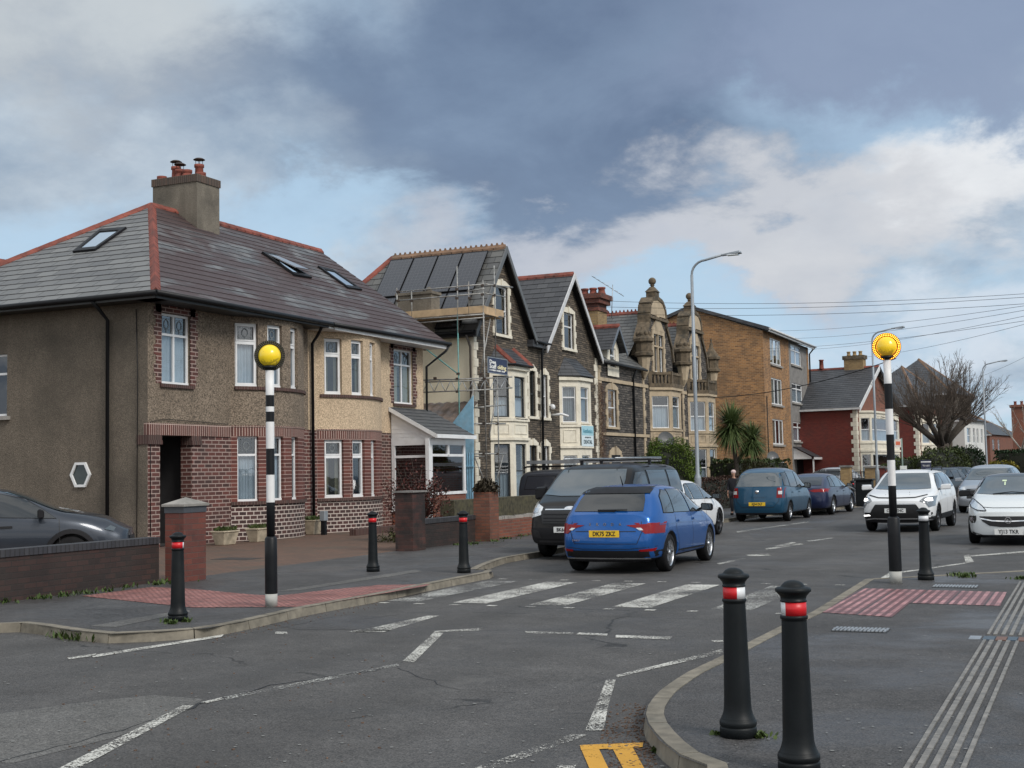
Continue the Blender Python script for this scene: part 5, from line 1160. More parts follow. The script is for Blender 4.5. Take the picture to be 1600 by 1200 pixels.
mb = MB(); y2 = onx(775, 480, XC)[0]; mb.box(XC-.02, XC+.02, YS+.03, y2+.6, z0+.06, z1+.02); mb.box(XC-.8, XC-.05, YS+1.05, y2+.6, z0, z0+.04); mb.build('return_boards', M['board'], sc_)
cpm = plain('rusty coupler', (.08, .06, .05), .7, .4)
for (px, py) in [(714, 452), (714, 466), (754, 446), (754, 460), (715, 592), (715, 612), (757, 592), (757, 662), (757, 709), (772, 446), (772, 461), (664, 546), (716, 584), (752, 585), (680, 591), (622, 456), (622, 470), (643, 470), (777, 662), (777, 709), (734, 466)]:
    p = SP(px, py); mb = MB(); mb.box(p.x-.05, p.x+.05, p.y-.05, p.y+.03, p.z-.04, p.z+.04); mb.build('coupler', cpm, sc_)
s_ = thing('scaffolders_sign', 'navy scaffolding company sign with white letters fixed to the scaffold', 'sign', tuple(SP(775, 573)))
fsg = Fac((XC+.06, onx(759.5, 573, XC)[0]), (XC+.06, onx(789, 573, XC)[0])); zt, zb = SP(775, 561).z, SP(775, 583.5).z
mb = MB(); fbox(mb, fsg, 0, fsg.L, zb, zt, 0, .02); mb.build('panel', plain('navy sign', (.012, .018, .06), .4, var=.05), s_)
mb = MB()
for q in ((-.03, 0, zb-.03, zt+.03), (fsg.L, fsg.L+.03, zb-.03, zt+.03), (0, fsg.L, zt, zt+.03), (0, fsg.L, zb-.03, zb)): fbox(mb, fsg, *q, -.01, .03)
mb.build('rim', M['galv'], s_)
wm = plain('sign white letters', (.80, .80, .78), .5, var=.03); yl = plain('sign pale yellow letters', (.80, .72, .45), .5)
def tx(s, u, z, size, m_, xs=1.0, al='LEFT'): o = fsg.pt(u, z, .025)-Vector(s_.location); text_mesh(s, size, frame_M(o, fsg.dir, (0, 0, 1)), m_, s_, 'lettering', align=al, bold=.006, xs=xs)
h = zt-zb
tx('Dee', .10, zb+h*.72, h*.36, wm, 1.7); tx('Scaff', .10, zb+h*.42, h*.40, wm, 1.45); tx('olding', .10+fsg.L*.42, zb+h*.42, h*.40, yl, 1.45)
mb = MB()      # small illegible line of type under the name
for k in range(9):
    a = .12+k*(fsg.L-.3)/9; fbox(mb, fsg, a, a+.05+.03*(k % 3), zb+h*.11, zb+h*.22, .02, .024)
mb.build('small_print', wm, s_)
# ================================================================ Dutch-gabled stone pair
def dutch(label, YA, left_wing, seed):
    """YA: gable axis; wing: (y0,y1) of the plain part on the left or None"""
    h_ = thing('dutch_gabled_house', label, 'house', (-20, YA, .1)); y0 = left_wing[0] if left_wing else YA-2.75; y1 = YA+3.45
    f = Fac((-20, y0), (-20, y1)); U = lambda y: y-y0
    tallw = [U(YA-.78), U(YA+.82), 6.62, 8.55]; ops = [tallw]
    GO = [(YA-2.4, 6.3), (YA-2.4, 7.3), (YA-2.2, 8.0), (YA-1.75, 8.55), (YA-1.35, 9.0), (YA-1.3, 9.5), (YA-1.15, 9.95), (YA-.75, 10.25), (YA, 10.36), (YA+.75, 10.25), (YA+1.15, 9.95), (YA+1.3, 9.5), (YA+1.35, 9.0), (YA+1.75, 8.55), (YA+2.2, 8.0), (YA+2.4, 7.3), (YA+2.4, 6.3)]
    lw = []
    if left_wing: lw = [rect(f, 949, 963, 610, 668)]
    mb = MB(); wall(mb, f, 0, U(y1), .1, 6.4, lw)
    if left_wing: wall(mb, Fac((-28, y0), (-20, y0)), 0, 8, .1, 6.5); mb.face([(-20, y0, 6.4), (-20, YA-2.4, 6.4), (-20, YA-2.4, 6.75), (-20, y0, 6.75)])
    # gable built column by column between the window and the outline
    def top(y):
        for i in range(len(GO)-1):
            if GO[i][0] <= y <= GO[i+1][0] and GO[i+1][0] > GO[i][0]: k = (y-GO[i][0])/(GO[i+1][0]-GO[i][0]); return GO[i][1]+k*(GO[i+1][1]-GO[i][1])
        return 7.3
    ys = sorted({g[0] for g in GO}|{YA-.78, YA+.82})
    for a, b in zip(ys, ys[1:]):
        za, zb_ = top(a+1e-4), top(b-1e-4); inside = YA-.79 < (a+b)/2 < YA+.83
        if inside: mb.face([(-20, a, 6.4), (-20, b, 6.4), (-20, b, 6.62), (-20, a, 6.62)]); mb.face([(-20, a, 8.55), (-20, b, 8.55), (-20, b, zb_), (-20, a, za)])
        else: mb.face([(-20, a, 6.4), (-20, b, 6.4), (-20, b, zb_), (-20, a, za)])
    mb.build('front_wall', M['rubbled'], h_)
    # thick weathered coping following the outline
    mb = MB()
    for i in range(1, len(GO)-2):
        a, b = GO[i], GO[i+1]; big = .62 if 4 <= i <= 11 else .16
        pa, pb = Vector((0, *a)), Vector((0, *b)); nrm = Vector((0, -(pb-pa).z, (pb-pa).y)).normalized(); w_ = .17
        mb.hexa([(-20.55, *(pa-nrm*.02)[1:]), (-20.55, *(pb-nrm*.02)[1:]), (-19.9, *(pb-nrm*.02)[1:]), (-19.9, *(pa-nrm*.02)[1:]), (-20.55, *(pa+nrm*w_)[1:]), (-20.55, *(pb+nrm*w_)[1:]), (-19.9, *(pb+nrm*w_)[1:]), (-19.9, *(pa+nrm*w_)[1:])])
    mb.build('gable_coping', M['bathdark'], h_)
    mb = MB(); P = [(y, z) for (y, z) in GO if z >= 9.4]; mb.prism([(-19.99, y, z) for y, z in P], (.05, 0, 0)); mb.build('gable_head_panel', M['bathstone'], h_)
    mb = MB(); mb.prism([(-20.5, y, z) for y, z in P], (.5, 0, 0)); mb.box(-20.5, -19.85, YA-1.5, YA+1.5, 9.28, 9.42); mb.build('gable_head', M['bathdark'], h_)
    mb = MB(); mb.cbox((-20.2, YA, 10.35), .5, .62, .42, taper=1.0); mb.hexa([(-20.5, YA-.36, 10.75), (-19.9, YA-.36, 10.75), (-19.9, YA+.36, 10.75), (-20.5, YA+.36, 10.75), (-20.3, YA-.12, 11.02), (-20.1, YA-.12, 11.02), (-20.1, YA+.12, 11.02), (-20.3, YA+.12, 11.02)]); mb.lathe([(.10, 11.0), (.08, 11.08), (.13, 11.1), (.10, 11.14)], (-20.2, YA, 0), 12); mb.ball((-20.2, YA, 11.32), .2, .2, .2, 14); mb.build('finial', M['bathdark'], h_)
    # window dressings
    mb = MB(); surround(mb, f, tallw, .2, .2, keys=True, d=.06); mb.prism([(-20, YA-1.0, 8.75), (-20, YA+1.04, 8.75), (-20, YA+.6, 9.05), (-20, YA+.25, 9.4), (-20, YA, 9.62), (-20, YA-.25, 9.4), (-20, YA-.6, 9.05)], (.07, 0, 0)); fbox(mb, f, tallw[0]+.76, tallw[0]+.86, 6.62, 8.55, -.08, .03); fbox(mb, f, tallw[0], tallw[1], 7.9, 7.98, -.08, .02)
    mb.build('window_dressings', M['bathstone'], h_)
    window(h_, f, tallw, cols=2, transom=.68, tcols=2, d=-.07, fw=.06)
    mb = MB(); quoins(mb, f, U(YA-2.62), 1, .1, 6.2, .36, .22, .3, .04); mb.build('pilaster', M['bathstone'], h_)
    if left_wing: mb = MB(); quoins(mb, f, .05, 1, .1, 6.4, .4, .25, .3, .04); mb.build('quoins', M['bathstone'], h_)
    mb = MB(); fbox(mb, f, 0, U(YA-1.9), 5.72, 5.88, -.02, .07); fbox(mb, f, 0, U(YA-1.9), 3.28, 3.42, -.02, .07); mb.build('string_course', M['bathstone'], h_)
    # corbelled turrets on the shoulders
    for s, yy in ((-1, YA-2.55), (1, YA+3.15)) if seed else ((-1, YA-2.55),):
        mb = MB(); mb.lathe([(.05, 6.15), (.22, 6.45), (.34, 7.15), (.36, 7.2)], (-19.9, yy, 0), 8, smooth=False); mb.build('corbel', M['bathstone'], h_)
        mb = MB(); mb.lathe([(.36, 7.2), (.50, 7.28), (.50, 7.42), (.40, 7.46), (.40, 7.9), (.52, 7.98), (.52, 8.12), (.42, 8.18), (.26, 8.45), (.16, 8.6), (.12, 8.7)] + ([(.10, 8.9), (.05, 8.95), (.05, 9.2)] if s > 0 else []), (-19.9, yy, 0), 8, smooth=False)
        if s > 0: mb.box(-19.93, -19.87, yy-.14, yy+.14, 9.05, 9.11)
        else:
            for a in range(8): mb.ball((-19.9+.3*math.cos(a*.785), yy+.3*math.sin(a*.785), 8.35), .11, .11, .14, 6)
        mb.build('turret', M['bathdark'], h_)
    # bay with balustrade
    F, bw = bay(h_, -20, YA-1.55, .85, 1.65, [(.75, 2.75, 0), (3.75, 5.35, 0)], M['bathstone'], 5.8, dict(tr=.70 if not seed else .5, cur='net'), panels=[(2.98, 3.6)])
    mb = MB()
    for f_ in F:
        fbox(mb, f_, -.05, f_.L+.05, 5.8, 5.98, -.1, .12); fbox(mb, f_, -.05, f_.L+.05, 6.42, 6.55, -.1, .08)
        n = max(3, int(f_.L/.2))
        for k in range(n): u_ = f_.L*(k+.5)/n; fbox(mb, f_, u_-.05, u_+.05, 5.98, 6.42, -.06, .04)
        fbox(mb, f_, -.08, .12, 5.98, 6.6, -.1, .1)
    mb.build('balustrade', M['bathdark'], h_)
    # roof: ridge from front to back
    mb = MB(); zr = 9.75; roof_slope(mb, [(-20.4, YA-4.2, 6.7), (-20.4, YA, zr), (-28, YA, zr), (-28, YA-4.2, 6.7)], .32); rf_ = mb.build('roof', M['slate2'], h_, recalc=False)
    mb = MB(); roof_slope(mb, [(-20.4, YA, zr), (-20.4, YA+3.4, 6.9), (-28, YA+3.4, 6.9), (-28, YA, zr)], .32); mb.build('roof_far_slope', M['slate3'], h_, recalc=False)
    mb = MB(); ridge(mb, (-20.4, YA, zr), (-28, YA, zr), .13, .42, .1, crest=.15); mb.build('crested_ridge_tiles', M['tile_red'], rf_)
    if left_wing:
        mb = MB(); roof_slope(mb, [(-19.75, y0, 6.6), (-19.75, YA-2.4, 6.6), (-23.4, YA-2.4, 9.3), (-23.4, y0, 9.3)], .32); roof_slope(mb, [(-27, y0, 6.6), (-27, YA-2.4, 6.6), (-23.4, YA-2.4, 9.3), (-23.4, y0, 9.3)], .3); mb.face([(-20, y0, 6.5), (-26.8, y0, 6.5), (-23.4, y0, 9.2)]); wr = mb.build('wing_roof', M['slate2'], h_, recalc=False)
        mb = MB(); ridge(mb, (-23.4, y0, 9.3), (-23.4, YA-2, 9.3), .13, .42, .1); mb.build('ridge_tiles', M['tile_red'], wr)
        mb = MB(); gutter(mb, [(-19.68, y0, 6.52), (-19.68, YA-2.8, 6.52)], .06); mb.tube([(-19.7, 58.0, 6.5), (-19.92, 58.1, 6.1), (-19.92, 58.2, .2)], .05, 8); mb.build('rainwater_pipe', M['black'], h_)
        # gabled dormer
        dn = rect(f, 951, 960, 545, 575); yl, yr = y0+dn[0]-.35, y0+dn[1]+.4; ym = (yl+yr)/2
        mb = MB(); fd = Fac((-19.93, yl), (-19.93, yr)); wall(mb, fd, 0, fd.L, 6.0, 7.35, [(.35, fd.L-.4, dn[2], dn[3])]); mb.prism([(-19.93, yl, 7.35), (-19.93, yr, 7.35), (-19.93, ym, 8.15)], (-.1, 0, 0)); mb.face([(-19.93, yl, 6.6), (-19.93, yl, 7.35), (-21.2, yl, 7.35), (-20.2, yl, 6.7)]); dw = mb.build('dormer', M['bath'], h_)
        window(h_, fd, (.35, fd.L-.4, dn[2], dn[3]), transom=.6)
        mb = MB(); roof_slope(mb, [(-19.6, yl-.3, 7.15), (-19.6, ym, 8.3), (-22.3, ym, 8.3), (-21, yl-.3, 7.15)], .2); roof_slope(mb, [(-19.6, ym, 8.3), (-19.6, yr+.3, 7.15), (-21, yr+.3, 7.15), (-22.3, ym, 8.3)], .2); mb.build('dormer_roof', M['slate3'], h_, recalc=False)
        mb = MB()
        for (p, q) in (((yl-.32, 7.12), (ym, 8.3)), ((ym, 8.3), (yr+.32, 7.12))): mb.prism([(-19.62, p[0], p[1]-.14), (-19.62, q[0], q[1]-.14), (-19.62, q[0], q[1]+.03), (-19.62, p[0], p[1]+.03)], (.04, 0, 0))
        mb.build('dormer_bargeboard', plain('blue grey bargeboard', (.12, .14, .17), .5), h_); mb = MB(); ridge(mb, (-19.6, ym, 8.33), (-22.2, ym, 8.33), .1, .4, .08); mb.build('dormer_ridge_tiles', M['tile_red'], h_)
        mb = MB(); surround(mb, f, lw[0], .18, .25, arch=1); mb.build('wing_window_surround', M['bathstone'], h_); window(h_, f, lw[0], transom=.52, arch=.1)
        mb = MB(); mb.box(-20.02, -19.95, 54.9, 56.1, .1, 2.4); mb.build('doorway', M['trim'], h_); mb = MB(); surround(mb, f, (U(54.9), U(56.1), .1, 2.4), .2, .3, arch=1); mb.build('door_surround', M['bathstone'], h_)
        mb = MB(); mb.box(-22.4, -20.75, 55.7, 56.9, 7.0, 9.15); ck = mb.build('chimney', M['yellowbrick'], h_)
        mb = MB(); mb.box(-22.45, -20.7, 55.65, 56.95, 9.15, 9.3); mb.box(-22.4, -20.75, 55.7, 56.9, 9.3, 9.5); mb.box(-22.55, -20.6, 55.55, 57.05, 9.5, 9.72); mb.box(-22.65, -20.5, 55.45, 57.15, 9.72, 9.95); mb.build('corbelled_head', brick('old chimney brick', (.22, .06, .035), (.12, .035, .025), (.10, .06, .05), stain=((.05, .03, .025), .7, 2.2, .5)), ck)
        for k in range(5): mb = MB(); pot(mb, (-22.4+k*.42, 56.2, 9.95), .17, .34); mb.build('chimney_pot', M['tile_red'], ck)
        ae = thing('tv_aerial', 'thin television aerial on the big brick chimney', 'aerial', (-20.6, 56.8, 9.5)); mb = MB(); mb.tube([(-20.55, 57, 8.9), (-20.45, 57, 10.5)], .02, 5); mb.tube([(-21.5, 57, 11.0), (-19.9, 57, 9.9)], .015, 5)
        for k in range(7): x = -21.4+k*.22; z = 10.95-(x+21.4)*.69; mb.tube([(x, 56.75, z), (x, 57.25, z)], .008, 4)
        mb.build('mast_and_boom', M['galv'], ae)
        sd_ = thing('satellite_dish', 'dark satellite dish on the bay of the left Dutch gable', 'satellite dish', (-19.4, 60.6, 3.1)); dish(sd_, (-19.25, 60.9, 3.15), .42)
    return h_
def dish(parent, c, r):
    mb = MB(); n = 20; d = Vector((.55, -.8, .35)).normalized(); a = d.cross(Vector((0, 0, 1))).normalized(); b = a.cross(d); c = Vector(c)
    rings = [[c-d*(.08*(1-(k/4)**2))+(a*math.cos(6.283*i/n)+b*math.sin(6.283*i/n)*1.08)*r*k/4 for i in range(n)] for k in range(1, 5)]
    for k in range(3):
        for i in range(n): mb.face([rings[k][i], rings[k][(i+1) % n], rings[k+1][(i+1) % n], rings[k+1][i]])
    mb.face(rings[0]); mb.build('reflector', plain('dish grey', (.07, .075, .08), .5), parent)
    mb = MB(); mb.tube([c-b*r*.9, c+d*r*.9-b*.1], .015, 6); mb.tube([c-d*.05, c-d*.4], .02, 6); mb.build('arm', M['galv'], parent)
dutch('left Dutch gabled stone house with dormer wing and big brick chimney', 62.3, (53.4, 59.9), 0)
dutch('right Dutch gabled stone house beside the yellow flats', 68.9, None, 1)
# ================================================================ yellow brick flats
hF = thing('block_of_flats', 'four storey yellow brown brick flats with grey concrete panels', 'flats', (-20, 93, .1))
YF = 85.4; fF = Fac((-20, YF), (-20, YF+15.0)); fFs = Fac((-32, YF), (-20, YF))
WA = [rect(fF, 1202, 1220, 530, 570), rect(fF, 1205, 1222, 592, 633), rect(fF, 1209, 1225, 656, 695)]; WB = [rect(fF, 1236, 1251, 540, 571), rect(fF, 1237, 1254, 600, 630), rect(fF, 1240, 1256, 660, 690)]
up0 = uz(fF, 1234, 600)[0]; EF = 10.95
for ws in (WA, WB):
    a = sum(o[0] for o in ws)/3; b = sum(o[1] for o in ws)/3
    for o in ws: o[0], o[1] = a, b
gwf = rect(fF, 1211, 1227, 721, 745)
mb = MB(); wall(mb, fF, 0, up0, .1, EF, WA+[gwf]); mb.build('brick_front', M['flatbrick'], hF)
mb = MB(); wall(mb, fF, up0, 14.4, .1, EF, WB); mb.build('concrete_panel_front', M['concdark'], hF)
mb = MB(); fbox(mb, fF, 14.4, 15.0, .1, EF, -.3, .02); mb.build('end_pier', M['flatbrick'], hF)
mb = MB(); wall(mb, fFs, 0, 12, .1, EF-.05); mb.face([(-20, YF, EF-.05), (-25.0, YF, 12.75), (-30, YF, EF-.05)]); mb.build('side_wall', M['flatbrick'], hF); mb = MB(); wall(mb, Fac((-20, YF+15), (-32, YF+15)), 0, 12, .1, EF); mb.build('far_side_wall', M['flatbrick'], hF)
for o in WA: window(hF, fF, o, cols=3, transom=.999, fw=.09, d=-.05, curtain='part')
for o in WB: window(hF, fF, o, cols=2, transom=.72, fw=.09, d=-.05, curtain='net')
window(hF, fF, gwf, cols=2, transom=.7, fw=.09)
mb = MB()
for o in WA+WB: fbox(mb, fF, o[0]-.1, o[1]+.1, o[2]-.14, o[2]-.01, -.04, .12)
mb.build('window_sills', M['concrete'], hF) if False else [None, mb.bm.free()]
for o in WA+WB: mb = MB(); fbox(mb, fF, o[0]-.1, o[1]+.1, o[2]-.14, o[2]-.01, -.04, .12); mb.build('sill', M['concrete'], hF)
mb = MB(); mb.prism([(-19.55, YF-.25, EF-.05), (-19.55, YF-.25, EF+.18), (-25, YF-.25, 12.98), (-30.4, YF-.25, EF+.1), (-30.4, YF-.25, EF-.12), (-25, YF-.25, 12.75)], (0, 15.7, 0)); mb.build('roof', M['slate3'], hF)
mb = MB(); mb.box(-19.6, -19.5, YF-.1, YF+15.4, EF-.12, EF+.08); gutter(mb, [(-19.44, YF-.2, EF+.05), (-19.44, YF+15.4, EF+.05)], .07); mb.build('fascia', M['fascia'], hF); mb = MB(); gutter(mb, [(-19.5, YF+15.1, EF), (-19.9, YF+15.05, EF-.5), (-19.9, YF+15.05, .2)], .06); mb.build('downpipe', M['black'], hF); mb = MB(); gutter(mb, [(-19.95, YF+.4, 6.5), (-19.95, YF+.4, .2)], .03); mb.build('downpipe', M['black'], hF)
sd_ = thing('satellite_dish', 'dark satellite dish low on the corner of the yellow flats', 'satellite dish', (-19.6, 88, 2.3)); y, z = onx(1208, 715, -19.4); dish(sd_, (-19.4, y, z), .42)
cn = thing('entrance_canopy', 'white gabled entrance canopy on posts at the end of the flats', 'canopy', (-19, 97, .1))
yc0 = onx(1240, 705, -20)[0]; yc1 = yc0+5.6; xe = ony(1268, 717, yc0)[0]; ze = ony(1268, 717, yc0)[1]; zr_ = ony(1240, 699, yc0)[1]
mb = MB(); mb.prism([(-20, yc0, ze), (xe, yc0, ze), (xe, yc0, ze+.15), (-20, yc0, zr_)], (0, .05, 0)); mb.build('gable_panel', M['upvc'], cn)
mb = MB(); roof_slope(mb, [(xe+.25, yc0-.15, ze+.12), (xe+.25, yc1, ze+.12), (-20, yc1, zr_+.06), (-20, yc0-.15, zr_+.06)], .3); mb.build('roof', M['slate3'], cn, recalc=False); mb = MB(); mb.box(xe+.2, xe+.26, yc0-.15, yc1, ze-.04, ze+.12); mb.build('fascia', M['upvc'], cn)
for y in (yc0+.1, yc0+2.8, yc1-.2): mb = MB(); mb.box(xe+.05, xe+.15, y, y+.1, .1, ze); mb.build('post', M['upvc'], cn)
mb = MB(); mb.box(-19.98, -19.9, yc0+1, yc1-1, .1, 2.2); mb.build('entrance_door', M['trim'], cn)
# ================================================================ red brick houses round the bend
TH = R(7.0); dR = Vector((math.sin(TH), math.cos(TH), 0)); nR = Vector((dR.y, -dR.x, 0))
def red_house(P0, L, depth, eave, top, label, mats, gable=True, W_=(), bayu=None, pots=True, quoin=True, roofm='slate3', name='red_brick_house'):
    P0 = Vector((*P0, 0)); h_ = thing(name, label, 'house', (P0.x, P0.y, .1)); P1 = P0+dR*L; B0_ = P0-nR*depth
    f = Fac(P0.xy[:], P1.xy[:]); fs = Fac(B0_.xy[:], P0.xy[:]); mb = MB()
    wall(mb, f, 0, L, .1, eave, W_)
    if gable: mb.face([f.pt(0, eave), f.pt(L, eave), f.pt(L/2, top-.15)])
    fe = Fac(P1.xy[:], (P1-nR*depth).xy[:]); wall(mb, fe, 0, depth, .1, eave); mb.build('front_wall', M[mats[1]], h_)
    mb = MB(); wall(mb, fs, 0, depth, .1, eave); mb.build('side_wall', M[mats[0]], h_)
    for o in W_: window(h_, f, o, transom=.5)
    c = lambda u, d, z: f.pt(u, z, d); ov = .35
    if gable:
        mb = MB(); roof_slope(mb, [c(-ov, ov, eave-.1), c(L/2, ov, top), c(L/2, -depth, top), c(-ov, -depth, eave-.1)], .32); rf_ = mb.build('roof', M[roofm], h_, recalc=False)
        mb = MB(); roof_slope(mb, [c(L/2, ov, top), c(L+ov, ov, eave-.1), c(L+ov, -depth, eave-.1), c(L/2, -depth, top)], .32); mb.build('roof_far_slope', M[roofm], h_, recalc=False)
        mb = MB(); ridge(mb, c(L/2, ov, top), c(L/2, -depth, top), .14, .45, .1); mb.build('ridge_tiles', M['tile_red'], rf_)
        for (a, b) in (((-ov, eave-.1), (L/2, top)), ((L/2, top), (L+ov, eave-.1))):
            mb = MB(); mb.prism([c(a[0], ov, a[1]-.3), c(b[0], ov, b[1]-.3), c(b[0], ov, b[1]+.05), c(a[0], ov, a[1]+.05)], nR*.06); mb.build('bargeboard', M['fascia'] if a[0] < L/4 else M['trim'], h_)
    else:
        pk0, pk1 = c(L*.42, -depth*.42, top), c(L*.58, -depth*.58, top); e = [c(-ov, ov, eave-.1), c(L+ov, ov, eave-.1), c(L+ov, -depth-ov, eave-.1), c(-ov, -depth-ov, eave-.1)]
        mb = MB(); roof_slope(mb, [e[0], e[1], pk1, pk0], .32) if False else None
        pk = c(L*.5, -depth*.5, top)
        for i in range(4): roof_slope(mb, [e[i], e[(i+1) % 4], pk], .32)
        rf_ = mb.build('roof', M[roofm], h_, recalc=False); mb = MB(); ridge(mb, e[0], pk, .12, .5, .08); ridge(mb, e[1], pk, .12, .5, .08); mb.build('hip_tiles', M['tile_old'], rf_)
    mb = MB(); mb.prism([c(-ov, ov, eave-.25), c(-ov, -depth, eave-.25), c(-ov, -depth, eave-.08), c(-ov, ov, eave-.08)], dR*.08); mb.build('eaves_board', M['fascia'], h_)
    if quoin: mb = MB(); quoins(mb, f, 0, 1, .1, eave-.3, .42, .28, .32, .03); quoins(mb, fs, depth, -1, .1, eave-.3, .42, .26, .32, .03); mb.build('quoins', M['bath'], h_)
    if bayu:
        for (a, b, z0, z1) in [bayu]:
            w_ = b-a; cc = .7; p = [f.pt(a, 0), f.pt(a+cc, 0, cc), f.pt(b-cc, 0, cc), f.pt(b, 0)]; Fs = [Fac(p[i].xy[:], p[i+1].xy[:]) for i in range(3)]
            mb = MB(); ops = []
            for g in Fs: o = [(.14, g.L-.14, .8, 2.5), (.14, g.L-.14, 3.5, 5.2)]; wall(mb, g, 0, g.L, .1, z1, o); ops.append(o); fbox(mb, g, -.04, g.L+.04, 2.7, 2.85, -.02, .08); fbox(mb, g, -.04, g.L+.04, 3.3, 3.4, -.02, .06); fbox(mb, g, -.04, g.L+.04, z1-.15, z1, -.02, .1)
            mb.face([f.pt(a, z1), f.pt(a+cc, z1, cc), f.pt(b-cc, z1, cc), f.pt(b, z1)]); mb.build('bay', M['bath'], h_)
            for g, o in zip(Fs, ops):
                for q in o: window(h_, g, q, transom=.5, curtain='net')
    if pots:
        mb = MB(); q = c(L*.5+.1, -depth*.12, 0); mb.cbox((q.x, q.y, top-.6), 1.5, .8, 1.25, -TH); ck = mb.build('chimney', M['yellowbrick'], h_); mb = MB(); mb.cbox((q.x, q.y, top+.65), 1.7, .95, .3, -TH); mb.build('chimney_head', M['bathdark'], ck)
        for k in range(3): mb = MB(); pot(mb, (q.x-.45+.45*k, q.y, top+.95), .14, .35); mb.build('chimney_pot', M['yellowbrick'], ck)
    return h_, f, c
def atg(px, zc): p = atd(px, 720, zc); return (p.x, p.y)
P = atg(1340.5, 94); L_ = None
ft = Fac(P, (P[0]+dR.x*20, P[1]+dR.y*20)); Lr = uz(ft, 1400, 680, 0, 40)[0]
h_, f, c = red_house(P, Lr, 13, 6.05, 9.3, 'red brick house with slate gable roof, cream quoins and bay', ('redface', 'redbrick'), bayu=(.7, Lr-1.0, 0, 5.75), pots=True)
for (d, r_) in ((-4.2, .18), (-5.6, .2)): mb = MB(); q = c(Lr/2, d, 0); pot(mb, (q.x, q.y, 9.35), r_, .75); mb.build('ridge_pot', M['tile_red'], h_)
mb = MB(); q = c(-.1, -8.2, 0); mb.tube([(q.x, q.y, 6.6), (q.x, q.y, 8.3)], .11, 8); mb.build('flue_pipe', M['upvc'], h_)
P2_ = atg(1437, 110); ft = Fac(P2_, (P2_[0]+dR.x*20, P2_[1]+dR.y*20)); Lq = uz(ft, 1500, 680, 0, 40)[0]
red_house(P2_, max(Lq, 8.5), 6.5, 6.9, 10.8, 'second red brick house, half hidden behind the bare tree', ('redface', 'redbrick'), gable=False, bayu=(.8, min(Lq-1, 5.0), 0, 5.9), pots=False, roofm='slate3')
q = atg(1442, 124); P3_ = (q[0]-dR.x*4.5+nR.x*3.75, q[1]-dR.y*4.5+nR.y*3.75); h3, f3, c3 = red_house(P3_, 9, 7.5, 8.3, 11.9, 'tall dark stone house behind the bare tree', ('rubbled', 'rubble'), gable=False, pots=False, quoin=False, name='stone_house')
P4_ = atg(1509, 118); ft = Fac(P4_, (P4_[0]+dR.x*20, P4_[1]+dR.y*20)); Lw = uz(ft, 1538, 680, 0, 40)[0]
M['whiterender'] = dash('white render', (.66, .66, .64), .05, stain=(.5, .5, .46), sk=.3, streak=.2)
WW = []
for (a, b) in ((.12, .3), (.42, .52), (.6, .7), (.82, .92)): WW.append((Lw*a, Lw*b, 3.6, 5.0))
red_house(P4_, Lw, 7, 5.8, 7.4, 'white rendered house beyond the bare tree', ('whiterender', 'whiterender'), gable=False, W_=WW, pots=False, quoin=False, name='white_house')
q = atg(1548, 190); red_house(q, 24, 14, 6.0, 10.5, 'distant red brick house at the right edge with hipped slate roof', ('redbrick', 'redbrick'), gable=False, W_=[(2, 3.4, 3.6, 5.2), (6, 7.4, 3.6, 5.2)], pots=False, quoin=False)
q = atg(1606, 180); ck = thing('brick_chimney_stack', 'tall square red brick chimney stack at the right edge of the photo', 'chimney', (q[0], q[1], .1)); mb = MB(); mb.cbox((*q, .1), 3.6, 3.0, 9.3); mb.build('stack', M['redbrick'], ck); mb = MB(); mb.cbox((*q, 9.4), 4.0, 3.4, .35); mb.build('corbelled_top', M['redbrick'], ck)
for k in range(4): mb = MB(); pot(mb, (q[0]-1.3+k*.85, q[1], 9.7), .2, .6); mb.build('chimney_pot', M['tile_red'], ck)
# neighbour at the far left edge, behind the brown semi
nb = thing('neighbouring_house', 'corner of a house with red tiled verge at the left edge', 'house', (-40, 34, .1))
p = atd(27, 413, 46); mb = MB(); mb.box(p.x-9, p.x-.35, p.y+.3, p.y+8, .1, p.z-.5); mb.build('wall', M['redbrick'], nb)
mb = MB(); roof_slope(mb, [(p.x, p.y, p.z-.1), (p.x, p.y+8.6, p.z-.1), (p.x-4.6, p.y+8.6, p.z+.9), (p.x-4.6, p.y, p.z+.9)], .25); mb.face([(p.x-9, p.y, p.z), (p.x-4.6, p.y, p.z+.9), (p.x-4.6, p.y+8.6, p.z+.9), (p.x-9, p.y+8.6, p.z)]); mb.build('roof', M['tile_red'], nb, recalc=False)
mb = MB(); mb.prism([(p.x+.05, p.y-.1, p.z-.35), (p.x+.05, p.y-.1, p.z-.2), (p.x-4.6, p.y-.1, p.z+.8), (p.x-4.6, p.y-.1, p.z+.65)], (0, .1, 0)); mb.build('bargeboard', M['fascia'], nb)
mb = MB(); mb.prism([(p.x+.1, p.y-.05, p.z-.2), (p.x+.1, p.y-.05, p.z-.02), (p.x-4.6, p.y-.05, p.z+1.0), (p.x-4.6, p.y-.05, p.z+.8)], (0, .2, 0)); ridge(mb, (p.x-.05, p.y+.05, p.z), (p.x-4.6, p.y+.05, p.z+1.02), .14, .35, .1); mb.build('verge_tiles', M['tile_red'], nb)
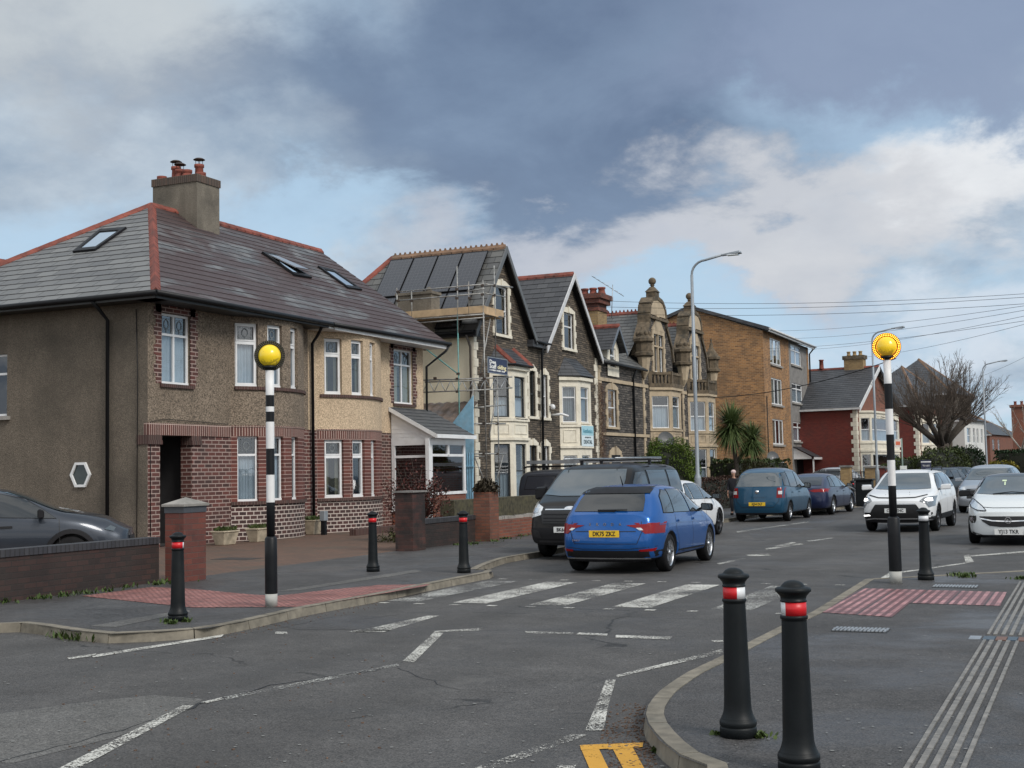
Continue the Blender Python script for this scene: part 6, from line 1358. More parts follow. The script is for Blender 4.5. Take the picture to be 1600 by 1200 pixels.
# ================================================================ garden walls and piers
def gwall(name, label, x0, x1, y0, y1, z1, m_, cop=None, cz=.1, cat='wall', z0=.05, cm_=None):
    t_ = thing(name, label, cat, ((x0+x1)/2, (y0+y1)/2, .1)); mb = MB(); mb.box(x0, x1, y0, y1, z0, z1-(cz if cop else 0)); mb.build('brickwork', m_, t_)
    if cop: mb = MB(); mb.box(x0-.02, x1+.02, y0, y1, z1-cz, z1); mb.build('coping', cop, t_)
    return t_
gwall('garden_wall', 'long black sooty brick wall with upright brick coping beside the parked dark car', -13.62, -13.38, 2.0, 16.05, .80, M['sootbrick'], M['wallcop'])
def pier(label, cpx, cpy, w_, d_, h, m_, cap=None, band=None):
    x, y = G(cpx, cpy, .1); t_ = thing('gate_pier', label, 'pier', (x, y, .1)); mb = MB(); mb.box(x-w_, x, y, y+d_, .1, .1+h-(.1 if band else 0)); mb.build('brickwork', m_, t_)
    if band: mb = MB(); mb.box(x-w_-.01, x+.01, y-.01, y+d_+.01, h, .1+h); mb.build('blue_brick_band', band, t_)
    if cap:
        mb = MB(); z = .1+h; e = .04; cx_, cy_ = x-w_/2, y+d_/2
        mb.box(x-w_-e, x+e, y-e, y+d_+e, z, z+.035)
        if cap[1]: B = [(x-w_-e, y-e, z+.035), (x+e, y-e, z+.035), (x+e, y+d_+e, z+.035), (x-w_-e, y+d_+e, z+.035)]; [mb.face([B[i], B[(i+1) % 4], (cx_, cy_, z+cap[1])]) for i in range(4)]
        mb.build('cap', cap[0], t_)
    return t_, x, y
pier('tall red brick gate pier with pyramid stone cap at the end of the black wall', 287, 909.5, .36, .55, 1.17, M['pierbrick'], (M['concrete'], .14), plain('blue grey brick', (.055, .06, .07), .6))
pier('soot stained brick gate pier with flat cap opposite the clipped drive', 645.6, 861.5, .42, .55, 1.22, brick('stained pier brick', (.10, .032, .024), (.035, .018, .016), (.06, .035, .03), ms=.006, bw=.3, stain=((.012, .011, .011), .9, .9, .46)), (M['concdark'], 0))
t_, x3, y3 = pier('orange brick pier heaped with dead ivy beside the low red wall', 766, 846, .42, .5, 1.15, brick('orange pier brick', (.24, .085, .048), (.15, .055, .035), (.12, .08, .06), ms=.008, stain=((.05, .03, .02), .6, 1.5, .5)))
xm, ym = G(658, 858, .1)
gwall('garden_wall', 'low soot black garden wall between two piers', -13.55, -13.32, ym, y3, .72, M['sootbrick'], M['wallcop'])
gwall('garden_wall', 'low orange red brick wall with broken stones on top behind the black van', -13.5, -13.25, y3+.5, 33.5, .55, M['redbrick'])
mb = MB(); rnd = random.Random(3)
for k in range(26): y = y3+.6+k*.2; mb.cbox((-13.38, y, .55), .12+.1*rnd.random(), .1+.08*rnd.random(), .04+.05*rnd.random(), rnd.random()*3)
tag(mb.build('loose_stones', M['concrete']), 'row of pale broken stones on the low red wall', 'stones')
gwall('rubble_wall', 'dark mossy rubble stone wall in front of the grey van', -15.2, -14.8, 29.0, 34.8, 1.02, plain('mossy rubble', (.055, .05, .03), .95, var=.6, scale=9, dirt=((.10, .09, .04), .6)))
gwall('block_edging', 'low brown brick edging in front of the beige house', -18.2, -18.0, 29.5, 33.9, .27, M['soldierd'], cat='edging')
def heap(name, label, c, rx, ry, rz, n, m_, cat='debris', seed=1, leaf=.06, kind='stuff'):
    rnd = random.Random(seed); mb = MB(); c = Vector(c)
    for k in range(n):
        d = Vector((rnd.gauss(0, 1), rnd.gauss(0, 1), abs(rnd.gauss(0, 1)))).normalized(); r_ = rnd.random()**.5; p = c+Vector((d.x*rx, d.y*ry, d.z*rz))*r_
        q = Vector((rnd.gauss(0, 1), rnd.gauss(0, 1), rnd.gauss(0, 1))).normalized(); s_ = q.cross(Vector((.3, .5, .8))).normalized(); l_ = leaf*rnd.uniform(.5, 1.5)
        mb.face([p-q*l_, p+s_*l_*.4, p+q*l_, p-s_*l_*.4])
    o = mb.build(name, m_); tag(o, label, cat, kind=kind); return o
heap('dead_ivy', 'heap of dead ivy on top of the orange brick pier', (x3-.2, y3+.25, 1.25), .32, .35, .32, 900, leafy('dead ivy', (.045, .035, .025), (.10, .085, .06)), seed=4)
mb = MB(); rnd = random.Random(8)
for (px, py) in [(845, 700), (835, 690)]:
    pass
mb.bm.free()
# planters, meter box
for i, (px, py, lab, w_) in enumerate([(352, 839.5, 'stone trough planter nearest the porch of the brown house', .28), (403, 838, 'stone trough planter below the brown house bay, by the beacon pole', .25), (489, 831, 'small stone planter between the two bays', .2)]):
    x = -19.1 if i < 2 else -19.75; y = onx(px, py, x)[0]; p_ = thing('planter', lab, 'planter', (x, y, .1), 0, 'stone planters along the house front'); mb = MB(); hh = .3 if i < 2 else .36
    mb.hexa([(x-.13, y-w_*.8, .1), (x+.13, y-w_*.8, .1), (x+.13, y+w_*.8, .1), (x-.13, y+w_*.8, .1), (x-.19, y-w_*1.05, .1+hh), (x+.19, y-w_*1.05, .1+hh), (x+.19, y+w_*1.05, .1+hh), (x-.19, y+w_*1.05, .1+hh)]); mb.box(x-.21, x+.21, y-w_*1.1, y+w_*1.1, .1+hh, .14+hh); mb.build('trough', M['planter'], p_, bevel=.012)
    rnd = random.Random(i); mb = MB()
    for k in range(160):
        b_ = Vector((x+rnd.uniform(-.15, .15), y+rnd.uniform(-w_, w_), .14+hh)); t2 = b_+Vector((rnd.gauss(0, .05), rnd.gauss(0, .05), rnd.uniform(.03, .13))); s_ = Vector((rnd.gauss(0, .02), rnd.gauss(0, .02), .01)); mb.face([b_, (b_+t2)/2+s_, t2, (b_+t2)/2-s_])
    mb.build('small_plants', leafy('planter leaves', (.03, .05, .015), (.08, .10, .03)), p_)
x = -19.25; y = onx(506, 815, x)[0]; mt = thing('meter_box', 'grey box on a short black post between the bays', 'utility box', (x, y, .1)); mb = MB(); mb.cbox((x, y, .1), .12, .12, .38); mb.build('post', M['black'], mt); mb = MB(); mb.cbox((x, y, .48), .16, .18, .27); mb.build('box', M['greypaint'], mt, bevel=.01)
# ================================================================ vegetation
def foliage(mb, c, rx, ry, rz, n, leaf, rnd, shell=.25, flat=0.0, boxy=False):
    c = Vector(c)
    for k in range(n):
        if boxy:
            q = [rnd.uniform(-1, 1) for _ in range(3)]; ax = rnd.choice([0, 1, 2, 2, 0]); q[ax] = (1 if (rnd.random() < .5 or ax == 2) else -1)*(1-abs(rnd.gauss(0, .06))); d = Vector(q); k_ = 1+.06*math.sin(d.x*9+d.y*13)+.05*math.sin(d.z*11+d.y*5); p = c+Vector((d.x*rx, d.y*ry, d.z*rz))*k_
        else:
            d = Vector((rnd.gauss(0, 1), rnd.gauss(0, 1), rnd.gauss(0, 1))).normalized(); lump = 1+.10*math.sin(d.x*7+d.z*5)+.08*math.sin(d.y*11+d.z*9); r_ = (1-abs(rnd.gauss(0, shell)))*lump; p = c+Vector((d.x*rx, d.y*ry, d.z*rz))*r_
        q = Vector((rnd.gauss(0, 1), rnd.gauss(0, 1), rnd.gauss(.3, 1))).normalized(); s_ = q.cross(Vector((rnd.random(), rnd.random(), 1))).normalized(); l_ = leaf*rnd.uniform(.6, 1.4)
        mb.face([p-q*l_, p+s_*l_*.45, p+q*l_, p-s_*l_*.45])
def shrub(name, label, cat, c, rx, ry, h, n, leaf, m_, seed, boxy=False, core=None, z0=.1):
    t_ = thing(name, label, cat, (c[0], c[1], .1)); rnd = random.Random(seed); mb = MB(); zc = z0+h/2
    foliage(mb, (c[0], c[1], zc), rx, ry, h/2, n, leaf, rnd, .12, boxy=boxy); mb.build('leaves', m_, t_, recalc=False)
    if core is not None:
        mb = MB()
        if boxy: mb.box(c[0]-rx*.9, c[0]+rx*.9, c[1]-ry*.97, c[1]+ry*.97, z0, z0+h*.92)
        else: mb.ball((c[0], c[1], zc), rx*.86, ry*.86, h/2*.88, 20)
        mb.build('dark_core', core, t_)  # solid near-black core filling the shrub behind its leaves
    return t_
dkc = plain('dark shrub core', (.012, .014, .008), .95, var=.4)
green = leafy('clipped conifer green', (.055, .100, .014), (.125, .175, .030)); priv = leafy('privet', (.025, .042, .012), (.06, .08, .025)); brownh = leafy('brown beech hedge', (.040, .022, .018), (.085, .048, .034)); dgreen = leafy('dark conifer', (.012, .028, .012), (.03, .055, .02)); yellow = leafy('yellow shrub', (.14, .13, .02), (.26, .22, .03))
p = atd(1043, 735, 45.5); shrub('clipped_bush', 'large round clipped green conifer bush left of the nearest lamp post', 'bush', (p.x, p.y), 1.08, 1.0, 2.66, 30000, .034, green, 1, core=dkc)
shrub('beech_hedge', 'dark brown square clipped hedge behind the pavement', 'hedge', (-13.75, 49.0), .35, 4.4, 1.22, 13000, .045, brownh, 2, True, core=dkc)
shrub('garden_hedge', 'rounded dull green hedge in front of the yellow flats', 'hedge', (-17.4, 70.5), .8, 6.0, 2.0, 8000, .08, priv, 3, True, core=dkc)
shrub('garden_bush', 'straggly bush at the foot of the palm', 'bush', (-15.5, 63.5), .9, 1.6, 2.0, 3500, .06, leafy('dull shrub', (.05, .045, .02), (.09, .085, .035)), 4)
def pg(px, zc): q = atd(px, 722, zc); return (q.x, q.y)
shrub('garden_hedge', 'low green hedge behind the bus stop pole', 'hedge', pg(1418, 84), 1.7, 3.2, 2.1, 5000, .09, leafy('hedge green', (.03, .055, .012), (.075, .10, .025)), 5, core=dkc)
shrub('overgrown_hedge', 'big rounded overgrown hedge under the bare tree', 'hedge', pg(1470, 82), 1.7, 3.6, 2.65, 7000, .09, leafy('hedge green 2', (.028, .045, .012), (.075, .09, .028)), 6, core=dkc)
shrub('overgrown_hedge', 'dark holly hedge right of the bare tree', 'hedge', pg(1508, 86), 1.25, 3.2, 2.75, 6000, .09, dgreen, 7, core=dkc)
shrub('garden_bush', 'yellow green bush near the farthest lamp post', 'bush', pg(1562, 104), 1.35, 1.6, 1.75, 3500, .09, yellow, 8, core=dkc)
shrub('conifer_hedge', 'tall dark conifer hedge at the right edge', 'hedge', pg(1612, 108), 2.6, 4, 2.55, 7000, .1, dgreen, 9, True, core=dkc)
shrub('ivy', 'green laurel beside the cream wall', 'bush', (G(738, 815, .1)[0]-2.2, 31.5), .4, .5, .8, 900, .07, leafy('laurel', (.05, .10, .02), (.13, .18, .05)), 10)
# red-leaved shrub by the pier
rs = thing('red_leaved_shrub', 'sparse dark red leaved shrub in front of the glazed porch', 'shrub', tuple(atd(650, 825, 31)[:2])+(.1,))
bx, by = rs.location.x, rs.location.y; rnd = random.Random(11); mb = MB(); ml = MB()
for k in range(60):
    a = rnd.uniform(0, 6.28); sp_ = rnd.random()**.6; p = Vector((bx+rnd.gauss(0, .1), by+rnd.gauss(0, .1), .1)); e = Vector((bx+math.cos(a)*sp_*1.0, by+math.sin(a)*sp_*1.1, .1+rnd.uniform(.9, 2.1)*(1.05-.35*sp_))); m_ = (p+e)/2+Vector((0, 0, .12))
    mb.tube([p, m_, e], [.012, .008, .004], 5)
    for j in range(60):
        q = m_.lerp(e, rnd.uniform(-.5, 1))+Vector((rnd.gauss(0, .06), rnd.gauss(0, .06), rnd.gauss(0, .05))); d = Vector((rnd.gauss(0, 1), rnd.gauss(0, 1), rnd.gauss(0, 1))).normalized(); s_ = d.cross(Vector((0, .3, 1))).normalized(); l_ = rnd.uniform(.024, .05)
        ml.face([q-d*l_, q+s_*l_*.6, q+d*l_, q-s_*l_*.6])
mb.build('stems', M['bark'], rs); ml.build('leaves', leafy('dark red leaves', (.055, .014, .012), (.14, .055, .045)), rs, recalc=False)
heap('garden_undergrowth', 'dull brown green undergrowth under the red leaved shrub', (bx, by, .1), .9, 1.2, .45, 1400, leafy('undergrowth', (.05, .045, .025), (.10, .11, .045)), 'undergrowth', 12, .05)
# cabbage palm
def palm(c, label):
    t_ = thing('cabbage_palm', label, 'palm tree', (c[0], c[1], .1)); rnd = random.Random(21); x, y = c; r3 = Vector((.91, .412, 0))
    h1 = Vector((x, y, 0))-r3*.18+Vector((0, 0, 3.72)); h2 = Vector((x, y, 0))+r3*.80+Vector((0, 0, 3.05))
    mb = MB(); mb.tube([(x, y, .1), (x+.02, y, 1.2), (x, y, 2.0), h1], [.16, .12, .11, .09], 10); mb.tube([(x, y, 1.9), Vector((x, y, 2.3))+r3*.25, h2], [.10, .09, .08], 10); mb.build('trunk', M['bark'], t_)
    for hd, nl, L_ in ((h1, 760, 1.42), (h2, 560, 1.15)):
        mb = MB()
        for k in range(nl):
            el_ = math.asin(rnd.uniform(-.75, 1)); a = rnd.uniform(0, 6.283); d = Vector((math.cos(a)*math.cos(el_), math.sin(a)*math.cos(el_), math.sin(el_))); ll = L_*rnd.uniform(.75, 1.1); s_ = d.cross(Vector((0, 0, 1)))
            s_ = (s_.normalized() if s_.length > .01 else Vector((1, 0, 0)))*.03; p0 = hd+Vector((0, 0, rnd.uniform(-.25, .25))); drop = Vector((0, 0, -1))*ll*(.34 if el_ < .6 else .12)*rnd.uniform(.3, 1.2)
            p1 = p0+d*ll*.5+drop*.2; p2 = p0+d*ll+drop
            mb.face([p0-s_*.5, p0+s_*.5, p1+s_, p1-s_]); mb.face([p1-s_, p1+s_, p2])
        mb.build('crown', leafy('palm leaf', (.035, .060, .018), (.13, .17, .065), .45, .9), t_, recalc=False)
    return t_
palm(pg(1150, 63), 'cabbage palm with two spiky green heads in front of the flats')
def bare_tree(label, c, trunk_h, r0, limbs, shoots, twigs, H_, Wd, seed, m_, name='bare_tree'):
    t_ = thing(name, label, 'tree', (c[0], c[1], .1)); rnd = random.Random(seed); x, y = c; mt_ = MB(); mc = MB()
    base = Vector((x, y, .1)); fork = base+Vector((0, 0, trunk_h))
    mt_.tube([base, base+Vector((.05, 0, trunk_h*.5)), fork], [r0*1.25, r0, r0*1.15], 12)
    for i in range(limbs):
        a = 6.283*i/limbs+rnd.uniform(-.3, .3); ln = rnd.uniform(.7, 1.25)*Wd*.32; up = rnd.uniform(.6, 1.3); d = Vector((math.cos(a), math.sin(a), up)).normalized()
        k1 = fork+d*ln*.55+Vector((0, 0, -.1)); k2 = fork+d*ln; mt_.tube([fork-Vector((0, 0, .3)), k1, k2], [r0*.6, r0*.42, r0*.34], 8); mt_.ball(k2, r0*.5, r0*.5, r0*.45, 8)
        for j in range(shoots):
            o = k1.lerp(k2, rnd.uniform(.5, 1.05)); da = rnd.gauss(0, .8); out = Vector((math.cos(a+da), math.sin(a+da), 0)); tilt = rnd.random()**1.15*1.12+.05 if rnd.random() < .74 else rnd.uniform(1.1, 1.65); dd = (out*math.sin(tilt)*.95+Vector((0, 0, math.cos(tilt)+.12))).normalized()
            top = (H_-o.z)/max(.35, dd.z) if dd.z > .3 else Wd*.6; ll = min(top, Wd*.62)*rnd.uniform(.55, 1.0)*(.62 if tilt > 1.1 else 1); bend = Vector((rnd.gauss(0, .12), rnd.gauss(0, .12), .10))*ll
            P = [o, o+dd*ll*.35+bend*.2, o+dd*ll*.7+bend*.6, o+dd*ll+bend]; mc.tube(P, [.036, .026, .017, .007], 4, cap=False)
            for k in range(twigs):
                q = rnd.uniform(.2, .98); b0 = P[0].lerp(P[3], q); b0 = (P[1].lerp(P[2], (q-.35)/.35) if .35 < q < .7 else (P[2].lerp(P[3], (q-.7)/.3) if q >= .7 else P[0].lerp(P[1], q/.35)))
                td = (dd+Vector((rnd.gauss(0, .45), rnd.gauss(0, .45), rnd.gauss(.12, .35)))).normalized(); tl = ll*rnd.uniform(.12, .34)*(1.2-q*.6); m2 = b0+td*tl*.5; e2 = b0+td*tl+Vector((0, 0, tl*.12)); mc.tube([b0, m2, e2], [.013, .009, .006], 3, cap=False)
                for _ in range(2):
                    b1 = b0.lerp(e2, rnd.uniform(.3, .9)); t2 = (td+Vector((rnd.gauss(0, .5), rnd.gauss(0, .5), rnd.gauss(.1, .4)))).normalized(); mc.tube([b1, b1+t2*tl*.45], [.008, .005], 3, cap=False)
    mt_.build('trunk', m_, t_); mc.build('crown', M['twig'] if m_ is M['bark'] else m_, t_)
    return t_
bare_tree('big bare pollarded street tree with a fan of fine branches', pg(1474, 88), 3.0, .36, 9, 18, 16, 11.6, 6.2, 5, M['bark'])
bare_tree('pale bare birch at the right edge by the distant red brick house', pg(1597, 120), 3.0, .16, 5, 5, 6, 9.0, 5, 9, plain('pale birch bark', (.32, .30, .27), .9, var=.3))
# ivy-clad corner strip
vn = MB(); rnd = random.Random(14)
for k in range(2600):
    y = rnd.gauss(53.6, .28); z = rnd.uniform(.2, 5.6); p = Vector((-19.93+rnd.random()*.08, y, z)); d = Vector((rnd.gauss(0, .3), rnd.gauss(0, 1), rnd.gauss(0, 1))).normalized(); s_ = d.cross(Vector((1, 0, 0))).normalized(); l_ = rnd.uniform(.02, .06); vn.face([p-d*l_, p+s_*l_*.4, p+d*l_, p-s_*l_*.4])
tag(vn.build('bare_creeper', leafy('bare creeper', (.06, .028, .018), (.13, .075, .045)), recalc=False), 'brown leafless creeper between the dental house and the Dutch gable', 'creeper', kind='stuff')
# ---- yellow brick piers, railings, bin, cycle hoops, bus stop, boards
def farpier(label, px0, px1, zc, h, m_):
    a, b = atg(px0, zc), atg(px1, zc); cx_, cy_ = (a[0]+b[0])/2, (a[1]+b[1])/2; w_ = math.hypot(b[0]-a[0], b[1]-a[1])*.8; t_ = thing('gate_pier', label, 'pier', (cx_, cy_, .1)); mb = MB(); mb.cbox((cx_, cy_, .1), w_, w_, h); mb.build('brickwork', m_, t_); mb = MB(); mb.cbox((cx_, cy_, .1+h), w_+.12, w_+.12, .12); mb.build('cap', M['concdark'], t_)
farpier('yellow brick pier left of the iron gate', 1312, 1331, 79, 1.5, M['yellowbrick']); farpier('yellow brick pier right of the iron gate, by the middle lamp post', 1350, 1372, 79, 1.42, M['yellowbrick']); farpier('red brick pier beside the right yellow pier', 1372, 1386, 80, 1.4, M['redface'])
a, b = atg(1331, 79), atg(1350, 79); gt = thing('iron_gate', 'black wrought iron gate between the yellow piers', 'gate', (a[0], a[1], .1)); mb = MB()
for k in range(9): q = (a[0]+(b[0]-a[0])*k/8, a[1]+(b[1]-a[1])*k/8); mb.tube([(*q, .15), (*q, 1.3)], .02, 5)
for z in (.25, .9, 1.3): mb.tube([(*a, z), (*b, z)], .025, 5)
mb.build('bars', M['trim'], gt)
a, b = atg(1278, 77), atg(1312, 78); gt = thing('stone_wall', 'low grey garden wall with railings behind the bicycle hoops', 'wall', (a[0], a[1], .1)); mb = MB(); d_ = Vector((b[0]-a[0], b[1]-a[1], 0)); mb.prism([(*a, .1), (*b, .1), (*b, .85), (*a, .85)], (0, .3, 0)); mb.build('masonry', M['rubbled'], gt); mb = MB()
for k in range(16): q = (a[0]+(b[0]-a[0])*k/15, a[1]+(b[1]-a[1])*k/15); mb.tube([(*q, .8), (*q, 1.4)], .015, 4)
mb.tube([(*a, 1.35), (*b, 1.35)], .02, 4); mb.build('railings', M['trim'], gt)
x, y = G(1352, 791, .1); bn = thing('litter_bin', 'black litter bin with a slot right of the cycle hoops', 'litter bin', (x, y, .1)); mb = MB(); mb.cbox((x, y, .1), .62, .55, 1.0); mb.build('body', M['bollard'], bn, bevel=.03); mb = MB(); mb.cbox((x, y, 1.1), .72, .65, .07); mb.build('lid', M['bollard'], bn, bevel=.015); mb = MB(); mb.cbox((x+.1, y-.27, .82), .3, .06, .14); mb.build('slot', M['galv'], bn)
for k, lab in enumerate(['cycle hoop nearest the dark blue car', 'cycle hoop nearest the litter bin']):
    x, y = G(1308+k*15, 790+k*1.5, .1); t_ = thing('cycle_hoop', lab, 'bike rack', (x, y, .1), 0, 'galvanised cycle hoops'); mb = MB(); P = [(x-.38, y+.1, .1), (x-.38, y+.1, .65)]
    for j in range(1, 6): a = math.pi-math.pi*j/6; P.append((x+.38*math.cos(a), y+.1, .65+.22*math.sin(a)))
    P += [(x+.38, y+.1, .65), (x+.38, y+.1, .1)]; mb.tube(P, .03, 8); mb.build('hoop', M['galv'], t_)
q = atd(1411, 745, 80); st = thing('bus_stop', 'bus stop pole with orange and white flag and timetable case', 'bus stop', (q.x, q.y, .1)); r3 = Vector((.93, .37, 0)); o = Vector((q.x, q.y, 0))
mb = MB(); mb.tube([o+Vector((0, 0, .1)), o+Vector((0, 0, 3.35))], .045, 8); mb.build('pole', plain('grey green pole', (.20, .27, .24), .5), st)
fb = Fac((o-r3*.42).xy[:], (o-r3*.05).xy[:]); mb = MB(); fbox(mb, fb, 0, fb.L, 2.78, 3.3, -.03, .03, 0); fbox(mb, fb, .05, fb.L-.05, 2.92, 3.15, .03, .034, 1); mb.build('flag', [plain('flag white', (.66, .60, .56), .5), plain('flag orange', (.60, .14, .07), .5)], st)
fb = Fac((o-r3*.18).xy[:], (o+r3*.24).xy[:]); mb = MB(); fbox(mb, fb, 0, fb.L, .98, 1.62, .04, .09, 0); fbox(mb, fb, .05, fb.L-.05, 1.28, 1.31, .09, .095, 1); fbox(mb, fb, .05, fb.L-.05, 1.38, 1.41, .09, .095, 1); mb.build('timetable_case', [plain('case white', (.60, .63, .60), .4), M['greypaint']], st)
q = atd(1447, 740, 76); eb = thing('estate_agent_board', 'navy estate agent board in front of the hedge', 'sign', (q.x, q.y, .1)); o = Vector((q.x, q.y, 0)); fb = Fac((o-r3*.3).xy[:], (o+r3*.3).xy[:]); mb = MB(); mb.tube([o+Vector((0, 0, .1)), o+Vector((0, 0, 1.9))], .04, 5); mb.build('post', M['fascia'], eb)
mb = MB(); fbox(mb, fb, 0, fb.L, 1.15, 1.95, .04, .07, 0); fbox(mb, fb, 0, fb.L, 1.8, 1.86, .07, .075, 1); mb.build('board', [plain('board navy', (.015, .02, .05), .5), plain('board white', (.7, .7, .7), .5)], eb); o2 = fb.pt(fb.L/2, 1.6, .08)-Vector(eb.location); text_mesh('TO LET', .13, frame_M(o2, fb.dir, (0, 0, 1)), wm, eb, 'lettering')
# ---- overhead wires
wires = [((940, 470, 60), (1760, 447, 48)), ((905, 478, 58), (1760, 452, 46)), ((925, 489, 60), (1760, 462, 45)), ((1205, 517, 95), (1760, 452, 42)), ((1232, 529, 95), (1760, 455, 42)), ((1262, 546, 98), (1760, 458, 42)), ((1330, 560, 100), (1760, 462, 42)), ((1500, 598, 112), (1760, 470, 42)), ((1115, 621, 70), (1400, 560, 55)), ((1180, 545, 92), (1760, 475, 42))]
wl_ = ['uppermost', 'second', 'third', 'fourth', 'fifth', 'sixth', 'seventh', 'last']
for i, ((x0, y0, z0), (x1, y1, z1)) in enumerate(wires):
    a, b = atd(x0, y0, z0), atd(x1, y1, z1); sag = .35; mb = MB(); mb.tube([a.lerp(b, k/14)-Vector((0, 0, sag*4*(k/14)*(1-k/14))) for k in range(15)], .008 if i != 8 else .02, 4, cap=False)
    tag(mb.build('overhead_wire', M['trim']), 'thin telephone wire crossing the sky towards the right edge' if i != 8 else 'thick dark cable in front of the flats', 'wire', 'telephone wires fanning out over the road' if i != 8 else None)
# ================================================================ vehicles
def lerp_tab(tab, x):
    if x <= tab[0][0]: return tab[0][1]
    for (a, va), (b, vb) in zip(tab, tab[1:]):
        if x <= b: k = (x-a)/(b-a); return va+(vb-va)*k
    return tab[-1][1]
def paint(name, c, metal=.35, rough=.28, coat=.55):
    def fn(t, b, o):
        n = t.noise(t.pos, 900, 2); t.set(b.inputs['Base Color'], t.mix(t.math('MULTIPLY', t.ramp(n, .4, .7), .25), c, tuple(min(1, x*1.8) for x in c)))
        dirt = t.ramp(t.noise(t.pos, 2.5, 5, .65), .5, .75, 0, .12)
        b.inputs['Metallic'].default_value = metal; t.set(b.inputs['Roughness'], t.math('ADD', dirt, rough)); b.inputs['Coat Weight'].default_value = coat; b.inputs['Specular IOR Level'].default_value = coat*.6; t.set(b.inputs['Coat Roughness'], t.math('ADD', t.math('MULTIPLY', dirt, .6), .03))
    return mat(name, fn)
def car_body(P):
    """lofted shell. x forward, y left, z up. P: xr,xf,W,top[(x,z)],belt[(x,z)],zb,roofw,nose[(z,dx)],tail[(z,dx)],pf,pr"""
    xr, xf, W = P['xr'], P['xf'], P['W']/2; st = sorted(set(P['stations'])); bm = bmesh.new(); rows = []; zb = P['zb']
    def section(x, wk=1.0):
        zt = lerp_tab(P['top'], x); be = min(lerp_tab(P['belt'], x), zt-.03); g = zt-be; t_ = min(1, g/.38); wr = W*(P.get('hoodw', .80)*(1-t_)+P['roofw']*t_); w_ = W*wk
        wr *= wk; sh = P.get('shoulder', .955)
        return [(0, zb), (w_*.80, zb), (w_*.955, zb+.05), (w_*.985, zb+.24*(be-zb)), (w_, zb+.52*(be-zb)), (w_*.988, zb+.80*(be-zb)), (w_*sh, be), (w_*sh*(1-.30)+wr*.30-.004, be+g*.34), (w_*sh*.22+wr*.78, be+g*.74), (wr*.93, zt-.035*t_-.012), (wr*.62, zt-.012*t_-.003), (0, zt)]
    N = 12; rings = []
    def wk(x):
        k = 1.0; df, dr = (xf-x), (x-xr); lf, lr = P.get('lf', .75), P.get('lr', .6)
        if df < lf: k -= P.get('tf', .10)*((1-df/lf)**2.2)
        if dr < lr: k -= P.get('tr', .07)*((1-dr/lr)**2.2)
        return k
    for x in st: rings.append([(x, y, z) for y, z in section(x, wk(x))])
    def cap(end, prof, pr_):
        base = section(end, wk(end)); s_ = 1 if end == xf else -1; out = []
        for k in (1.0, .80, .5, .22, 0.0):
            ring = []
            for (y, z) in base: yy = y*k; ring.append((end+s_*(pr_*(1-(abs(yy)/W)**2.4)-lerp_tab(prof, z)), yy, z))
            out.append(ring)
        return out
    cf = cap(xf, P['nose'], P.get('pf', .16)); cr = cap(xr, P['tail'], P.get('pr', .10))
    allr = cr[::-1]+rings[1:-1]+cf
    V = {}
    def vert(s, i, p):
        q = (round(p[0], 5), round(p[1]*s, 5), round(p[2], 5))
        if abs(q[1]) < 1e-5: q = (q[0], 0.0, q[2])
        if q not in V: V[q] = bm.verts.new(q)
        return V[q]
    nlow = P.get('trimrow', 2)
    for s in (1, -1):
        for a, b in zip(allr, allr[1:]):
            for i in range(N-1):
                q = [vert(s, i, a[i]), vert(s, i, b[i]), vert(s, i, b[i+1]), vert(s, i, a[i+1])]; u_ = []
                for v in q:
                    if v not in u_: u_.append(v)
                if len(u_) >= 3:
                    try: f = bm.faces.new(u_)
                    except ValueError: continue
                    f.material_index = 1 if i < nlow else (2 if (P.get('roofmat') and i >= 8 and lerp_tab(P['top'], (a[i][0]+b[i][0])/2) > P['roofmat']) else 0); f.smooth = True
    bmesh.ops.recalc_face_normals(bm, faces=bm.faces); me = bpy.data.meshes.new('body'); bm.to_mesh(me); bm.free()
    o = bpy.data.objects.new('tmpbody', me); col.objects.link(o); m = o.modifiers.new('s', 'SUBSURF'); m.levels = 2; m.render_levels = 2
    me2 = bpy.data.meshes.new_from_object(o.evaluated_get(bpy.context.evaluated_depsgraph_get())); bpy.data.objects.remove(o); return me2
def pip(p, poly):
    x, y = p; c = False
    for i in range(len(poly)):
        (x1, y1), (x2, y2) = poly[i], poly[i-1]
        if (y1 > y) != (y2 > y) and x < (x2-x1)*(y-y1)/(y2-y1)+x1: c = not c
    return c
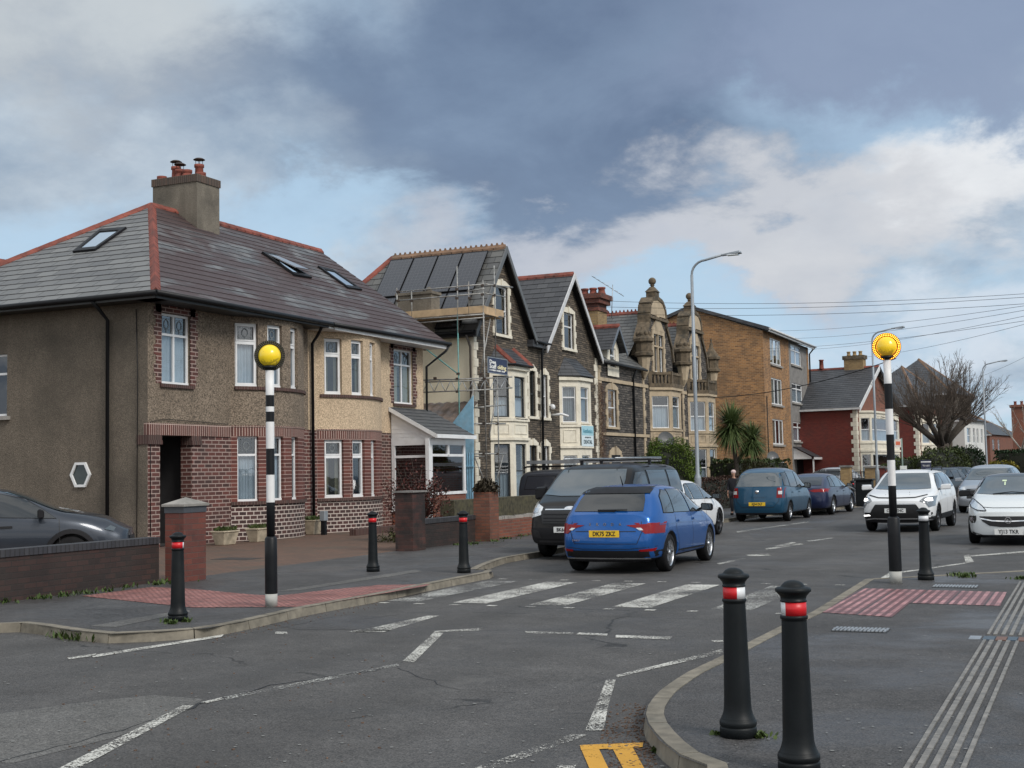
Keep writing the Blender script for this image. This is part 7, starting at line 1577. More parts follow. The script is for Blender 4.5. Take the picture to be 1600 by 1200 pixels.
class Car:
    def __init__(s, name, label, cat, x, y, heading, P, mats, group=None):
        s.P = P; s.root = thing(name, label, cat, (x, y, 0), R(90+heading), group); me = car_body(P); bmm = bmesh.new(); bmm.from_mesh(me); s.bvh = BVHTree.FromBMesh(bmm); bmm.free()
        o = bpy.data.objects.new('tmpb', me); col.objects.link(o)
        for m in mats: me.materials.append(m)
        while len(me.materials) < 3: me.materials.append(mats[0])
        me.materials.append(M['grille'])
        mb = MB(); rw = P['rw']+.045; W = P['W']/2
        for ax in P['ax']:
            for sd_ in (1, -1): mb.lathe([(rw, 0), (rw, .34)], (ax, (W-.27) if sd_ > 0 else -(W-.27)-.34, P['rw']), 28, axis='y', mi=0)
        cut = mb.build('tmpc', M['grille']); 
        for q in cut.data.polygons: q.material_index = 0
        md = o.modifiers.new('b', 'BOOLEAN'); md.operation = 'DIFFERENCE'; md.object = cut; md.solver = 'EXACT'
        try: md.material_mode = 'TRANSFER'
        except Exception: pass
        me3 = bpy.data.meshes.new_from_object(o.evaluated_get(bpy.context.evaluated_depsgraph_get())); bpy.data.objects.remove(o); bpy.data.objects.remove(cut)
        me3.name = 'body'
        s.body = bpy.data.objects.new('body', me3); col.objects.link(s.body); s.body.parent = s.root
    def hit(s, view, a, b):
        if view == 'S': r_ = s.bvh.ray_cast(Vector((a, -3*s.side, b)), Vector((0, s.side, 0)))
        elif view == 'F': r_ = s.bvh.ray_cast(Vector((6, a, b)), Vector((-1, 0, 0)))
        elif view == 'R': r_ = s.bvh.ray_cast(Vector((-6, a, b)), Vector((1, 0, 0)))
        else: r_ = s.bvh.ray_cast(Vector((a, b, 5)), Vector((0, 0, -1)))
        return (r_[0], r_[1]) if r_[0] is not None else (None, None)
    def patch(s, view, poly, m_, name, off=.006, parent=None, side=1, step=.07, thick=0.0, build=True, mb=None):
        """glass, lamps and trim that follow the body surface; poly in view coordinates (side: x,z; front/rear: y,z; top: x,y). side 1 = car's right (-y)"""
        s.side = side; own = mb is None; mb = mb or MB(); bm = bmesh.new(); vs_ = [bm.verts.new((p[0], p[1], 0)) for p in poly]; bm.faces.new(vs_)
        for ax in (0, 1):
            lo = min(p[ax] for p in poly); hi = max(p[ax] for p in poly); k = lo+step
            while k < hi-1e-4:
                n = Vector((1, 0, 0)) if ax == 0 else Vector((0, 1, 0)); bmesh.ops.bisect_plane(bm, geom=bm.verts[:]+bm.edges[:]+bm.faces[:], plane_co=n*k, plane_no=n); k += step
        bmesh.ops.triangulate(bm, faces=[f for f in bm.faces if len(f.verts) > 4]); mp = {}
        for v in bm.verts:
            h, nr = s.hit(view, v.co.x, v.co.y)
            if h is None: continue
            mp[v] = (h+nr*off, nr)
        for f in bm.faces:
            if all(v in mp for v in f.verts):
                q = mb.face([mp[v][0] for v in f.verts])
                if q: q.smooth = False
        bm.free()
        if not own: return None
        bmesh.ops.remove_doubles(mb.bm, verts=mb.bm.verts, dist=.0005)
        for f in mb.bm.faces: f.smooth = True
        # orient outwards
        mb.bm.normal_update()
        o = mb.build(name, m_, parent or s.body, local=True, recalc=False); return o
    def both(s, poly, m_, name, off=.006, **k): return [s.patch('S', poly, m_, name, off, side=sd_, **k) for sd_ in (1, -1)]
    def strip(s, view, pts, w_, m_, name, off=.004, side=1, parent=None):
        mb = MB()
        for (a, b) in zip(pts, pts[1:]):
            dx, dz = b[0]-a[0], b[1]-a[1]; L = math.hypot(dx, dz); nx, nz = -dz/L*w_/2, dx/L*w_/2
            s.patch(view, [(a[0]-nx, a[1]-nz), (b[0]-nx, b[1]-nz), (b[0]+nx, b[1]+nz), (a[0]+nx, a[1]+nz)], m_, name, off, side=side, mb=mb)
        return mb.build(name, m_, parent or s.body, local=True, recalc=False)
    def wheels(s, rimm, spokes=5, rr=None, dual=True, w_=.20):
        P = s.P; r_ = P['rw']; rr = rr or r_*.70; W = P['W']/2
        for ax in P['ax']:
            for sd_ in (1, -1):
                yo = sd_*(W-.025); yi = sd_*(W-.025-w_); mb = MB(); lo, hi = min(yo, yi), max(yo, yi)
                mb.lathe([(rr-.01, lo), (r_-.03, lo), (r_-.006, lo+.02), (r_, lo+.045), (r_, hi-.045), (r_-.006, hi-.02), (r_-.03, hi), (rr+.005, hi), (rr-.005, hi-.01)], (ax, 0, r_), 32, axis='y', cap=False)
                wh = mb.build('wheel', M['tyre'], s.root, local=True)
                mb = MB(); f_ = yo-sd_*.012; k_ = sd_
                mb.lathe([(rr*.96, f_-.09*k_), (rr, f_), (rr*.93, f_+.002*k_), (rr*.90, f_-.02*k_), (rr*.86, f_-.08*k_)], (ax, 0, r_), 32, axis='y', cap=False)
                mb.lathe([(rr*.20, f_-.06*k_), (rr*.20, f_-.004*k_), (rr*.12, f_+.006*k_), (.01, f_+.008*k_)], (ax, 0, r_), 16, axis='y')
                for i in range(spokes):
                    a = 6.283*i/spokes+.2
                    for q in ((-.16, .16) if dual else (0,)):
                        d = Vector((math.cos(a+q), 0, math.sin(a+q))); d0 = Vector((math.cos(a+q*.4), 0, math.sin(a+q*.4))); t_ = Vector((-math.sin(a), 0, math.cos(a)))*(.020 if dual else .045); c0 = Vector((ax, f_-.012*k_, r_)); A = c0+d0*rr*.15; B = c0+d*rr*.93+Vector((0, -.004*k_, 0)); dp = Vector((0, -.03*k_, 0))
                        mb.hexa([A-t_+dp, B-t_*.8+dp, B+t_*.8+dp, A+t_+dp, A-t_, B-t_*.8, B+t_*.8, A+t_])
                mb.build('rim', rimm, wh, local=True)
                mb = MB(); mb.lathe([(rr*.86, f_-.10*k_), (.01, f_-.10*k_)], (ax, 0, r_), 20, axis='y'); mb.build('brake_disc', M['grille'], wh, local=True)
    def mirrors(s, x, z, m_, y=None, sz=(.10, .21, .15), glass=True):
        for sd_ in (1, -1):
            h = s.bvh.ray_cast(Vector((x, 3*sd_, z)), Vector((0, -sd_, 0)))[0]; yy = h.y if h else sd_*s.P['W']/2; c = Vector((x, yy+sd_*(sz[1]*.55+.04), z+.05)); mb = MB()
            hx, hy, hz = sz[0], sz[1]/2, sz[2]/2
            mb.hexa([c+Vector(q) for q in ((-hx*.45, -hy, -hz), (hx*.6, -hy, -hz*.8), (hx*.35, hy, -hz*.6), (-hx*.45, hy, -hz*.8), (-hx*.45, -hy, hz*.8), (hx*.6, -hy, hz*.6), (hx*.35, hy, hz*.6), (-hx*.45, hy, hz))])
            mb.tube([Vector((x, yy-.01*sd_, z)), Vector((x, yy+sd_*.09, z+.03))], .028, 6)
            mm = mb.build('door_mirror', m_, s.body, bevel=.022, local=True, seg=2)
            if glass: mb = MB(); mb.box(c.x-hx*.45-.006, c.x-hx*.45-.002, c.y-hy*.8, c.y+hy*.8, c.z-hz*.6, c.z+hz*.65); mb.build('mirror_glass', M['carglass2'], mm, local=True)
    def plate(s, view, z, text, m_, y=0.0, w_=.52, h_=.112, tilt=0.0, size=.088):
        h, n = s.hit(view, y, z); sg = 1 if view == 'F' else -1; h = h or Vector((s.P['xf'] if sg > 0 else s.P['xr'], y, z)); x = max(s.hit(view, y+q, z+r_)[0].x*sg if s.hit(view, y+q, z+r_)[0] else -9 for q in (-w_/2, 0, w_/2) for r_ in (-h_/2, h_/2)); x = x*sg+.008*sg
        mb = MB(); mb.box(min(x, x+.008*sg), max(x, x+.008*sg), y-w_/2, y+w_/2, z-h_/2, z+h_/2); p = mb.build('number_plate', m_, s.body, local=True)
        text_mesh(text, size*1.12, frame_M((x+.010*sg, y, z-.002), (0, sg, 0), (0, 0, 1)), M['ink'], p, 'lettering', bold=.002, xs=.86); return p
def std_stations(P, extra=()):
    xs = [P['xr'], P['xr']+.12, P['xr']+.3]+[t_[0] for t_ in P['top'] if P['xr']+.1 < t_[0] < P['xf']-.08]+[P['xf']-.3, P['xf']-.12, P['xf']]+list(extra); out = []
    for x in sorted(xs):
        if not out or x-out[-1] > .055: out.append(x)
    if out[-1] != P['xf']: out[-1] = P['xf']
    P['stations'] = out; return P
def off_poly(poly, k):    # grow (k>0) or shrink a polygon about its centroid by a distance
    cx_ = sum(p[0] for p in poly)/len(poly); cy_ = sum(p[1] for p in poly)/len(poly); o = []
    for (x, y) in poly: d = math.hypot(x-cx_, y-cy_); o.append((x+(x-cx_)/d*k, y+(y-cy_)/d*k))
    return o
def side_glass(c, polys, surround=None, gm=None):
    for pl in polys:
        for sd_ in (1, -1):
            if surround: c.patch('S', off_poly(pl, .022), surround, 'window_trim', .004, side=sd_)
            c.patch('S', pl, gm or M['carglass'], 'side_window', .009, side=sd_)
GAP = M['grille']
# --- blue hatchback, driving away over the crossing
P = std_stations(dict(xr=-2.00, xf=2.07, W=1.78, zb=.20, roofw=.70, rw=.315, ax=(-1.275, 1.275), top=[(-2.0, .985), (-1.93, 1.02), (-1.58, 1.34), (-1.42, 1.415), (-1.0, 1.45), (-.3, 1.468), (.3, 1.42), (.75, 1.22), (1.2, 1.0), (1.55, .93), (1.9, .83), (2.07, .70)],
    belt=[(-2.0, .90), (-1.6, .96), (-1.0, .955), (.6, .90), (1.2, .86), (2.07, .62)], nose=[(.2, .05), (.45, .0), (.6, .03), (.75, .12)], tail=[(.2, .10), (.34, .02), (.55, 0), (.8, .05), (.9, .09), (1.0, .13)], pf=.22, pr=.16, tf=.16, tr=.15, lr=.75, trimrow=2), (-1.75, .95))
blue = paint('metallic blue paint', (.009, .085, .30), .45); c = Car('hatchback_car', 'metallic blue hatchback with a yellow rear plate driving away over the crossing', 'car', -7.40, 21.95, 1.0, P, (blue, M['trim']))
c.patch('R', [(-.60, 1.02), (.60, 1.02), (.57, 1.20), (.50, 1.355), (-.50, 1.355), (-.57, 1.20)], M['carglass'], 'rear_window', .008)
c.patch('R', [(-.60, 1.30), (.60, 1.30), (.56, 1.405), (-.56, 1.405)], M['trim'], 'rear_spoiler', .016)
side_glass(c, [[(-1.50, .985), (-.98, .975), (-.80, 1.33), (-1.02, 1.345), (-1.30, 1.25)], [(-.93, .975), (.02, .955), (.02, 1.345), (-.74, 1.355)], [(.10, .955), (1.02, .93), (.72, 1.13), (.36, 1.31), (.10, 1.34)]], M['trim'])
c.patch('F', [(-.68, 1.0), (.68, 1.0), (.56, 1.34), (-.56, 1.34)], M['carglass2'], 'windscreen', .008)
for s_ in (1, -1):
    q = lambda P_: [(y*s_, z) for y, z in P_]
    tl = c.patch('R', q([(.36, .80), (.74, .82), (.86, .84), (.86, .66), (.66, .665), (.58, .74), (.44, .775)]), M['redlens'], 'tail_light', .010)
    c.patch('R', q([(.52, .755), (.60, .757), (.64, .72), (.58, .715)]), M['clearlens'], 'reversing_lamp', .013, parent=tl)
    c.patch('R', q([(.56, .405), (.80, .43), (.78, .38), (.58, .375)]), M['redlens'], 'rear_reflector', .010)
    c.patch('S', [(-2.05, .835), (-1.84, .83), (-1.83, .79), (-1.88, .67), (-2.05, .66)], M['redlens'], 'tail_light_side', .010, side=s_)
c.patch('R', [(-.92, .39), (.92, .39), (.82, .22), (-.82, .22)], M['trim'], 'rear_valance', .006); c.strip('R', [(-.72, .265), (.72, .265)], .02, M['alloy'], 'valance_strip', .012)
for pts in ([(-.60, .86), (-.62, .70), (-.54, .50), (.54, .50), (.62, .70), (.60, .86)],): c.strip('R', pts, .010, GAP, 'tailgate_gap')
c.strip('R', [(-.52, .700), (.52, .700)], .012, GAP, 'tailgate_crease'); c.strip('R', [(-.86, .46), (-.4, .415), (.4, .415), (.86, .46)], .008, GAP, 'bumper_crease')
c.plate('R', .665, 'DK75 ZKZ', M['yplate'])
for i, ch_ in enumerate('SKODA'):
    y = .26-.13*i; h, n = c.hit('R', y, .815); text_mesh(ch_, .062, frame_M((h.x-.008, y, .815), (0, -1, 0), (0, 0, 1)), M['chrome'], c.body, 'badge_letter', bold=.002)
h, n = c.hit('R', .50, .555); text_mesh('FABIA', .045, frame_M((h.x-.008, .50, .555), (0, -1, 0), (0, 0, 1)), M['chrome'], c.body, 'badge_letter', xs=1.3)
h, n = c.hit('R', 0, 1.04); mb = MB(); mb.box(h.x-.05, h.x-.008, -.14, .16, 1.015, 1.055); mb.tube([(h.x-.035, .05, 1.045), (h.x-.02, -.34, 1.05)], .010, 6); mb.build('rear_wiper', M['trim'], c.body, local=True)
for s_ in (1, -1):
    c.strip('S', [(.06, .93), (.08, .5), (.04, .30)], .010, GAP, 'door_gap', side=s_); c.strip('S', [(-.92, .95), (-.96, .72), (-.78, .42), (-.74, .30)], .010, GAP, 'door_gap', side=s_); c.strip('S', [(1.05, .90), (1.08, .6), (.86, .32)], .010, GAP, 'door_gap', side=s_)
    for x in (-.72, .24): c.patch('S', [(x-.11, .80), (x+.10, .81), (x+.10, .845), (x-.11, .84)], blue, 'door_handle', .028, side=s_)
    c.strip('S', [(-1.75, .80), (-.9, .80), (.4, .77), (1.2, .74)], .010, blue, 'body_crease', .010, side=s_); c.strip('S', [(-.82, .33), (.85, .31)], .025, M['trim'], 'sill_trim', .008, side=s_)
    c.patch('F', [(s_*.45, .62), (s_*.80, .68), (s_*.78, .74), (s_*.5, .70)], M['clearlens'], 'headlight', .008)
c.patch('F', [(-.42, .52), (.42, .52), (.38, .70), (-.38, .70)], M['grille'], 'grille', .008)
mb = MB(); mb.tube([(-1.12, 0, 1.44), (-1.25, 0, 1.60)], [.012, .006], 6); mb.build('roof_aerial', M['trim'], c.body, local=True)
c.mirrors(.78, .96, M['trim']); c.wheels(M['alloy'], 5, .235)
# --- black van
blk = paint('black van paint', (.007, .006, .006), .1, .3, .22)
P = std_stations(dict(xr=-2.05, xf=2.42, W=1.96, zb=.28, roofw=.84, hoodw=.82, shoulder=.985, rw=.335, ax=(-1.15, 1.53), top=[(-2.05, 1.74), (-1.9, 1.82), (-1.5, 1.85), (0, 1.855), (.8, 1.83), (1.0, 1.77), (1.35, 1.53), (1.68, 1.30), (1.95, 1.20), (2.2, 1.11), (2.42, .92)],
    belt=[(-2.05, 1.22), (1.2, 1.18), (1.7, 1.10), (2.42, .84)], nose=[(.28, .06), (.5, .0), (.7, .02), (.95, .14)], tail=[(.3, .02), (1.0, 0), (1.9, .1)], pf=.22, pr=.04, tf=.17, tr=.02, lf=.9, trimrow=3), (-2.0, -.7, .4))
c = Car('panel_van', 'shiny black van facing the camera at the left kerb behind the blue hatchback', 'van', -9.25, 25.45, 180, P, (blk, M['trim']))
wsP = [(-.80, 1.24), (-.4, 1.21), (.4, 1.21), (.80, 1.24), (.75, 1.52), (.68, 1.72), (-.68, 1.72), (-.75, 1.52)]
c.patch('F', wsP, M['carglass2'], 'windscreen', .008)
side_glass(c, [[(.42, 1.22), (1.52, 1.20), (1.20, 1.46), (.94, 1.65), (.42, 1.67)], [(-.92, 1.24), (.28, 1.24), (.28, 1.69), (-.92, 1.69)], [(-1.9, 1.24), (-1.05, 1.24), (-1.05, 1.69), (-1.82, 1.68)]], M['trim'])
for s_ in (1, -1):
    q = lambda P_: [(y*s_, z) for y, z in P_]
    hl = c.patch('F', q([(.58, .86), (.60, 1.0), (.86, 1.12), (.94, 1.10), (.95, .92), (.80, .80)]), M['clearlens'], 'headlight', .012)
    c.patch('F', q([(.66, .90), (.68, .97), (.78, .99), (.80, .88)]), M['chrome'], 'headlight_reflector', .016, parent=hl); c.patch('F', q([(.55, .42), (.92, .47), (.90, .62), (.60, .56)]), M['grille'], 'fog_lamp_recess', .010)
    c.strip('S', [(.34, 1.75), (.34, .6), (.36, .42)], .012, GAP, 'door_gap', side=s_); c.strip('S', [(1.35, 1.25), (1.30, .9), (1.12, .45)], .012, GAP, 'door_gap', side=s_)
    c.patch('S', [(.46, 1.02), (.70, 1.03), (.70, 1.07), (.46, 1.06)], M['trim'], 'door_handle', .03, side=s_)
c.patch('F', [(-.52, .70), (.52, .70), (.62, .98), (.56, 1.02), (-.56, 1.02), (-.62, .98)], M['grille'], 'grille', .010)
for z in (.95, .87, .80, .74): c.strip('F', [(-.52, z), (.52, z)], .022 if z > .9 else .012, M['chrome'] if z > .9 else M['trim'], 'grille_bar', .020)
c.patch('F', [(-.85, .40), (.85, .40), (.80, .62), (-.80, .62)], M['trim'], 'lower_bumper', .006); c.strip('F', [(-.6, .36), (.6, .36)], .04, M['alloyd'], 'skid_strip', .012)
h, n = c.hit('F', 0, .98); mb = MB(); mb.ball((h.x+.02, 0, .975), .02, .13, .055, 18); mb.build('oval_badge', M['chrome'], c.body, local=True)
c.plate('F', .585, 'BK64 OVD', M['wplate']); c.mirrors(1.22, 1.22, M['trim'], sz=(.12, .22, .30)); c.wheels(M['alloyd'], 5, .22)
mb = MB()
for s_ in (-1, 1): h = c.hit('F', s_*.3, 1.30)[0]; mb.tube([(h.x+.05, s_*.45, 1.235), (h.x+.0, s_*.02, 1.30)], .012, 5)
mb.build('wipers', M['trim'], c.body, local=True)
for x in (-1.4, -.2):
    mb = MB(); mb.box(x-.03, x+.03, -.8, .8, 1.905, 1.93)
    for y in (-.78, .74): mb.box(x-.04, x+.04, y, y+.05, 1.80, 1.92)
    mb.build('roof_bar', M['trim'], c.body, local=True)
for y in (-.62, .50): mb = MB(); mb.tube([(-1.8, y, 1.965), (.95, y-.08, 1.95)], .016, 8); mb.build('roof_pipe', M['galv'], c.body, local=True)
# --- grey van on the drive, ladder on its roof
P = std_stations(dict(xr=-2.25, xf=2.25, W=1.86, zb=.28, roofw=.86, hoodw=.82, shoulder=.985, rw=.32, ax=(-1.3, 1.4), top=[(-2.25, 1.55), (-2.1, 1.72), (-1.9, 1.78), (0, 1.8), (.7, 1.78), (1.2, 1.45), (1.6, 1.18), (2.0, 1.06), (2.25, .9)], belt=[(-2.25, 1.1), (1.6, 1.08), (2.25, .8)], nose=[(.3, .05), (.9, .1)], tail=[(.3, 0), (1.2, .02), (1.7, .1)], pf=.15, pr=.06, tf=.12, tr=.04, trimrow=2), (-1.2, -.4))
gry = paint('dark grey van paint', (.035, .038, .048), .3, .35); c = Car('panel_van', 'dark grey van behind the black van with a ladder on its roof', 'van', -15.9, 41.3, -90, P, (gry, M['trim']))
side_glass(c, [[(.3, 1.12), (1.2, 1.12), (.75, 1.55), (.3, 1.58)]], M['trim'])
for s_ in (1, -1): c.strip('S', [(-2.0, 1.10), (-.85, 1.10), (-.85, 1.55), (-1.9, 1.55), (-2.0, 1.10)], .018, M['trim'], 'pressed_panel', .006, side=s_); c.strip('S', [(-.75, 1.6), (-.75, .5)], .012, GAP, 'door_gap', side=s_)
c.patch('R', [(-.7, 1.15), (.7, 1.15), (.65, 1.55), (-.65, 1.55)], M['carglass'], 'rear_window', .008); c.patch('F', [(-.7, 1.15), (.7, 1.15), (.6, 1.6), (-.6, 1.6)], M['carglass'], 'windscreen', .008); c.wheels(M['alloyd'], 5, .2)
mb = MB()
for y in (-.6, .6): mb.tube([(-2.0, y, 1.88), (1.3, y, 1.88)], .03, 8); mb.tube([(-2.0, y, 1.88), (-2.12, y, 1.84)], .03, 8)
for x in (-1.8, -.3, 1.1): mb.box(x-.03, x+.03, -.75, .75, 1.84, 1.88); mb.box(x-.04, x+.04, -.72, -.66, 1.72, 1.86); mb.box(x-.04, x+.04, .66, .72, 1.72, 1.86)
mb.build('roof_rack', M['trim'], c.body, local=True)
ld = thing('ladder', 'long aluminium ladder tied on the roof of the grey van', 'ladder', (-15.75, 41.0, 1.97)); mb = MB()
for y in (40.75, 41.15): mb.box(-17.95, -13.2, y, y+.03, 1.97, 2.09)
for k in range(17): x = -17.8+k*.28; mb.tube([(x, 40.76, 2.03), (x, 41.16, 2.03)], .017, 6)
mb.build('stiles_and_rungs', M['galv'], ld)
# --- generic estate/SUV shapes
HB = dict(xr=-2.1, xf=2.15, W=1.80, zb=.20, roofw=.70, rw=.33, ax=(-1.32, 1.32), top=[(-2.1, .98), (-2.0, 1.04), (-1.6, 1.33), (-1.3, 1.43), (-.5, 1.46), (.2, 1.43), (.7, 1.22), (1.15, 1.02), (1.6, .94), (1.95, .84), (2.15, .70)], belt=[(-2.1, .92), (-1.0, .95), (1.1, .88), (2.15, .62)], nose=[(.2, .05), (.45, 0), (.75, .12)], tail=[(.2, .10), (.4, 0), (.8, .05), (1.0, .13)], pf=.22, pr=.14, tf=.15, tr=.12)
def glassset(c, xs, zb_=.97, zt=1.34, front=1.0, rear=True, wsz=(1.02, 1.33), sur=None):
    (a, b, c_, d) = xs; side_glass(c, [[(a, zb_+.02), (b-.05, zb_+.01), (b-.03, zt), (a+.32, zt-.05)], [(b+.03, zb_), (c_-.04, zb_-.01), (c_-.04, zt), (b+.03, zt+.005)], [(c_+.03, zb_-.01), (d, zb_-.03), (d-.38, zt-.12), (d-.62, zt-.02), (c_+.03, zt)]], sur or M['trim'])
    w0, w1 = wsz; W = c.P['W']/2; c.patch('F', [(-W*.80, w0), (W*.80, w0), (W*.66, w1), (-W*.66, w1)], M['carglass2'], 'windscreen', .008)
    if rear: c.patch('R', [(-W*.70, w0+.02), (W*.70, w0+.02), (W*.58, w1-.01), (-W*.58, w1-.01)], M['carglass'], 'rear_window', .008)
def gaps(c, xs, z0=.34, z1=.93):
    for s_ in (1, -1):
        for x in xs: c.strip('S', [(x, z1), (x+.02, .6), (x-.03, z0)], .011, GAP, 'door_gap', side=s_)
        for x in xs[:2]: c.patch('S', [(x+.12, z1-.14), (x+.33, z1-.135), (x+.33, z1-.10), (x+.12, z1-.105)], M['trim'] if c.P.get('dh') else c.body.data.materials[0], 'door_handle', .028, side=s_)
P = std_stations(dict(HB, xf=2.2, xr=-2.15, pf=.26, tf=.2)); white = paint('white paint', (.66, .67, .68), .0, .35)
c = Car('parked_car', 'white coupe parked facing away, half hidden behind the blue hatchback', 'car', -9.72, 31.0, 0, P, (white, M['trim'])); glassset(c, (-1.45, -.9, .0, 1.0)); gaps(c, (-.85, .03, 1.05)); c.mirrors(.72, .95, M['trim']); c.wheels(M['alloyd'], 5, .25)
for s_ in (1, -1): c.patch('R', [(s_*.4, .76), (s_*.8, .78), (s_*.8, .86), (s_*.42, .84)], M['redlens'], 'tail_light', .008); c.patch('F', [(s_*.5, .62), (s_*.82, .66), (s_*.78, .74), (s_*.5, .70)], M['clearlens'], 'headlight', .008)
# --- teal people carrier
P = std_stations(dict(xr=-1.95, xf=2.0, W=1.74, zb=.22, roofw=.74, rw=.31, ax=(-1.25, 1.35), top=[(-1.95, 1.12), (-1.88, 1.2), (-1.72, 1.5), (-1.6, 1.62), (-1.2, 1.68), (-.3, 1.70), (.4, 1.64), (.9, 1.36), (1.2, 1.10), (1.5, 1.0), (1.8, .92), (2.0, .78)], belt=[(-1.95, 1.05), (1.1, 1.02), (2.0, .7)], nose=[(.2, .04), (.8, .1)], tail=[(.22, .06), (.42, 0), (.7, .01), (1.05, .06), (1.15, .09)], pf=.18, pr=.12, tf=.12, tr=.08, trimrow=2), (-.9, .1))
teal = paint('teal blue paint', (.012, .065, .125), .4); c = Car('people_carrier', 'teal blue compact people carrier with a yellow rear plate, parked facing away', 'car', -9.56, 41.6, -1.5, P, (teal, M['trim']))
c.patch('R', [(-.74, 1.10), (.74, 1.10), (.68, 1.52), (-.68, 1.52)], M['carglass2'], 'rear_window', .008); side_glass(c, [[(-1.72, 1.12), (-1.15, 1.10), (-1.15, 1.52), (-1.55, 1.50)], [(-1.08, 1.08), (-.2, 1.06), (-.2, 1.55), (-1.08, 1.56)], [(-.12, 1.05), (.98, 1.02), (.55, 1.42), (.35, 1.52), (-.12, 1.54)]], M['trim'])
c.patch('F', [(-.74, 1.1), (.74, 1.1), (.62, 1.5), (-.62, 1.5)], M['carglass2'], 'windscreen', .008)
for s_ in (1, -1): tl = c.patch('R', [(s_*.60, .75), (s_*.81, .75), (s_*.81, 1.06), (s_*.62, 1.06)], M['redlens'], 'tail_light', .012); c.patch('R', [(s_*.65, .86), (s_*.76, .86), (s_*.76, .96), (s_*.65, .96)], M['clearlens'], 'reversing_lamp', .016, parent=tl)
c.plate('R', .56, 'KJ54 DLF', M['yplate']); h, n = c.hit('R', 0, .93); mb = MB(); mb.ball((h.x-.01, 0, .93), .02, .06, .06, 14); mb.build('round_badge', M['chrome'], c.body, local=True); c.strip('R', [(-.68, .74), (-.66, .64), (-.5, .46), (.5, .46), (.66, .64), (.68, .74)], .010, GAP, 'tailgate_gap')
c.strip('R', [(-.3, .79), (.2, .79)], .03, teal, 'tailgate_handle', .02); gaps(c, (-1.1, -.15, 1.0), z1=1.02); c.mirrors(.62, 1.04, M['trim'], sz=(.1, .2, .2)); c.wheels(M['alloy'], 6, .2)
# --- dark blue hatch ahead of it
P = std_stations(dict(HB, xr=-2.3, xf=2.3, top=[(-2.3, .95), (-2.1, 1.05), (-1.6, 1.32), (-1.1, 1.44), (-.4, 1.47), (.25, 1.43), (.75, 1.22), (1.2, 1.02), (1.7, .92), (2.1, .82), (2.3, .68)], belt=[(-2.3, .90), (-1.0, .93), (1.1, .88), (2.3, .62)], W=1.84, ax=(-1.4, 1.4)))
navy = paint('dark navy paint', (.012, .018, .055), .4); c = Car('parked_car', 'dark navy blue car parked in front of the teal people carrier', 'car', -9.2, 47.1, -3, P, (navy, M['trim'])); glassset(c, (-1.6, -1.0, .0, 1.05)); gaps(c, (-.95, .03, 1.1)); c.mirrors(.75, .95, M['trim']); c.wheels(M['alloy'], 7, .23, dual=False)
for s_ in (1, -1): c.patch('R', [(s_*.35, .82), (s_*.86, .80), (s_*.86, .92), (s_*.40, .90)], M['redlens'], 'tail_light', .010); c.patch('S', [(-2.35, .80), (-1.95, .86), (-1.95, .92), (-2.35, .92)], M['redlens'], 'tail_light_side', .010, side=s_)
# --- white SUV facing the camera
P = std_stations(dict(xr=-2.15, xf=2.2, W=1.83, zb=.24, roofw=.73, hoodw=.84, rw=.34, ax=(-1.36, 1.36), top=[(-2.15, 1.12), (-2.0, 1.2), (-1.75, 1.45), (-1.5, 1.53), (-.8, 1.57), (0, 1.57), (.35, 1.53), (.8, 1.28), (1.12, 1.09), (1.5, 1.04), (1.9, .97), (2.1, .90), (2.2, .80)], belt=[(-2.15, 1.05), (-1, 1.04), (1.0, .99), (1.7, .93), (2.2, .74)], nose=[(.24, .07), (.45, .0), (.7, .0), (.85, .05), (.95, .12)], tail=[(.2, .1), (.5, 0), (1.1, .08)], pf=.20, pr=.12, tf=.13, tr=.1, lf=.7, trimrow=3))
c = Car('suv_car', 'white SUV driving towards the camera behind the flashing beacon', 'car', -4.5, 35.7, 177.5, P, (white, M['trim']))
c.patch('F', [(-.70, 1.07), (-.35, 1.055), (.35, 1.055), (.70, 1.07), (.60, 1.32), (.53, 1.465), (-.53, 1.465), (-.60, 1.32)], M['carglass2'], 'windscreen', .008)
side_glass(c, [[(-1.62, 1.10), (-1.1, 1.09), (-1.08, 1.42), (-1.3, 1.40)], [(-1.02, 1.08), (-.06, 1.06), (-.06, 1.46), (-1.02, 1.46)], [(.0, 1.06), (.98, 1.03), (.62, 1.27), (.32, 1.43), (.0, 1.46)]], M['trim']); c.patch('R', [(-.6, 1.12), (.6, 1.12), (.52, 1.44), (-.52, 1.44)], M['carglass'], 'rear_window', .008)
c.patch('F', [(-.66, .34), (.66, .34), (.62, .52), (.50, .70), (-.50, .70), (-.62, .52)], M['grille'], 'grille', .010); c.patch('F', [(-.92, .24), (.92, .24), (.92, .50), (.62, .50), (.60, .34), (-.60, .34), (-.62, .50), (-.92, .50)], M['trim'], 'lower_bumper', .008)
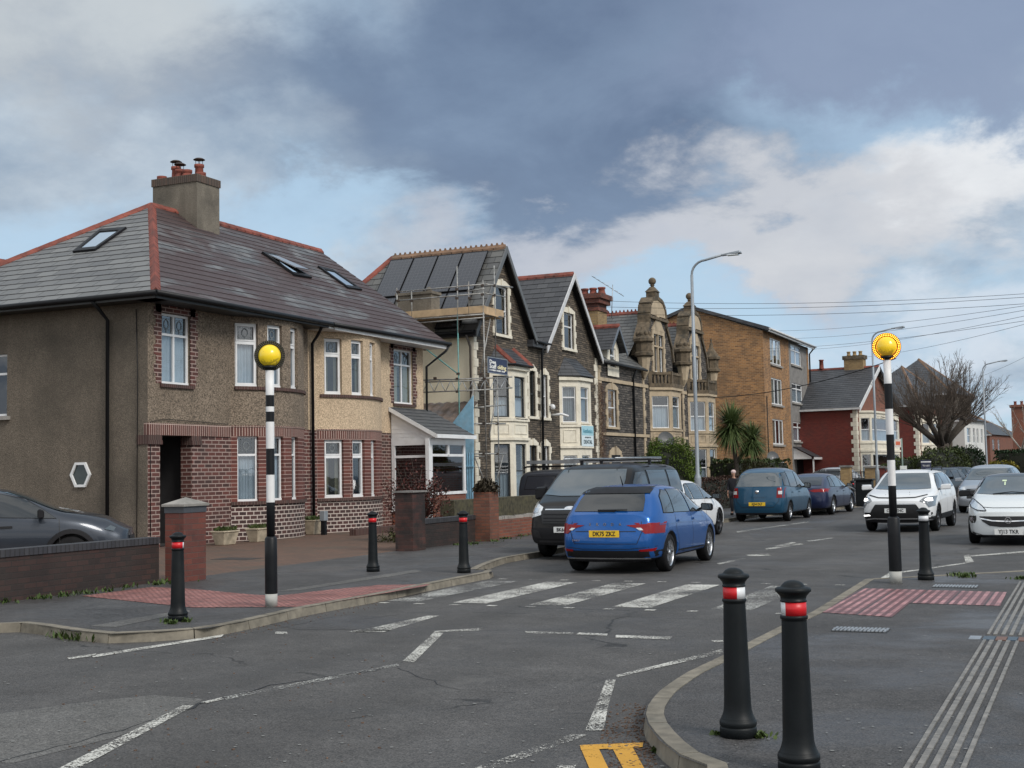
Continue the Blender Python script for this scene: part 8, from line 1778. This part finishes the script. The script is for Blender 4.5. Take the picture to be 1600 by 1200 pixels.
for s_ in (1, -1):
    q = lambda P_: [(y*s_, z) for y, z in P_]
    hl = c.patch('F', q([(.58, .78), (.66, .86), (.88, .90), (.88, .66), (.78, .62), (.72, .72)]), plain('smoked headlight', (.16, .17, .18), .12, .4, coat=1.0), 'headlight', .012); c.patch('F', q([(.68, .80), (.72, .84), (.82, .85), (.84, .78), (.76, .77)]), M['drl'], 'running_light', .018, parent=hl)
    c.patch('F', q([(.62, .42), (.66, .45), (.86, .43), (.84, .40)]), M['drl'] if s_ < 0 else M['clearlens'], 'fog_lamp', .014); c.strip('F', q([(.0, .345), (.55, .35), (.88, .31)]), .03, M['alloy'], 'skid_strip', .016); c.strip('F', q([(.0, .855), (.45, .865), (.72, .93)]), .022, M['trim'], 'bonnet_gap', .010); c.strip('F', q([(.0, .715), (.48, .715)]), .018, M['alloy'], 'grille_bar', .014)
    c.strip('F', q([(.25, 1.0), (.3, .93)]), .008, GAP, 'bonnet_crease', .004)
c.plate('F', .55, 'CA25 ZHC', M['wplate'], size=.09); c.mirrors(.78, 1.06, white, sz=(.11, .24, .16)); c.wheels(M['alloyd'], 5, .25); gaps(c, (-.98, -.03, 1.06), z0=.45, z1=1.02)
for s_ in (1, -1): c.patch('S', [(-.95, .24), (.95, .24), (.95, .42), (-.95, .44)], M['trim'], 'side_cladding', .010, side=s_); mb = MB(); mb.tube([(-1.4, s_*.60, 1.56), (-1.3, s_*.61, 1.62), (.2, s_*.60, 1.60), (.32, s_*.59, 1.54)], .018, 6); mb.build('roof_rail', M['trim'], c.body, local=True)
# --- small white hatchback with a dark roof
P = std_stations(dict(xr=-1.75, xf=1.90, W=1.72, zb=.17, roofw=.70, hoodw=.84, rw=.32, ax=(-1.16, 1.15), top=[(-1.75, 1.05), (-1.62, 1.15), (-1.35, 1.38), (-1.0, 1.45), (-.3, 1.48), (.1, 1.44), (.5, 1.24), (.9, 1.05), (1.25, .99), (1.6, .90), (1.8, .80), (1.90, .70)], belt=[(-1.75, .98), (-.8, 1.0), (.8, .93), (1.5, .82), (1.90, .62)], nose=[(.17, .04), (.30, .0), (.5, .0), (.68, .05), (.8, .12)], tail=[(.2, .1), (.4, 0), (1.0, .1)], pf=.28, pr=.14, tf=.20, tr=.12, lf=.85, roofmat=1.30))
bluew = paint('cool white paint', (.60, .63, .64), 0, .3); c = Car('small_car', 'small white hatchback with a dark roof at the right edge, facing the camera', 'car', -1.66, 30.25, 180, P, (bluew, M['trim'], paint('dark grey roof paint', (.035, .04, .045), .2, .35)))
c.patch('F', [(-.68, 1.04), (-.3, 1.02), (.3, 1.02), (.68, 1.04), (.59, 1.25), (.53, 1.375), (-.53, 1.375), (-.59, 1.25)], M['carglass2'], 'windscreen', .008); c.patch('R', [(-.55, 1.12), (.55, 1.12), (.5, 1.36), (-.5, 1.36)], M['carglass'], 'rear_window', .008)
side_glass(c, [[(-1.3, 1.06), (-.75, 1.04), (-.72, 1.36), (-1.05, 1.34)], [(-.65, 1.03), (.72, .98), (.38, 1.22), (.12, 1.35), (-.65, 1.38)]], M['trim']); gaps(c, (-.7, .75), z1=.95)
gr = [(-.56, .60), (-.50, .50), (-.36, .41), (-.15, .385), (.15, .385), (.36, .41), (.50, .50), (.56, .60)]; g_ = c.patch('F', gr, M['grille'], 'grille', .010); c.strip('F', [(-.53, .555), (-.3, .51), (0, .50), (.3, .51), (.53, .555)], .022, M['chrome'], 'grille_bar', .020, parent=g_)
h, n = c.hit('F', 0, .52); mb = MB(); x = h.x+.035
for k in range(24):
    a, b = 6.283*k/24, 6.283*(k+1)/24; f_ = lambda r_, an, xx: (xx, r_*math.cos(an), .52+r_*math.sin(an)); mb.hexa([f_(.052, a, x-.02), f_(.052, b, x-.02), f_(.068, b, x-.02), f_(.068, a, x-.02), f_(.052, a, x), f_(.052, b, x), f_(.068, b, x), f_(.068, a, x)])
mb.hexa([(x-.015, -.055, .525), (x-.015, .0, .535), (x-.015, .0, .515), (x-.015, -.055, .510), (x, -.055, .530), (x, .005, .545), (x, .01, .52), (x, -.055, .515)]); mb.hexa([(x-.015, .055, .515), (x-.015, .0, .505), (x-.015, .0, .525), (x-.015, .055, .530), (x, .055, .510), (x, -.01, .50), (x, -.005, .52), (x, .055, .525)]); mb.build('ring_badge', M['chrome'], c.body, local=True)
for s_ in (1, -1):
    q = lambda P_: [(y*s_, z) for y, z in P_]
    hl = c.patch('F', q([(.42, .70), (.50, .70), (.70, .75), (.80, .86), (.76, .93), (.70, .93), (.52, .80)]), M['clearlens'], 'headlight', .012); c.strip('F', q([(.42, .70), (.60, .71), (.74, .77), (.80, .86), (.76, .93), (.70, .93), (.52, .80), (.42, .70)]), .014, M['trim'], 'headlight_rim', .016, parent=hl)
    fb_ = c.patch('F', q([(.62, .52), (.66, .46), (.74, .46), (.79, .52), (.79, .60), (.62, .61)]), M['grille'], 'fog_lamp_recess', .010); c.patch('F', q([(.68, .50), (.76, .50), (.77, .57), (.68, .58)]), plain('fog glass', (.20, .14, .13), .2, coat=1), 'fog_lamp', .014, parent=fb_)
    c.strip('F', q([(.0, .20), (.5, .20), (.72, .26)]), .05, M['trim'], 'front_lip', .010)
c.strip('F', [(-.64, .79), (-.3, .765), (.3, .765), (.64, .79)], .008, GAP, 'bonnet_gap', .006); c.plate('F', .29, 'YJ13 TKR', M['wplate'], y=.0, w_=.54, h_=.125, size=.1); c.mirrors(.55, 1.0, M['trim'], sz=(.12, .24, .16)); c.wheels(M['alloy'], 5, .24)
h, n = c.hit('F', .05, 1.04); mb = MB(); mb.tube([(h.x+.04, -.35, 1.035), (h.x+.0, .02, 1.075), (h.x+.01, .5, 1.04)], .010, 5); mb.build('wipers', M['trim'], c.body, local=True)
for (y, z, w_, hh) in ((-.14, 1.30, .09, .03), (-.125, 1.24, .03, .07)): c.patch('F', [(y-w_/2, z-hh/2), (y+w_/2, z-hh/2), (y+w_/2, z+hh/2), (y-w_/2, z+hh/2)], plain('air freshener', (.55, .66, .45), .6), 'air_freshener', .012)
c.patch('F', [(.54, 1.09), (.60, 1.10), (.59, 1.13), (.54, 1.12)], M['wplate'], 'windscreen_sticker', .012)
# --- silver car behind it
P = std_stations(dict(HB, xr=-2.15, xf=2.2, W=1.86, top=[(-2.15, 1.1), (-2.0, 1.25), (-1.7, 1.55), (-1.2, 1.64), (0, 1.65), (.4, 1.58), (.85, 1.3), (1.15, 1.12), (1.6, 1.04), (2.0, .95), (2.2, .8)], belt=[(-2.15, 1.08), (1, 1.02), (2.2, .72)])); silver = paint('silver paint', (.36, .38, .41), .6); c = Car('suv_car', 'grey silver SUV just behind the small white hatchback', 'car', -3.35, 48.5, 176, P, (silver, M['trim'])); glassset(c, (-1.55, -1.0, .0, 1.02), 1.08, 1.50, wsz=(1.12, 1.50)); gaps(c, (-.95, .03), z1=1.04); c.wheels(M['alloy'], 5, .24); c.mirrors(.75, 1.08, silver)
for s_ in (1, -1): c.patch('F', [(s_*.55, .78), (s_*.85, .82), (s_*.85, .92), (s_*.58, .88)], M['clearlens'], 'headlight', .010)
c.patch('F', [(-.5, .5), (.5, .5), (.52, .82), (-.52, .82)], M['grille'], 'grille', .010)
# --- dark crossover on the forecourt at the left
P = std_stations(dict(xr=-2.15, xf=2.18, W=1.84, zb=.26, roofw=.72, hoodw=.84, rw=.35, ax=(-1.33, 1.33), dh=1, top=[(-2.15, 1.05), (-2.0, 1.15), (-1.7, 1.40), (-1.3, 1.52), (-.6, 1.565), (0, 1.55), (.45, 1.45), (.9, 1.24), (1.2, 1.13), (1.6, 1.09), (1.95, 1.01), (2.1, .92), (2.18, .80)], belt=[(-2.15, .98), (-1, 1.03), (.9, .98), (1.5, .94), (2.18, .68)], nose=[(.24, .06), (.5, 0), (.8, .05), (.9, .1)], tail=[(.2, .1), (.5, 0), (1.0, .1)], pf=.26, pr=.14, tf=.17, tr=.12, lf=.9, trimrow=3))
dgry = paint('dark slate blue grey paint', (.035, .042, .055), .5, .3); c = Car('crossover_car', 'dark slate grey crossover parked behind the black brick wall at the left', 'car', -18.05, 17.3, -50, P, (dgry, M['trim'])); c.root.scale = (.97, 1, 1.04); side_glass(c, [[(-1.7, 1.10), (-1.12, 1.08), (-1.1, 1.40), (-1.35, 1.36)], [(-1.05, 1.07), (-.05, 1.05), (-.05, 1.45), (-1.02, 1.44)], [(.05, 1.05), (1.06, 1.01), (.80, 1.18), (.50, 1.34), (.05, 1.44)]], M['trim']); c.patch('F', [(-.70, 1.1), (.70, 1.1), (.58, 1.46), (-.58, 1.46)], M['carglass2'], 'windscreen', .008); gaps(c, (-1.0, 0.0, 1.12), z0=.45, z1=1.0); c.mirrors(.82, 1.05, M['trim'], sz=(.11, .22, .17)); c.wheels(M['alloyd'], 5, .25)
for s_ in (1, -1):
    for ax in P['ax']:
        pts = [(ax+.44*math.cos(a*math.pi/12), .35+.44*math.sin(a*math.pi/12)) for a in range(0, 13)]; c.strip('S', pts, .075, M['trim'], 'wheel_arch_trim', .012, side=s_)
    c.patch('S', [(1.90, .80), (2.06, .76), (2.10, .82), (2.0, .86)], M['carglass2'], 'headlight_side', .012, side=s_)
c.patch('F', [(-.5, .40), (.5, .40), (.55, .68), (-.55, .68)], M['grille'], 'grille', .010)
# --- far line of parked black cars round the bend
blk2 = paint('gloss black paint', (.006, .006, .008), .1, .25, .3)
for i, (px, zc, hd, m_, lab) in enumerate([(1462, 60, -14, blk2, 'gloss black car parked behind the white SUV'), (1488, 66, -16, blk2, 'second black car in the row behind the white SUV'), (1505, 75, -18, navy, 'small dark blue car at the far end of the parked row')]):
    a = atd(px, 725, zc); P = std_stations(dict(HB, top=[(x, z*(1.06 if i < 2 else .95)) for x, z in HB['top']])); c = Car('parked_car', lab, 'car', a.x, a.y, hd+(180 if i < 2 else 180), P, (m_, M['trim']), 'cars parked beyond the white SUV')
    glassset(c, (-1.45, -.9, .0, 1.0), zb_=1.0 if i < 2 else .9, zt=1.40 if i < 2 else 1.27, wsz=(1.07, 1.38) if i < 2 else (.95, 1.25)); c.wheels(M['alloyd'], 5, .23); c.mirrors(.72, 1.0 if i < 2 else .9, m_)
    for s_ in (1, -1): c.patch('F', [(s_*.5, .66), (s_*.82, .70), (s_*.80, .80), (s_*.5, .74)], M['clearlens'], 'headlight', .008)
a = atd(1292, 737, 84); P = std_stations(dict(HB, top=[(x, z*1.12) for x, z in HB['top']], belt=[(x, z*1.1) for x, z in HB['belt']])); c = Car('parked_car', 'pale silver car on a drive behind the railings, left of the yellow piers', 'car', a.x, a.y, 95, P, (silver, M['trim'])); glassset(c, (-1.45, -.9, .0, 1.0), zb_=1.08, zt=1.48, wsz=(1.14, 1.46)); c.wheels(M['alloyd'], 5, .23)
# ================================================================ person on the far pavement
def person(label, x, y, facing):
    t_ = thing('person', label, 'person', (x, y, .1), facing)
    def skin(name, verts, edges, radii, root, m_, sub=2, parent=None):
        me = bpy.data.meshes.new(name); me.from_pydata(verts, edges, []); o = bpy.data.objects.new('tmpskin', me); col.objects.link(o); sk_ = o.modifiers.new('sk', 'SKIN'); sk_.use_smooth_shade = True
        for i, r_ in enumerate(radii): me.skin_vertices[0].data[i].radius = (r_, r_) if not isinstance(r_, tuple) else r_
        me.skin_vertices[0].data[root].use_root = True; s2_ = o.modifiers.new('ss', 'SUBSURF'); s2_.levels = sub; s2_.render_levels = sub
        m2 = bpy.data.meshes.new_from_object(o.evaluated_get(bpy.context.evaluated_depsgraph_get())); bpy.data.objects.remove(o); m2.name = name
        for q in m2.polygons: q.use_smooth = True
        m2.materials.clear(); m2.materials.append(m_); q = bpy.data.objects.new(name, m2); col.objects.link(q); q.parent = parent or t_; return q
    sk_m = plain('skin', (.42, .24, .17), .6, var=.05); cl = plain('dark coat', (.018, .018, .024), .9, var=.3, scale=20); tr_m = plain('dark trousers', (.022, .022, .028), .9)
    V = [(0, 0, .90), (0, 0, 1.12), (0, .01, 1.32), (0, .015, 1.42), (0, .02, 1.50), (0, .03, 1.60), (0, .035, 1.68), (.17, 0, 1.36), (.22, .02, 1.12), (.21, .10, .90), (.20, .13, .82), (-.17, 0, 1.36), (-.22, -.02, 1.12), (-.21, .02, .90), (-.20, .04, .82), (.09, 0, .86), (.10, .06, .48), (.10, .0, .09), (.10, .14, .04), (-.09, 0, .86), (-.10, -.04, .48), (-.10, -.14, .10), (-.10, -.02, .04)]
    E = [(0, 1), (1, 2), (2, 3), (3, 4), (4, 5), (5, 6), (2, 7), (7, 8), (8, 9), (9, 10), (2, 11), (11, 12), (12, 13), (13, 14), (0, 15), (15, 16), (16, 17), (17, 18), (0, 19), (19, 20), (20, 21), (21, 22)]
    Rr = [(.15, .11), (.13, .10), (.15, .10), .055, .05, .085, .07, .065, .05, .038, .03, .065, .05, .038, .03, .09, .062, .042, .035, .09, .062, .042, .035]
    b_ = skin('body', V, E, Rr, 0, sk_m)
    skin('coat', [(0, 0, .80), (0, 0, 1.12), (0, .01, 1.34), (0, .015, 1.42), (.17, 0, 1.36), (.22, .02, 1.12), (.21, .09, .92), (-.17, 0, 1.36), (-.22, -.02, 1.12), (-.21, .02, .92)], [(0, 1), (1, 2), (2, 3), (2, 4), (4, 5), (5, 6), (2, 7), (7, 8), (8, 9)], [(.19, .15), (.17, .14), (.18, .13), .08, .085, .07, .055, .085, .07, .055], 0, cl)
    skin('trousers', [(0, 0, .88), (.09, 0, .84), (.10, .06, .48), (.10, .0, .12), (-.09, 0, .84), (-.10, -.04, .48), (-.10, -.14, .13)], [(0, 1), (1, 2), (2, 3), (0, 4), (4, 5), (5, 6)], [(.15, .12), .10, .075, .06, .10, .075, .06], 0, tr_m)
    t_.scale = (.88, .88, .88)
    for sx, (ax_, ay, az_) in ((1, (.20, .13, .82)), (-1, (-.20, .04, .82))):
        mb = MB(); p = Vector((ax_, ay, az_)); mb.hexa([p+Vector(q) for q in ((-.018, -.035, -.09), (.018, -.035, -.09), (.018, .035, -.09), (-.018, .035, -.09), (-.02, -.028, .01), (.02, -.028, .01), (.02, .028, .01), (-.02, .028, .01))])
        for k in range(4): l_ = (.06, .075, .07, .055)[k]; q = p+Vector((0, -.027+.018*k, -.085)); mb.tube([q, q+Vector((-.006*sx, .004, -l_*.55)), q+Vector((-.018*sx, .012, -l_))], [.009, .008, .006], 6)
        q = p+Vector((0, .035, -.03)); mb.tube([q, q+Vector((0, .022, -.03)), q+Vector((-.01*sx, .028, -.055))], [.010, .009, .007], 6); mb.build('hand', sk_m, b_, local=True)
    mb = MB(); mb.ball((0, .02, 1.665), .098, .105, .085, 16); mb.build('hat', plain('pale pink woolly hat', (.62, .48, .46), .95, var=.1), t_, local=True)
    mb = MB(); mb.ball((0, .135, 1.60), .014, .02, .022, 8); mb.ball((.035, .115, 1.625), .012, .008, .008, 8); mb.ball((-.035, .115, 1.625), .012, .008, .008, 8); mb.build('facial_features', sk_m, b_, local=True)
    mb = MB()
    for s_ in (.10, -.10): mb.ball((s_, .05 if s_ > 0 else -.05, .05), .05, .13, .05, 10)
    mb.build('shoes', M['trim'], t_, local=True)
a = atd(1147, 760, 43.5); person('person in a dark coat and pale pink hat behind the teal car', a.x, a.y, R(170))
